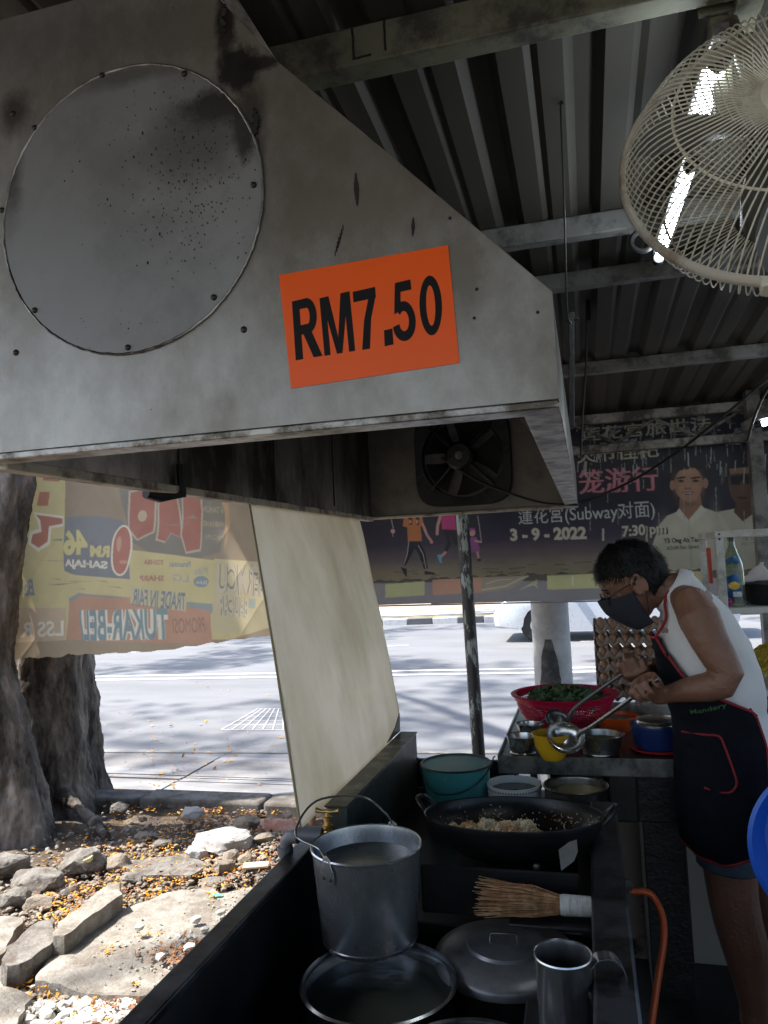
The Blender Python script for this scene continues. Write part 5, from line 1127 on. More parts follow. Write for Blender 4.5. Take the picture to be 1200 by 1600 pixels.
# beige low boards at the back of the stall and black cabinet between them
m_beige = mat('board_beige', (.36, .31, .25), .7, var=.1, scale=3, dirt=(.05, .04, .035), dscale=3.2, damt=.30, dsharp=.03, stretch=(1, 1, .8))
x_ = PY(955, 1380, 3.0).x
o = MB().box((x_, 3.0, 0.0), (1.6, 3.02, .795)).build('beige_board', m_beige, bevel=.002, loc=(.8, 3.0, 0)); tag(o, 'beige painted low board with black stains under the side table', 'board')
# =================================================================== SIDE TABLE
TX0, TY0, TZ = PZ(780, 1183, .85).x, PZ(780, 1183, .85).y, .85
tb_ = thing('side_table', 'steel topped side table holding bowls, basket and egg trays', 'table', (.3, 2.9, 0))
MB().box((TX0, TY0, TZ-.012), (.95, 3.42, TZ)).build('table_top', mat('table_steel', (.10, .105, .11), .30, metal=.5, var=.2, scale=4, dirt=(.03, .03, .03), dscale=6, damt=.4), tb_, bevel=.002)
MB().box((TX0-.004, TY0-.006, TZ-.050), (.954, TY0-.0005, TZ+.006)).build('table_edge', mat('table_edge_steel', (.13, .13, .12), .4, metal=.6, var=.2, scale=9, dirt=(.04, .04, .04), dscale=12, damt=.4), tb_, bevel=.0015)
MB().box((TX0-.006, TY0, TZ-.048), (TX0-.0005, 3.42, TZ+.008)).build('table_edge', mat('edge_daylit', (.42, .47, .52), .35, metal=.4, var=.1), tb_, bevel=.0015)  # bluish daylight on the left edge is painted into its colour
for x_, y_ in ((TX0+.02, TY0+.03), (TX0+.02, 3.36), (.90, TY0+.03), (.90, 3.36)): MB().box((x_, y_, 0), (x_+.03, y_+.03, TZ-.05)).build('leg', m_blk, tb_, bevel=.002)
cb_ = thing('black_cabinet', 'black greasy cabinet and shelf standing under the side table', 'cabinet', (.2, 2.8, 0))
xa, xb = PY(1010, 1400, 2.75).x, PY(1076, 1400, 2.75).x
MB().box((xa, 2.70, 0.03), (xb, 2.99, .60)).build('cabinet_body', m_blk, cb_, bevel=.004)
MB().box((PY(862, 1240, 2.7).x, 2.66, .605), (.75, 2.98, .795)).build('drawer_box', m_blk, cb_, bevel=.004)
MB().box((PY(950, 1240, 2.5).x, 2.60, .62), (PY(1000, 1240, 2.5).x, 2.655, .78)).build('side_box', mat('grimy_box', (.035, .033, .03), .6, var=.4, scale=9), cb_, bevel=.01)
def bowl(name, label, cat, px, py, r, h, m, z=TZ+.001, rb=.72, fill=None, fm=None, sk=True, group=None):
    P = PZ(px, py, z+h); t = thing(name, label, cat, (P.x, P.y, z), group)
    MB().lathe([(.0001, 0), (r*rb, 0), (r*rb+.003, .004), (r*(rb*.5+.40), h*.14), (r*.90, h*.50), (r*.985, h-.004), (r, h), (r+.004, h+.0015), (r+.002, h+.003), (r-.003, h+.001), (r*.90-.003, h*.50), (r*(rb*.5+.40)-.003, h*.16), (r*rb-.002, .006), (.0001, .004)], (P.x, P.y, z), n=44).build('bowl_body', m, t)
    if fill: MB().lathe([(.0001, .003), (r*.5, .002), (r*(.9), 0)], (P.x, P.y, z+h*fill), n=32).build('contents', fm, t)
    return t, P
m_fill = mat('chopped_filling', (.20, .17, .10), .8, var=.5, scale=60, bump=.8, bscale=120)
bowl('steel_bowl', 'small steel bowl at the front left corner of the side table', 'bowl', 816, 1150, .050, .055, m_bright, rb=.78)
t, P = bowl('steel_bowl', 'small steel bowl with a spoon handle, behind the front corner bowl', 'bowl', 828, 1131, .046, .055, m_bright, rb=.8, fill=.6, fm=m_fill)
MB().tube([(P.x, P.y-.01, TZ+.04), (P.x+.075, P.y+.01, TZ+.085)], .004, 8).build('spoon_handle', m_bright, t)
bowl('yellow_bowl', 'bright yellow plastic bowl with leaf print under the ladle', 'bowl', 862, 1146, .060, .080, mat('yellow_plastic', (.62, .36, .015), .3, var=.08, dirt2=(.08, .07, .03), d2scale=40, d2amt=.20), rb=.5, fill=.75, fm=m_fill)
bowl('steel_bowl', 'wide steel bowl right of the ladle on the side table', 'bowl', 937, 1147, .073, .060, mat('steel_mid', (.35, .35, .34), .28, metal=.95, var=.2, scale=9), rb=.75, fill=.7, fm=m_fill)
bowl('orange_bowl', 'orange bowl beside the cooks hands', 'bowl', 962, 1118, .075, .055, mat('orange_plastic', (.62, .09, .01), .35, var=.1), rb=.6, z=TZ+.001, fill=.8, fm=m_fill)
bowl('red_bowl', 'little dark red bowl in front of the pink basket', 'bowl', 902, 1128, .040, .04, mat('red_plastic', (.30, .01, .03), .3), rb=.6)
t, P = bowl('glass_bowl', 'clear bowl wrapped in shiny plastic film behind the cooks hands', 'bowl', 1030, 1098, .085, .055, mat('film', (.40, .38, .34), .12, var=.3, scale=20, bump=.8, bscale=30), rb=.7, fill=.9, fm=mat('film_top', (.5, .47, .42), .12, var=.3, scale=20, bump=1, bscale=40))
# blue tub with a steel lid
P = PZ(1026, 1135, .925)
t = thing('blue_tub', 'dark blue tub with steel lid on a red dish beside the cook', 'tub', (P.x, P.y, TZ))
MB().lathe([(.0001, 0), (.072, 0), (.086, .006), (.088, .012), (.072, .008), (.0001, .007)], (P.x, P.y, TZ+.001), n=44).build('red_dish', mat('red_dish', (.42, .02, .02), .3), t)
MB().lathe([(.0001, 0), (.066, 0), (.072, .01), (.080, .068), (.084, .070), (.084, .076), (.076, .076), (.0001, .07)], (P.x, P.y, TZ+.010), n=48).build('tub_body', mat('blue_plastic_dark', (.012, .03, .13), .35), t)
MB().lathe([(.0001, .020), (.045, .019), (.066, .012), (.070, .004), (.073, .002), (.073, 0), (.0001, 0)], (P.x+.004, P.y, TZ+.0865), n=48).build('steel_lid', m_bright, t)
# pink colander basket with greens
P = PZ(881, 1083, .968); z0 = TZ+.001; H_ = .968-z0; RT, RB = .183, .125
t = thing('pink_basket', 'round pink plastic colander basket full of leafy greens', 'basket', (P.x, P.y, z0))
m_pink = mat('pink_plastic', (.60, .012, .07), .32, var=.08, transl=.25, rvar=.06)
b = MB(); nrib = 96
for k in range(nrib):
    a = 2*math.pi*k/nrib; d = Vector((math.cos(a), math.sin(a), 0)); s_ = Vector((-d.y, d.x, 0))
    A = Vector((P.x, P.y, z0))+d*RB; B = Vector((P.x, P.y, z0+H_-.014))+d*(RT-.004)
    M_ = A.lerp(B, .5)+d*.012
    b.tube([A, M_, B], .0021, 4)
for j in range(1, 12):
    u = j/12; r_ = RB*(1-u)+(RT-.004)*u+.048*u*(1-u); b.lathe([(r_+.0016, -.0018), (r_+.0016, .0018), (r_-.0016, .0018), (r_-.0016, -.0018)], (P.x, P.y, z0+(H_-.014)*u), n=64, closed=True)
b.build('mesh_wall', m_pink, t, smooth=False)
MB().lathe([(.0001, 0), (RB+.004, 0), (RB+.006, .012), (RB-.002, .012), (.0001, .006)], (P.x, P.y, z0), n=56).build('basket_base', m_pink, t)
MB().lathe([(RT-.005, -.020), (RT+.001, -.020), (RT+.004, -.006), (RT+.014, -.003), (RT+.016, .002), (RT+.006, .004), (RT-.004, .002)], (P.x, P.y, z0+H_), n=72, closed=True).build('rim', m_pink, t)
gv = MB(); rnd = random.Random(8)
for _ in range(420):
    a = rnd.uniform(0, 6.28); q = math.sqrt(rnd.random())*.135; c = Vector((P.x+q*math.cos(a), P.y+q*math.sin(a), z0+H_-.015+.032*math.exp(-(q/.09)**2)+rnd.uniform(-.01, .012)))
    d = Vector((rnd.gauss(0, 1), rnd.gauss(0, 1), rnd.gauss(0, .5))).normalized(); e = d.orthogonal().normalized(); u = d.cross(e); L = rnd.uniform(.012, .028)
    gv.add([c-d*L, c-d*L*.3+e*L*.5+u*L*.2, c+d*L, c-d*L*.3-e*L*.5+u*L*.2, c+u*L*.05], [(0, 1, 4), (1, 2, 4), (2, 3, 4), (3, 0, 4)])
gv.lathe([(.0001, .01), (.09, 0), (.13, -.03), (.0001, -.05)], (P.x, P.y, z0+H_-.012), n=24)
g_ = gv.build('leafy_greens', mat('greens', (.035, .085, .025), .5, var=.6, scale=30, dirt=(.12, .16, .06), dscale=40, damt=.3), smooth=False, loc=(P.x, P.y, z0+H_-.03))
tag(g_, 'dark green chopped leafy vegetables piled in the pink basket', 'vegetables', kind='stuff')
# egg trays: six cardboard trays, each with its eggs
m_card = mat('egg_card', (.30, .235, .20), .92, var=.18, scale=14, bump=.5, bscale=90)
m_egg = mat('egg_shell', (.42, .24, .15), .45, var=.12, scale=20)
ep = PZ(938, 1098, .862); EX, EY = ep.x+.0, ep.y+.02; EN = 6; PT = .0475
def tray(k, z, full):
    t = thing('egg_tray', '', 'egg tray', (EX, EY, z), 'egg trays stacked on the side table')
    n = 6; b = MB(); res = 6; N_ = n*res
    def h(i, j):
        u, v = i/res, j/res; cu, cv = math.cos(2*math.pi*u), math.cos(2*math.pi*v)
        return .029+.025*(cu+cv)*.5+(.003 if cu+cv > 1.6 else 0)
    base = len(b.v)
    for j in range(N_+1):
        for i in range(N_+1):
            e = (i in (0, N_) or j in (0, N_)); b.v.append((EX+i*PT/res, EY+j*PT/res, z+h(i, j)*(1)))
    for j in range(N_):
        for i in range(N_):
            a = j*(N_+1)+i; b.f.append((a, a+1, a+N_+2, a+N_+1))
    # turned-down scalloped edge
    for side in range(4):
        m_ = len(b.v)
        for i in range(N_+1):
            u = i/N_*n*PT; x, y, ii, jj = [(EX+u, EY, i, 0), (EX+u, EY+n*PT, i, N_), (EX, EY+u, 0, i), (EX+n*PT, EY+u, N_, i)][side]
            ox, oy = [(0, -.006), (0, .006), (-.006, 0), (.006, 0)][side]
            b.v += [(x, y, z+h(ii, jj)), (x+ox, y+oy, z+h(ii, jj)-.004), (x+ox*1.3, y+oy*1.3, z+.012+.3*h(ii, jj))]
        for i in range(N_):
            a = m_+i*3; b.f += [(a, a+3, a+4, a+1), (a+1, a+4, a+5, a+2)]
    o = b.build('tray_card', m_card, t, ang=60); md = o.modifiers.new('s', 'SOLIDIFY'); md.thickness = .0022
    eggs = []
    if full:
        for i in range(n):
            for j in (range(n) if full > 1 else (0, 1)):
                e = MB().ball((EX+(i+.5)*PT, EY+(j+.5)*PT, z+.036), .0205, n=12, m=8)
                for q in range(len(e.v)):
                    x, y, zz = e.v[q]; dz = zz-(z+.036); e.v[q] = (x, y, z+.036+dz*1.3)
                eggs.append(e)
    return t, eggs
ylab = ['bottom egg tray of the stack on the side table', 'second egg tray from the bottom of the stack', 'third egg tray from the bottom of the stack', 'third egg tray from the top of the stack', 'second egg tray from the top of the stack', 'topmost egg tray, its eggs showing at chest height of the cook']
for k in range(EN):
    t, eg = tray(k, TZ+.004+k*.056, 2 if k == EN-1 else 1)
    t['label'] = ylab[k]
    for q, e in enumerate(eg):
        o = e.build('egg', m_egg); tag(o, 'brown egg sitting in the %s' % ylab[k].replace(', its eggs showing at chest height of the cook', ' of the stack'), 'egg', 'eggs in the stacked trays')
        o.location = (0, 0, 0)
        mw = Vector((sum(v.co.x for v in o.data.vertices), sum(v.co.y for v in o.data.vertices), 0))/len(o.data.vertices); mw.z = TZ+.004+k*.056+.012
        for v in o.data.vertices: v.co -= mw
        o.location = mw

# =================================================================== DISPLAY SHELF AT THE RIGHT
m_shw = mat('shelf_white', (.60, .60, .57), .45, var=.06, dirt=(.35, .33, .3), dscale=9, damt=.3)
YS = 3.0
sx = PY(1117, 835, YS).x; zt_ = PY(1117, 830, YS).z; zs_ = PY(1140, 950, YS).z; zl_ = PY(1180, 1078, YS).z
sh2 = thing('display_shelf', 'white metal framed display shelf at the right edge of the stall', 'shelf', (sx+.4, YS+.2, 0))
for x_, y_ in ((sx, YS), (sx, YS+.40), (sx+.85, YS), (sx+.85, YS+.40)): MB().box((x_, y_, .0), (x_+.028, y_+.028, zt_-.026)).build('post', m_shw, sh2, bevel=.002)
MB().box((sx-.001, YS-.002, zt_-.025), (sx+.88, YS+.028, zt_)).build('rail', m_shw, sh2, bevel=.002)
MB().box((sx-.001, YS+.0285, zt_-.024), (sx+.027, YS+.43, zt_-.001)).build('rail', m_shw, sh2, bevel=.002)
MB().box((sx+.0285, YS+.402, zt_-.024), (sx+.88, YS+.43, zt_-.001)).build('rail', m_shw, sh2, bevel=.002)
MB().box((sx+.029, YS+.001, zs_-.022), (sx+.849, YS+.42, zs_)).build('shelf_board', m_shw, sh2, bevel=.002)
MB().box((sx+.029, YS+.001, zl_-.024), (sx+.849, YS+.42, zl_)).build('shelf_board', m_shw, sh2, bevel=.002)
MB().box((sx+.029, YS+.41, .2), (sx+.849, YS+.415, zl_-.03)).build('back_panel', m_blk, sh2)
MB().box((sx+.029, YS+.01, .2), (sx+.849, YS+.014, zl_-.03)).build('front_panel', m_blk, sh2)
for zz in (zt_-.012, zt_-.03): MB().lathe([(.004, 0), (.0001, .001)], (sx+.014, YS-.0022, zz), (0, -1, 0), 12).build('bolt', m_riv, sh2)
# bottle
bp = PY(1151, 946, YS+.06)
bo = thing('glass_bottle', 'clear glass bottle with blue and yellow fruit label and red cap', 'bottle', (bp.x, YS+.08, zs_+.001))
gl = mat('bottle_glass', (.66, .74, .66), .06, var=.02, trans=.9, rvar=.02)
hB = .272
MB().lathe([(.0001, 0), (.034, 0), (.037, .004), (.037, .13), (.035, .155), (.022, .195), (.014, .225), (.0125, hB-.018), (.014, hB-.016), (.014, hB-.010), (.0125, hB-.008), (.0125, hB), (.0105, hB), (.0105, .225), (.019, .195), (.032, .155), (.0345, .13), (.0345, .012), (.0001, .010)], (bp.x, YS+.08, zs_+.001), n=40).build('bottle_body', gl, bo)
MB().lathe([(.0145, 0), (.015, .004), (.0145, .014), (.0001, .015)], (bp.x, YS+.08, zs_+.001+hB-.010), n=20).build('cap', mat('cap_red', (.35, .01, .01), .4), bo)
MB().lathe([(.0001, 0), (.033, 0), (.033, .028), (.0001, .028)], (bp.x, YS+.08, zs_+.012), n=32).build('sauce', mat('soy', (.01, .005, .003), .1), bo)
def lab(name, z0_, z1_, a0, a1, r, m):
    b = MB(); n_ = 16; v = []
    for k in range(n_+1):
        a = R(a0+(a1-a0)*k/n_); v += [(bp.x+r*math.cos(a), YS+.08+r*math.sin(a), z0_), (bp.x+r*math.cos(a), YS+.08+r*math.sin(a), z1_+.006*math.sin(a*3))]
    b.add(v, [(2*k, 2*k+2, 2*k+3, 2*k+1) for k in range(n_)]); o = b.build(name, m, bo); o.modifiers.new('s', 'SOLIDIFY').thickness = .0004
lab('label', zs_+.035, zs_+.115, -158, -66, .0376, mat('label_blue', (.02, .12, .30), .4, var=.3, scale=40, dirt=(.10, .25, .45), dscale=25, damt=.3))
MB().ball((bp.x-.006, YS+.08-.0375, zs_+.078), (.020, 0, 0), (0, .0015, 0), (0, 0, .015)).build('label_fruit', mat('fruit_yellow', (.65, .42, .03), .4, var=.3, scale=50), bo)
MB().box((bp.x-.012, YS+.08-.0385, zs_+.037), (bp.x+.018, YS+.08-.037, zs_+.056)).build('label_text_panel', mat('label_white', (.55, .6, .65), .5, var=.4, scale=120), bo)
lab('neck_label', zs_+.160, zs_+.180, -150, -50, .0325, MATS['label_blue'])
# black bowl with a loose plastic bag, purple thing
q_ = PY(1192, 944, YS+.10)
t = thing('black_bowl', 'round black bowl of dark food on the upper shelf board', 'bowl', (q_.x+.02, YS+.15, zs_+.001))
MB().lathe([(.0001, 0), (.075, 0), (.085, .01), (.108, .075), (.112, .078), (.108, .081), (.10, .074), (.08, .012), (.0001, .01)], (q_.x+.04, YS+.15, zs_+.001), n=40).build('bowl_body', m_blk, t)
b = MB(); b.lathe([(.0001, .02), (.05, .018), (.10, 0)], (q_.x+.04, YS+.15, zs_+.07), n=24); b.build('dark_food', mat('dark_food', (.02, .018, .015), .6, var=.5, scale=40, bump=1, bscale=60), t)
bg_ = MB(); bq = PY(1178, 880, YS+.25); NB = 22
rg = []
for j in range(14):
    u = j/13; rr = (.062*math.sin(math.pi*min(1, .25+u*.8))+.006); c = Vector((bq.x-.02+.06*u, YS+.30, zs_+.005+.15*u))
    rg.append([c+Vector((math.cos(a), .5*math.sin(a), 0))*rr*(1+.55*fbm((math.cos(a)*2.5, math.sin(a)*2.5, u*5), 1, 4)) for a in [2*math.pi*k/NB for k in range(NB)]])
bg_.rings(rg)
o = bg_.build('plastic_bag', mat('bag_film', (.72, .68, .66), .25, var=.1, transl=.5, bump=.5, bscale=30), loc=(bq.x, YS+.30, zs_)); tag(o, 'crumpled pale plastic bag standing behind the glass bottle', 'plastic bag')
o = MB().ball((bp.x-.035, YS+.03, zs_+.020), .018).build('onion', mat('onion_purple', (.22, .01, .12), .3, var=.3, scale=50), loc=(bp.x-.035, YS+.03, zs_)); tag(o, 'small purple onion at the foot of the glass bottle', 'onion')
o = MB().box((sx+.0, YS+.20, zt_-.20), (sx+.012, YS+.24, zt_-.06)).build('red_tag', mat('tag_red', (.5, .06, .03), .5), bevel=.002, loc=(sx, YS+.2, zt_-.2)); tag(o, 'narrow orange red strip tied at the inside of the shelf post', 'tag')
# yellow noodles heap
nq = PY(1200, 1075, YS+.12); nd = MB(); rnd = random.Random(5); ncx, ncy, ncz = sx+.33, YS+.20, zl_+.002
def nh(x, y): return max(0, .165*(1-(x/.30)**2)*(1-.5*(y/.19)**2)+.02*fbm((x*12, y*12, 0)))
g2 = MB(); G = 24
for j in range(G+1):
    for i in range(G+1):
        x, y = (i/G-.5)*.58, (j/G-.5)*.36; g2.v.append((ncx+x, ncy+y, ncz+nh(x, y)-.006))
for j in range(G):
    for i in range(G): a = j*(G+1)+i; g2.f.append((a, a+1, a+G+2, a+G+1))
nd.v, nd.f = g2.v, g2.f
for _ in range(700):
    x, y = rnd.uniform(-.27, .27), rnd.uniform(-.17, .17); a = rnd.uniform(0, 6.3); P_s = []
    for s_ in range(5):
        P_s.append((ncx+x, ncy+y, ncz+nh(x, y)+.002+rnd.uniform(-.004, .006))); a += rnd.gauss(0, .7); x += .018*math.cos(a); y += .018*math.sin(a)
    nd.tube(P_s, .0022, 4)
o = nd.build('yellow_noodles', mat('noodle', (.58, .44, .05), .4, var=.25, scale=30), smooth=True, loc=(ncx, ncy, ncz)); tag(o, 'tangled heap of yellow noodles on the lower shelf board', 'noodles', kind='stuff')

# =================================================================== HANGING CAGE FAN
m_cage = mat('cage_cream', (.74, .70, .57), .42, var=.08, scale=8, dirt=(.42, .34, .24), dscale=40, damt=.2, rvar=.1)
m_cage_shade = mat('cage_cream_shaded', (.40, .37, .29), .45, var=.12, scale=8, dirt=(.2, .15, .1), dscale=40, damt=.3)  # darker copy of the cage cream, rear shade put into the colour
fc_ = PY(1236, 230, 1.15); FN = Vector((-.10, -1, .34)).normalized(); FR = .226
fs = FN.orthogonal(); fs = Vector((0, 0, 1)).cross(FN).normalized(); fu = FN.cross(fs)
fn_ = thing('hanging_fan', 'large cream wire cage fan hanging from the roof at upper right', 'fan', fc_)
def fp(r, a, h): return fc_+(fs*math.cos(a)+fu*math.sin(a))*r+FN*h
def wire(sign, n, twist, r0, m, name, hmax, rw, kink=True):
    b = MB()
    for k in range(n):
        a0 = 2*math.pi*k/n; P_ = []
        for j in range(15):
            u = j/14; r_ = r0+(FR-r0)*u
            # dome that falls off towards the rim, flatter towards the hub
            h = hmax*(1-u**7)*(.80+.20*math.cos(u*2.2)) + .004
            if kink and u < .22: h -= .016*(1-u/.22)
            P_.append(fp(r_, a0+twist*(1-u)**1.2, sign*h))
        b.tube(P_, rw, 5)
    return b.build(name, m, fn_)
wire(1, 108, .22, .045, m_cage, 'front_cage', .108, .00125)
wire(-1, 100, -.3, .07, m_cage, 'rear_cage', .120, .0012, False)
def ringm(r_, h, rw, name, m, parent=None):
    return MB().tube([fp(r_, 2*math.pi*k/96, h) for k in range(96)], rw, 8, closed=True).build(name, m, parent or fn_)
ringm(.155, .088, .0020, 'mid_ring', m_cage); ringm(.172, -.085, .0018, 'mid_ring', m_cage_shade); ringm(.048, .092, .003, 'hub_ring', m_cage)
b = MB(); rgm = []
for k in range(120):
    a = 2*math.pi*k/120; rgm.append([fp(FR+q, a, h) for q, h in ((-.003, -.008), (.003, -.009), (.0065, -.004), (.0065, .004), (.003, .009), (-.003, .008))])
b.rings(rgm, closed=True); b.build('rim_band', mat('rim_cream', (.66, .62, .54), .38, var=.1, scale=5, dirt=(.3, .22, .15), dscale=10, damt=.3), fn_)
MB().obox(fp(FR+.004, R(-100), 0), fs*.022, FN*.013, fu*.008).build('rim_clip', m_cage, fn_, bevel=.003)
MB().lathe([(.0001, .112), (.03, .109), (.046, .100), (.048, .088), (.0001, .086)], fc_, FN, 32).build('hub_badge', m_cage, fn_)
MB().lathe([(.0001, -.17), (.045, -.165), (.058, -.14), (.06, -.08), (.055, -.05), (.0001, -.05)], fc_, FN, 32).build('motor', mat('motor_grey', (.12, .12, .11), .4), fn_)
for k in range(3):
    a0 = R(20+120*k); rg = []
    for j in range(10):
        u = j/9; r_ = .035+.175*u; wd_ = .5+.35*math.sin(math.pi*min(1, u*.8+.1)); pt = .035
        sec = []
        for side_ in (1, -1):
            for s_ in ((-1, -.5, 0, .5, 1) if side_ > 0 else (1, .5, 0, -.5, -1)):
                sec.append(fp(r_, a0+s_*wd_*.5+.3*u, pt*s_*.7+.001*side_))
        rg.append(sec)
    MB().rings(rg).build('blade', mat('fan_blade_grey', (.20, .22, .24), .3, var=.1, transl=.2), fn_)
MB().tube([fp(0, 0, -.12), fp(0, 0, -.12)+Vector((0, .02, .12)), (fc_.x-.02, 1.36, rz(1.36)-.09)], .014, 10).build('hanging_rod', m_beam, fn_)
hk = PY(1122, 60, 1.36)
MB().box((hk.x-.012, 1.36, rz(1.36)-.25), (hk.x+.02, 1.385, rz(1.36)-.008)).build('bracket', m_beam, fn_, bevel=.003)
MB().box((hk.x-.03, 1.35, rz(1.36)-.075), (hk.x+.05, 1.358, rz(1.36)-.009)).build('bracket_plate', m_beam, fn_, bevel=.003)

# =================================================================== LAMPS
def tube_lamp(A, B, label, r=.012, e=10, group=None):
    A, B = Vector(A), Vector(B); d = (B-A).normalized(); t = thing('tube_lamp', label, 'lamp', A, group)
    MB().tube([A, A+d*.002, B-d*.002, B], [r*.7, r, r, r*.7], 14).build('glowing_tube', mat('lamp_glow', (.82, .92, 1.0), .5, var=0, emit=e), t)
    for P_, s_ in ((A, -1), (B, 1)): MB().tube([P_+d*s_*.002, P_+d*s_*.026], r*1.25, 12).build('end_cap', m_blk, t)
    up = Vector((0, 0, r*2.4)); sd = d.cross(Vector((0, 0, 1))).normalized()
    MB().obox((A+B)/2+up, d*((B-A).length/2+.03), sd*.014, Vector((0, 0, .010))).build('fitting', m_beam2, t, bevel=.002)
    return t
A1, B1 = PZ(1030, 402, 2.30), PZ(1078, 262, 2.31)
tube_lamp(A1, B1, 'glowing white tube lamp whose end shows below the fan cage')
A2, B2 = PZ(1082, 216, 2.30), PZ(1122, 98, 2.31)
tube_lamp(A2, B2, 'glowing white tube lamp seen through the top of the fan cage', r=.016)
A3 = PY(1190, 662, 3.1); B3 = Vector((A3.x+.55, 3.0, A3.z+.06))
tube_lamp(A3, B3, 'short bright tube lamp at the right edge near the truss', r=.011, e=15)
MB().lathe([(.018, -.006), (.026, 0), (.018, .006), (.012, 0)], PZ(1000, 377, 2.33), (.3, -1, .2), 24, closed=True)
o = MB().tube([PZ(1003, 377, 2.34)+Vector((.028*math.cos(a), 0, .028*math.sin(a))) for a in [2*math.pi*k/24 for k in range(24)]], .008, 8, closed=True).build('cable_ring', m_cable, loc=PZ(1003, 377, 2.34)); tag(o, 'coiled black cable ring beside the end of the lower tube lamp', 'cable')

# =================================================================== CABLES AND STRAPS
def cable(name, pts, r, label, m=None, cat='cable'):
    o = MB().tube(smooth_path(pts, 6), r, 6).build(name, m or m_cable, loc=pts[0]); return tag(o, label, cat)
cable('hanging_wire', [(PY(870, 10, 1.62).x, 1.62, rz(1.62)-.01), PY(876, 170, 1.63), PY(882, 330, 1.64), PY(886, 480, 1.65), PY(892, 505, 1.65)], .0022, 'thin black wire hanging from the near roof beam to the iron strap', cat='wire')
cable('hanging_wire', [PY(918, 448, 2.9), PY(916, 560, 2.9), PY(911, 640, 2.9), PY(907, 720, 2.9)], .004, 'thin black wire hanging between roof and hood corner', cat='wire')
cable('strung_cable', [PY(1205, 588, 3.2), PY(1130, 650, 3.3), PY(1060, 705, 3.4), PY(980, 755, 3.5), PY(905, 786, 3.6), (XRt-.02, HB+.05, 1.71)], .006, 'black cable strung diagonally in front of the banner to the hood corner')
cable('strung_cable', [PY(1205, 600, 3.0), PY(1190, 625, 3.0), PY(1176, 660, 3.0), PY(1168, 690, 3.0)], .005, 'short looped black cable beside the small right lamp')
st1, st2 = PY(893, 488, 2.2), PY(893, 668, 2.2)
o = MB().beam(st1, st2, .016, .01, (0, 1, 0)).tube([st1+Vector((-.02, 0, -.02)), st1+Vector((.018, 0, -.02))], .006, 6).build('iron_strap', m_blk, bevel=.002, loc=st1); tag(o, 'black iron strap hanging beside the right side of the hood', 'strap')
# dark flat hanger plates against the roof (greasy straps)
for a, bq, wd_, yy, lb__ in (((866, 70), (868, 165), .022, 1.75, 'black flat strap under the roof right of the nearest beam'), ((919, 446), (919, 500), .018, 2.88, 'short black strap under the roof behind the third beam')):
    A, B = PY(*a, yy), PY(*bq, yy); o = MB().beam(A, B, wd_, .006, (0, 1, 0)).build('roof_strap', m_soot, loc=A); tag(o, lb__, 'strap')
# blue basin at the right edge, resting on a dark crate
bq = PY(1305, 1322, 2.05)
o = MB().lathe([(.0001, .0), (.12, 0), (.150, .02), (.19, .10), (.195, .105), (.185, .108), (.145, .03), (.0001, .012)], (bq.x, bq.y+.05, bq.z), (-.05, -1, .08), n=56)
t = thing('blue_basin', 'bright blue round plastic basin standing on its edge at the right', 'basin', (bq.x, bq.y, bq.z-.19))
o.build('basin_body', mat('blue_plastic', (.012, .10, .52), .35, var=.05), t)
ck = MB().box((bq.x-.09, bq.y-.12, 0), (bq.x+.5, bq.y+.15, bq.z-.187)).build('dark_crate', m_blk, bevel=.01, loc=(bq.x, bq.y, 0)); tag(ck, 'dark crate under the blue basin at the right edge', 'crate')
# =================================================================== THE COOK
YN, YM, YFAR = 2.27, 2.42, 2.57       # near shoulder, mid-line, far shoulder
m_skin = mat('skin_brown', (.205, .098, .060), .44, var=.16, scale=14, bump=.4, bscale=55, dirt=(.155, .068, .042), dscale=9, damt=.35, dsharp=.2)
m_shirt = mat('shirt_white', (.66, .66, .66), .85, var=.05, scale=9, bump=.18, bscale=9)
m_apron = mat('apron_navy', (.005, .006, .010), .95, spec=.12, var=.3, scale=20, bump=.15, bscale=300)
m_trim = mat('trim_red', (.22, .006, .014), .7, var=.15)
m_short = mat('shorts_navy', (.010, .014, .024), .8, var=.3, scale=20, bump=.3, bscale=200)
root = PZ(1150, 1590, 0)
cook = thing('person', 'cook in white sleeveless shirt, navy apron and mask, bending over bowls with a ladle', 'person', (root.x, YM, 0))
KX = YM/FPX   # metres per photo pixel at the cook
def J(px, py, Y): return PY(px, py, Y)
def loft_on(b, pts, n=24):
    # pts: (centre, half width in view plane, half depth) ; sections turned square to the path
    P = [Vector(p[0]) for p in pts]; secs = []
    for i, p in enumerate(pts):
        a, c = P[max(0, i-1)], P[min(len(P)-1, i+1)]; tg = (c-a).normalized()
        s_ = tg.cross(Vector((0, 1, 0))).normalized()*p[1]; d_ = Vector((0, 1, 0))-tg*tg.y; d_ = d_.normalized()*p[2]
        secs.append((p[0], s_, d_))
    return b.loft(secs, n)
TORSO = [((1138, 1232), .100, .150), ((1136, 1185), .118, .162), ((1128, 1130), .112, .150), ((1113, 1075), .110, .150), ((1098, 1020), .112, .160), ((1083, 970), .100, .165), ((1070, 938), .072, .140), ((1058, 922), .050, .085)]
body = MB()
loft_on(body, [(J(*p, YM), a, b) for p, a, b in TORSO])
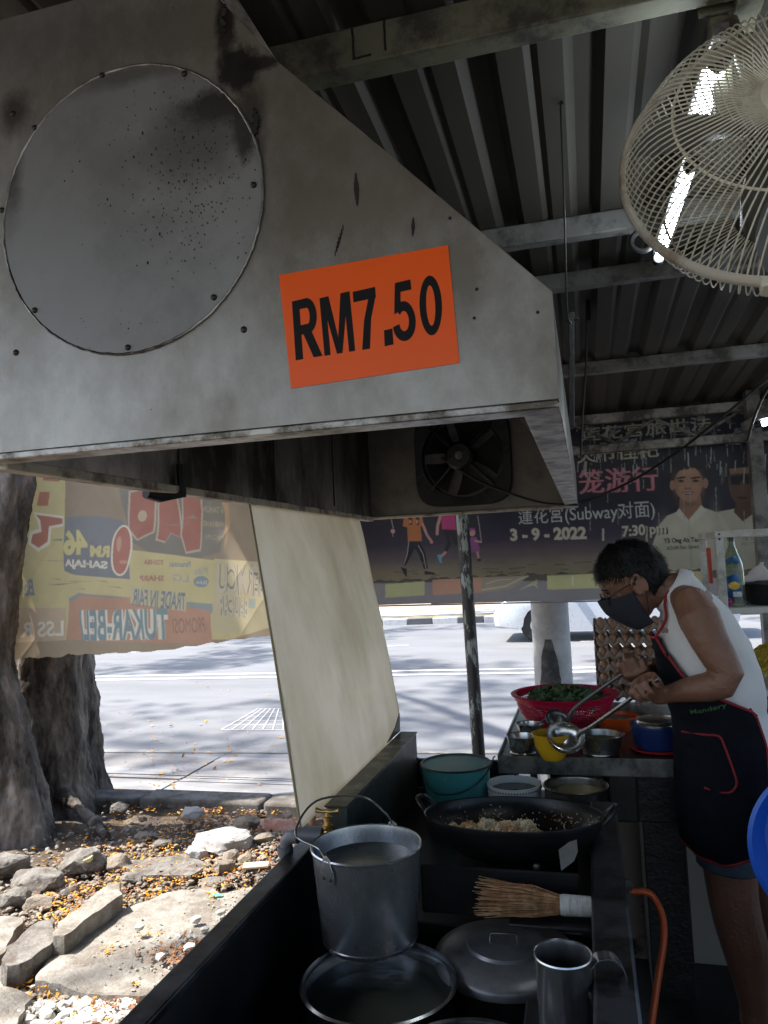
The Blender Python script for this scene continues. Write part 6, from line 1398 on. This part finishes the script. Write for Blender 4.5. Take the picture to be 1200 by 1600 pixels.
# neck and head frame
HC = J(987, 914, YM-.01)
hF = Vector((-.89, -.06, -.45)).normalized(); hL = Vector((0, 0, 1)).cross(hF); hL = hF.cross(Vector((0, 0, 1))).normalized()*-1
hU = hF.cross(hL).normalized()
if hU.z < 0: hU = -hU
if hL.y > 0: hL = -hL
def hp_(x, y, z): return HC+hF*x+hL*y+hU*z
loft_on(body, [(J(1068, 940, YM), .060, .075), (J(1045, 922, YM), .056, .058), (hp_(-.050, 0, -.045), .055, .054), (hp_(-.02, 0, -.02), .05, .05)], 20)
body.ball(hp_(-.012, 0, .028), hF*.098, hL*.077, hU*.094, 28, 18)
body.ball(hp_(.022, 0, -.03), hF*.070, hL*.062, hU*.078, 24, 14)
body.ball(hp_(.040, 0, -.078), hF*.045, hL*.044, hU*.034, 20, 12)      # chin, jaw
body.ball(hp_(.072, 0, .030), hF*.018, hL*.050, hU*.014, 16, 8)        # brow
body.tube([hp_(.078, 0, .022), hp_(.087, 0, .0), hp_(.096, 0, -.022), hp_(.084, 0, -.032)], [.010, .012, .0155, .010], 12)  # nose
for s_ in (-1, 1):
    body.ball(hp_(.062, s_*.040, -.012), hF*.022, hL*.020, hU*.018, 14, 8)  # cheek
    body.ball(hp_(-.008, s_*.078, -.004), hF*.020+hL*s_*-.006, hL*.007, hU*.032, 16, 10)
    ep_ = [hp_(-.008+.019*math.cos(a)-.004, s_*(.082+.004*math.sin(a*.5)), -.002+.031*math.sin(a)) for a in [R(-60)+R(300)*k/14 for k in range(15)]]
    body.tube(ep_, .0052, 8)
# shoulders and arms (near = his left)
loft_on(body, [(J(1052, 925, YM), .045, .10), (J(1078, 944, YM), .058, .145)], 20)
armN = [((1068, 935), YN+.10, .045, .05), ((1080, 943), YN+.02, .056, .055), ((1092, 965), YN-.02, .062, .056), ((1108, 1000), YN-.035, .055, .052), ((1126, 1032), YN-.045, .050, .047), ((1137, 1052), YN-.05, .046, .044), ((1128, 1068), YN-.05, .046, .043), ((1104, 1074), YN-.04, .043, .040), ((1075, 1078), YN-.015, .037, .035), ((1052, 1083), YN+.01, .029, .026), ((1040, 1086), YN+.02, .026, .022), ((1028, 1088), YN+.025, .027, .020)]
loft_on(body, [(J(*p, Y), a*.92, b*.92) for p, Y, a, b in armN], 20)
armF = [((1062, 940), YFAR-.08, .05, .05), ((1070, 960), YFAR, .055, .052), ((1075, 1000), YFAR+.02, .050, .047), ((1068, 1030), YFAR+.02, .044, .042), ((1050, 1045), YFAR, .041, .038), ((1028, 1050), YFAR-.04, .034, .032), ((1014, 1056), YFAR-.08, .028, .024), ((1003, 1062), YFAR-.10, .027, .020)]
loft_on(body, [(J(*p, Y), a, b) for p, Y, a, b in armF], 20)
# hands: palm, four fingers closing on the handle, thumb
def hand(W, s, n, L=1.0):
    s = Vector(s).normalized(); n = Vector(n); n = (n-s*n.dot(s)).normalized(); d = s.cross(n)
    return s, n, d
def make_hand(W, fdir, s, n, curl=(62, 72, 45), left=True):
    # W wrist, fdir rough forearm direction, s rod direction towards the thumb, n where the palm faces
    s = Vector(s).normalized(); n = Vector(n); n = (n-s*n.dot(s)).normalized(); d = s.cross(n) if left else n.cross(s)
    hb_ = MB(); W = Vector(W)
    body.loft([(W-d*.012, s*.026, n*.019), (W+d*.016, s*.031, n*.018), (W+d*.045, s*.040, n*.0165), (W+d*.075, s*.041, n*.014), (W+d*.086, s*.036, n*.011)], 20)
    for i in range(4):
        base = W+d*(.080-.004*abs(i-1.3))+s*(.030-.020*i); a = 0; P_ = [base-d*.012, base]; Ls = [(.040, .026, .020), (.044, .029, .021), (.040, .027, .020), (.032, .020, .017)][i]
        for L_, c in zip(Ls, curl):
            a += R(c+(4 if i == 3 else 0)-3*i*0); P_.append(P_[-1]+(d*math.cos(a)+n*math.sin(a))*L_)
        rr = (.0095, .0092, .0084, .0078, .0062)
        q = [P_[0], P_[1], P_[1].lerp(P_[2], .5), P_[2], P_[2].lerp(P_[3], .5), P_[3], P_[3].lerp(P_[4], .6), P_[4]]
        k_ = 1-.05*(i == 0)-.12*(i == 3)
        body.tube(q, [.0095*k_, .0102*k_, .0088*k_, .0092*k_, .0080*k_, .0084*k_, .0076*k_, .0060*k_], 10)
    t0 = W+d*.022+s*.028+n*.006
    P_ = [t0-s*.010, t0+s*.012+d*.016+n*.008, t0+s*.018+d*.040+n*.020, t0+s*.010+d*.060+n*.032, t0+s*.004+d*.070+n*.036]
    body.tube(P_, [.015, .0125, .0105, .0100, .0070], 12)
    return W+d*.068+n*.026, s
gripN, _ = make_hand(J(1030, 1088, YN+.02), (-.9, .1, -.2), (J(905, 1146, YN+.10)-J(993, 1101, YN+.05)), (.10, -.80, -.45), (66, 78, 45))
gripF, _ = make_hand(J(1006, 1062, YFAR-.10), (-.8, -.3, -.3), (J(868, 1122, YN+.22)-J(975, 1086, YFAR-.12)), (.25, .35, .90), (58, 70, 45), left=False)
# legs, feet
def leg(dx, Y, sc=1.0):
    L_ = [((1140+dx, 1200), .092, .088), ((1139+dx, 1270), .088, .084), ((1140+dx, 1330), .077, .076), ((1142+dx, 1375), .069, .068), ((1146+dx, 1405), .066, .065), ((1153+dx, 1440), .064, .062), ((1163+dx, 1475), .062, .058), ((1170+dx, 1515), .052, .050), ((1175+dx, 1550), .042, .042), ((1178+dx, 1578), .037, .038), ((1180+dx, 1602), .038, .040)]
    loft_on(body, [(J(*p, Y), a*sc, b*sc) for p, a, b in L_], 20)
    an = J(1180+dx, 1602, Y)
    body.loft([((an.x+.045, Y, .045), (0, .030, 0), (0, 0, .034)), ((an.x+.01, Y, .055), (0, .038, 0), (0, 0, .050)), ((an.x-.06, Y-.005, .042), (0, .042, 0), (0, 0, .036)), ((an.x-.13, Y-.012, .028), (0, .047, 0), (0, 0, .022)), ((an.x-.185, Y-.015, .022), (0, .036, 0), (0, 0, .014))], 18)
    return an
anN = leg(0, YN+.06); anF = leg(44, YFAR-.05, .97)
bm_ = remesh_to(body, .0042, 5, .5)
bo_ = bm_.build('body', m_skin, cook, ang=180)
# shoes: closed black clogs
for an, Y in ((anN, YN+.06), (anF, YFAR-.05)):
    s_ = MB(); s_.loft([((an.x+.060, Y, .045), (0, .030, 0), (0, 0, .044)), ((an.x+.045, Y, .046), (0, .042, 0), (0, 0, .046)), ((an.x+.0, Y, .042), (0, .047, 0), (0, 0, .042)), ((an.x-.07, Y-.006, .046), (0, .051, 0), (0, 0, .045)), ((an.x-.14, Y-.012, .036), (0, .055, 0), (0, 0, .036)), ((an.x-.19, Y-.016, .026), (0, .045, 0), (0, 0, .024)), ((an.x-.21, Y-.017, .020), (0, .022, 0), (0, 0, .014))], 22)
    s_.build('shoe', mat('shoe_black', (.012, .012, .012), .5), cook)
# shirt: torso shell with loose hem, shoulder cap, collar
sh_ = MB()
SH_ = 0
SH = [((1150, 1218), .112, .172), ((1150, 1206), .114, .172), ((1142, 1165), .118, .168), ((1130, 1118), .112, .157), ((1119, 1075), .125, .165), ((1103, 1020), .130, .176), ((1084, 970), .106, .174), ((1067, 936), .070, .142), ((1056, 918), .060, .088), ((1050, 912), .056, .072)]
loft_on(sh_, [(J(*p, YM+.008), a, b) for p, a, b in SH], 40)
sm_ = remesh_to(sh_, .0065, 6, .5)
# cloth folds, pulled out along the surface
me_ = bpy.data.meshes.new('x'); me_.from_pydata(sm_.v, [], sm_.f); me_.update(); nv = []
for v in me_.vertices:
    c = v.co; q = c-Vector((cook.location.x, YM, 0)); f = .006*math.sin(q.z*16+q.x*42+4*fbm(q*3, 1.3, 3))*max(0, min(1, (1.36-c.z)*3))+.005*fbm(q, 9, 3)+.004*math.sin(q.x*60+q.z*10)*max(0, (1.05-c.z)*4)
    nv.append(tuple(c+v.normal*(f+.001)))
sm_.v = nv; bpy.data.meshes.remove(me_)
shirt = sm_.build('shirt', m_shirt, cook, ang=180)
# arm hole edge of the shirt and the collar
ah = [J(x, y, Y) for x, y, Y in ((1066, 925, YN+.04), (1086, 926, YN-.035), (1108, 942, YN-.06), (1124, 966, YN-.058), (1130, 992, YN-.05), (1126, 1016, YN-.04), (1108, 1040, YN+.0), (1090, 1034, YN+.01), (1074, 1008, YN+.0), (1062, 975, YN+.0), (1058, 945, YN+.02))]
cl_ = MB(); ring = []
for k in range(28):
    a = 2*math.pi*k/28; ax_ = (J(1040, 920, YM)-J(1062, 932, YM)).normalized(); s1 = ax_.cross(Vector((0, 1, 0))).normalized()
    c0_ = J(1056, 926, YM)
    ring.append([c0_+ax_*h+(s1*math.cos(a)*.062+Vector((0, 1, 0))*math.sin(a)*.070)*k_ for h, k_ in ((-.012, 1.10), (.018, 1.04), (.026, 1.06), (.022, 1.14), (-.006, 1.28), (-.014, 1.24))])
cl_.rings(ring, closed=True); cl_.build('collar', m_shirt, shirt)
# shirt pocket with a printed red mark
pk = [J(x, y, YN-.0) for x, y in ((1042, 992), (1062, 986), (1070, 1030), (1056, 1034))]
# shorts
so_m = MB()
for dx, Y in ((0, YN+.06), (44, YFAR-.05)):
    loft_on(so_m, [(J(1146+dx*.3, 1190, Y*.6+YM*.4), .104, .094), (J(1141+dx*.6, 1240, Y), .096, .090), (J(1139+dx, 1300, Y), .088, .086), (J(1139+dx, 1352, Y), .082, .084)], 24)
remesh_to(so_m, .008, 3).build('shorts', m_short, cook, ang=180)
for dx, Y in ((0, YN+.06), (44, YFAR-.05)):
    c_ = MB(); loft_on(c_, [(J(1139+dx, 1328, Y), .083, .085), (J(1139+dx, 1331, Y), .087, .089), (J(1139+dx, 1351, Y), .086, .088), (J(1139+dx, 1354, Y), .081, .083)], 24)
    c_.build('shorts_cuff', mat('cuff_denim', (.035, .055, .080), .85, var=.25, scale=60), cook)
# apron: a curved sheet round the front of the torso, its edges following the photo
AP = [((1072, 968), .113, .150), ((1092, 1003), .128, .172), ((1107, 1052), .138, .180), ((1122, 1106), .130, .176), ((1130, 1150), .136, .190), ((1134, 1210), .138, .200), ((1132, 1262), .130, .200), ((1131, 1300), .122, .195), ((1130, 1318), .112, .182)]
half = [26, 38, 62, 124, 128, 126, 120, 108, 74]
def ap_pt(t, ang, out=0.0):
    i = min(int(t), len(AP)-2); u = t-i; c = J(*AP[i][0], YM).lerp(J(*AP[i+1][0], YM), u); a = AP[i][1]*(1-u)+AP[i+1][1]*u+out; b_ = AP[i][2]*(1-u)+AP[i+1][2]*u+out
    p0 = J(*AP[max(0, i-0)][0], YM); p1 = J(*AP[i+1][0], YM); tg = (p1-p0).normalized(); fr_ = Vector((0, 1, 0)).cross(tg).normalized()
    if fr_.x > 0: fr_ = -fr_
    fold = .004*math.sin(ang*9+t*1.1)*max(0, (t-3)/5)
    return c+fr_*(a+fold)*math.cos(ang)+Vector((0, 1, 0))*(b_+fold)*math.sin(ang)
def ap_half(t): return R(np.interp(t, range(len(half)), half))
ab = MB(); NT, NA = 72, 56
for j in range(NT+1):
    t = (len(AP)-1)*j/NT; hh = ap_half(t)
    for i in range(NA+1): ab.v.append(tuple(ap_pt(t, -hh+2*hh*i/NA)))
for j in range(NT):
    for i in range(NA): a = j*(NA+1)+i; ab.f.append((a, a+1, a+NA+2, a+NA+1))
apr = ab.build('apron', m_apron, cook, ang=180); apr.modifiers.new('s', 'SOLIDIFY').thickness = .0025
edge = [ap_pt((len(AP)-1)*j/60, -ap_half((len(AP)-1)*j/60), .002) for j in range(61)]
edge2 = [ap_pt((len(AP)-1)*j/60, ap_half((len(AP)-1)*j/60), .002) for j in range(61)]
bot = [ap_pt(len(AP)-1, -ap_half(8)+2*ap_half(8)*k/30, .002) for k in range(31)]
top = [ap_pt(0, -ap_half(0)+2*ap_half(0)*k/20, .002) for k in range(21)]
MB().tube(edge+bot[1:], .0042, 6).tube(edge2, .0042, 6).tube(top, .005, 6).build('apron_trim', m_trim, apr)
pkt = [ap_pt(t, R(a), .004) for t, a in ((3.45, -30), (3.42, -60), (3.46, -76), (3.8, -80), (4.4, -86), (4.75, -88), (4.95, -78), (5.0, -55))]
MB().tube(smooth_path(pkt, 5), .003, 6).build('pocket_trim', m_trim, apr)
MB().tube(smooth_path([ap_pt(0, -ap_half(0), .004), J(1040, 968, YN+.06), J(1039, 940, YN+.075), J(1050, 918, YN+.10), J(1066, 908, YM), J(1058, 915, YFAR-.1)], 6), .0045, 6).build('neck_strap', m_trim, apr)
MB().tube(smooth_path([ap_pt(3, -ap_half(3), .004), J(1172, 1108, YN+.03), J(1184, 1103, YM-.03), J(1186, 1103, YM+.05)], 6), .0045, 6).build('waist_tie', m_trim, apr)
# green printed word on the apron, partly hidden by the arm
v, t = text_tris('Mandery', .01)
tx_ = MB(); tx_.add([ap_pt(2.78-.16*float(p_[1])-.12*float(p_[0]), R(-50-42*float(p_[0])), .004) for p_ in v], [tuple(i) for i in t]); tx_.build('apron_print', mat('print_green', (.03, .09, .025), .7), apr, smooth=False)
# pocket of the shirt
a_ = [J(x, y, YN-.015) for x, y in ((1040, 992), (1061, 985), (1071, 1030), (1058, 1034), (1046, 1016))]
# hair
rnd = random.Random(2); hb2 = MB()
m_hair = mat('hair_black', (.006, .0055, .0055), .6, spec=.25, var=.3, scale=30)
def hair_ok(x, z, y):
    # in head units: x forward, z up; keep above the hairline and behind the ears
    if x > .045: return z > .052+(.105-x)*.10
    if x > .0: return z > .020+ .6*(x)
    return z > -.075-(x)*.2 if x < -.030 else z > .012
nU, nV = 64, 44; pts = {}
hv = []
for j in range(nV+1):
    for i in range(nU):
        th = math.pi*j/nV; ph = 2*math.pi*i/nU
        x, y, z = .107*math.sin(th)*math.cos(ph)-.014, .086*math.sin(th)*math.sin(ph), .104*math.cos(th)+.030
        hv.append((x, y, z))
hf = []
for j in range(nV):
    for i in range(nU):
        q = [j*nU+i, j*nU+(i+1) % nU, (j+1)*nU+(i+1) % nU, (j+1)*nU+i]
        if all(hair_ok(hv[k][0], hv[k][2], hv[k][1]) for k in q): hf.append(tuple(q))
used = sorted({k for f in hf for k in f}); mp_ = {k: n_ for n_, k in enumerate(used)}
hb2.add([hp_(*(Vector(hv[k])*(1+.03*fbm(Vector(hv[k])*30, 1, 3)))) for k in used], [tuple(mp_[k] for k in f) for f in hf])
hair = hb2.build('hair', m_hair, cook, ang=180); hair.modifiers.new('s', 'SOLIDIFY').thickness = .004
st_ = MB()
for _ in range(2600):
    k = rnd.choice(used); x, y, z = hv[k]; p0 = Vector((x, y, z))*.985; out = Vector((x+.014, y, z-.030)).normalized()
    comb = Vector((.35 if x > -.02 else -.35, 0, -.9)); comb = (comb-out*comb.dot(out)); comb = comb.normalized() if comb.length > .1 else Vector((1, 0, 0))
    L = rnd.uniform(.014, .032); d_ = (comb+out*.14+Vector((rnd.gauss(0, .25), rnd.gauss(0, .25), rnd.gauss(0, .2)))).normalized()
    p1 = p0+d_*L*.5+out*.004; p2 = p1+(d_-out*.25+Vector((0, 0, -.15))).normalized()*L*.5; w_ = out.cross(d_).normalized()*.0012
    A, B, Cc = hp_(*p0), hp_(*p1), hp_(*p2); W_ = hF*w_.x+hL*w_.y+hU*w_.z
    st_.add([A-W_, A+W_, B+W_, B-W_, Cc], [(0, 1, 2, 3), (3, 2, 4)])
st_.build('hair_strands', m_hair, hair, smooth=False)
# eyes, brows
for s_ in (-1, 1):
    MB().ball(hp_(.074, s_*.032, .006), .0115, n=14, m=10).build('eye', mat('eye_dark', (.06, .04, .03), .2), cook)
    MB().tube([hp_(.083, s_*.016, .026), hp_(.084, s_*.030, .031), hp_(.074, s_*.048, .026)], [.0025, .0035, .002], 6).build('eyebrow', m_hair, cook)
# mask: shell over nose, mouth and chin
mk_ = MB(); NU_, NV_ = 36, 22; ring = []
for j in range(NV_+1):
    u = j/NV_; z = -.014-.097*u+.0
    for i in range(NU_+1):
        a = R(-84+168*i/NU_); prot = .107-.040*u**2.2-.008*abs(2*u-.7)+.012*math.cos(a)**6*(1-u)
        x = -.002+prot*math.cos(a)**.9*1.0; y = .078*math.sin(a)*(1-.30*u)
        zz = z+.020*math.cos(a)**2*(1-u) + (-.010)*math.cos(a)*u - .012*(1-math.cos(a))*(u-.3)
        mk_.v.append(tuple(hp_(x, y, zz)))
for j in range(NV_):
    for i in range(NU_): a = j*(NU_+1)+i; mk_.f.append((a, a+1, a+NU_+2, a+NU_+1))
mko = mk_.build('face_mask', mat('mask_navy', (.014, .017, .028), .8, var=.15, scale=60), cook, ang=180); mko.modifiers.new('s', 'SOLIDIFY').thickness = .0025
for s_ in (-1, 1): MB().tube(smooth_path([hp_(.010, s_*.079, -.014), hp_(-.006, s_*.086, .014), hp_(-.022, s_*.086, .022), hp_(-.026, s_*.083, -.01), hp_(.004, s_*.060, -.085)], 5), .0016, 6).build('ear_loop', MATS['mask_navy'], mko)
# glasses
gm = mat('wire_frame', (.02, .02, .02), .3, metal=.6); gls = MB()
for s_ in (-1, 1):
    gls.tube([hp_(.098-.010*abs(math.cos(a)*.5+.5)*(1 if s_ else 1), s_*(.033+.024*math.cos(a)), .000+.018*math.sin(a)) for a in [2*math.pi*k/28 for k in range(28)]], .0016, 6, closed=True)
    gls.tube([hp_(.090, s_*.058, .006), hp_(.04, s_*.078, .010), hp_(-.012, s_*.083, .012)], .0015, 6)
gls.tube([hp_(.096, -.010, .004), hp_(.100, 0, .007), hp_(.096, .010, .004)], .0015, 6)
go = gls.build('glasses', gm, cook)
for s_ in (-1, 1):
    MB().prism([hp_(.095-.008*abs(math.cos(a)*.5+.5), s_*(.033+.023*math.cos(a)), .000+.017*math.sin(a)) for a in [2*math.pi*k/24 for k in range(24)]], hF*.001).build('lens', mat('lens', (.8, .85, .88), .04, var=0, trans=.97, rvar=.01), go, smooth=False)
# ladle (near hand) and dark spatula (far hand)
ld = J(884, 1150, YN+.13)
t = thing('ladle', 'bright steel ladle with long rod handle held in the cooks near hand', 'ladle', ld)
cup = MB(); up_l = Vector((.25, -.55, .80)).normalized(); RL = .058
e1 = up_l.orthogonal().normalized(); e2 = up_l.cross(e1)
pr = [(max(.0001, RL*math.sin(q)), -RL*.75*math.cos(q)) for q in [math.pi/2*k/12 for k in range(13)]]; pr = pr+[(RL+.001, .001)]+[(max(.0001, r_-.0015), h_+.0015) for r_, h_ in pr[::-1]]
cup.lathe(pr, ld, up_l, 40); cup.build('ladle_cup', m_bright, t)
hdir = (gripN-(ld+Vector((RL*.7, 0, .01)))).normalized(); hs_ = ld+Vector((RL*.75, -.01, .012))
MB().tube(smooth_path([ld+Vector((RL*.5, -.0, -.012)), hs_, hs_.lerp(gripN, .25)+Vector((0, 0, -.004)), gripN, gripN+(gripN-hs_).normalized()*.05], 6), [.007]*10+[.0062]*15, 10).build('ladle_handle', m_bright, t)
s0 = J(872, 1124, YN+.24)
t = thing('wok_spatula', 'dark steel scoop with long grey handle held in the cooks far hand', 'spatula', s0)
cup = MB(); up_s = Vector((.35, -.6, .7)).normalized(); pr2 = [(max(.0001, .040*math.sin(q)), -.020*math.cos(q)) for q in [math.pi/2*k/10 for k in range(11)]]; pr2 = pr2+[(max(.0001, r_-.0015), h_+.0015) for r_, h_ in pr2[::-1]]
cup.lathe(pr2, s0, up_s, 32); cup.build('scoop', m_alud, t)
MB().tube(smooth_path([s0+Vector((.030, 0, -.002)), s0.lerp(gripF, .3), gripF, gripF+(gripF-s0).normalized()*.05], 6), .0062, 10).build('scoop_handle', mat('handle_grey', (.14, .14, .15), .4, metal=.6), t)
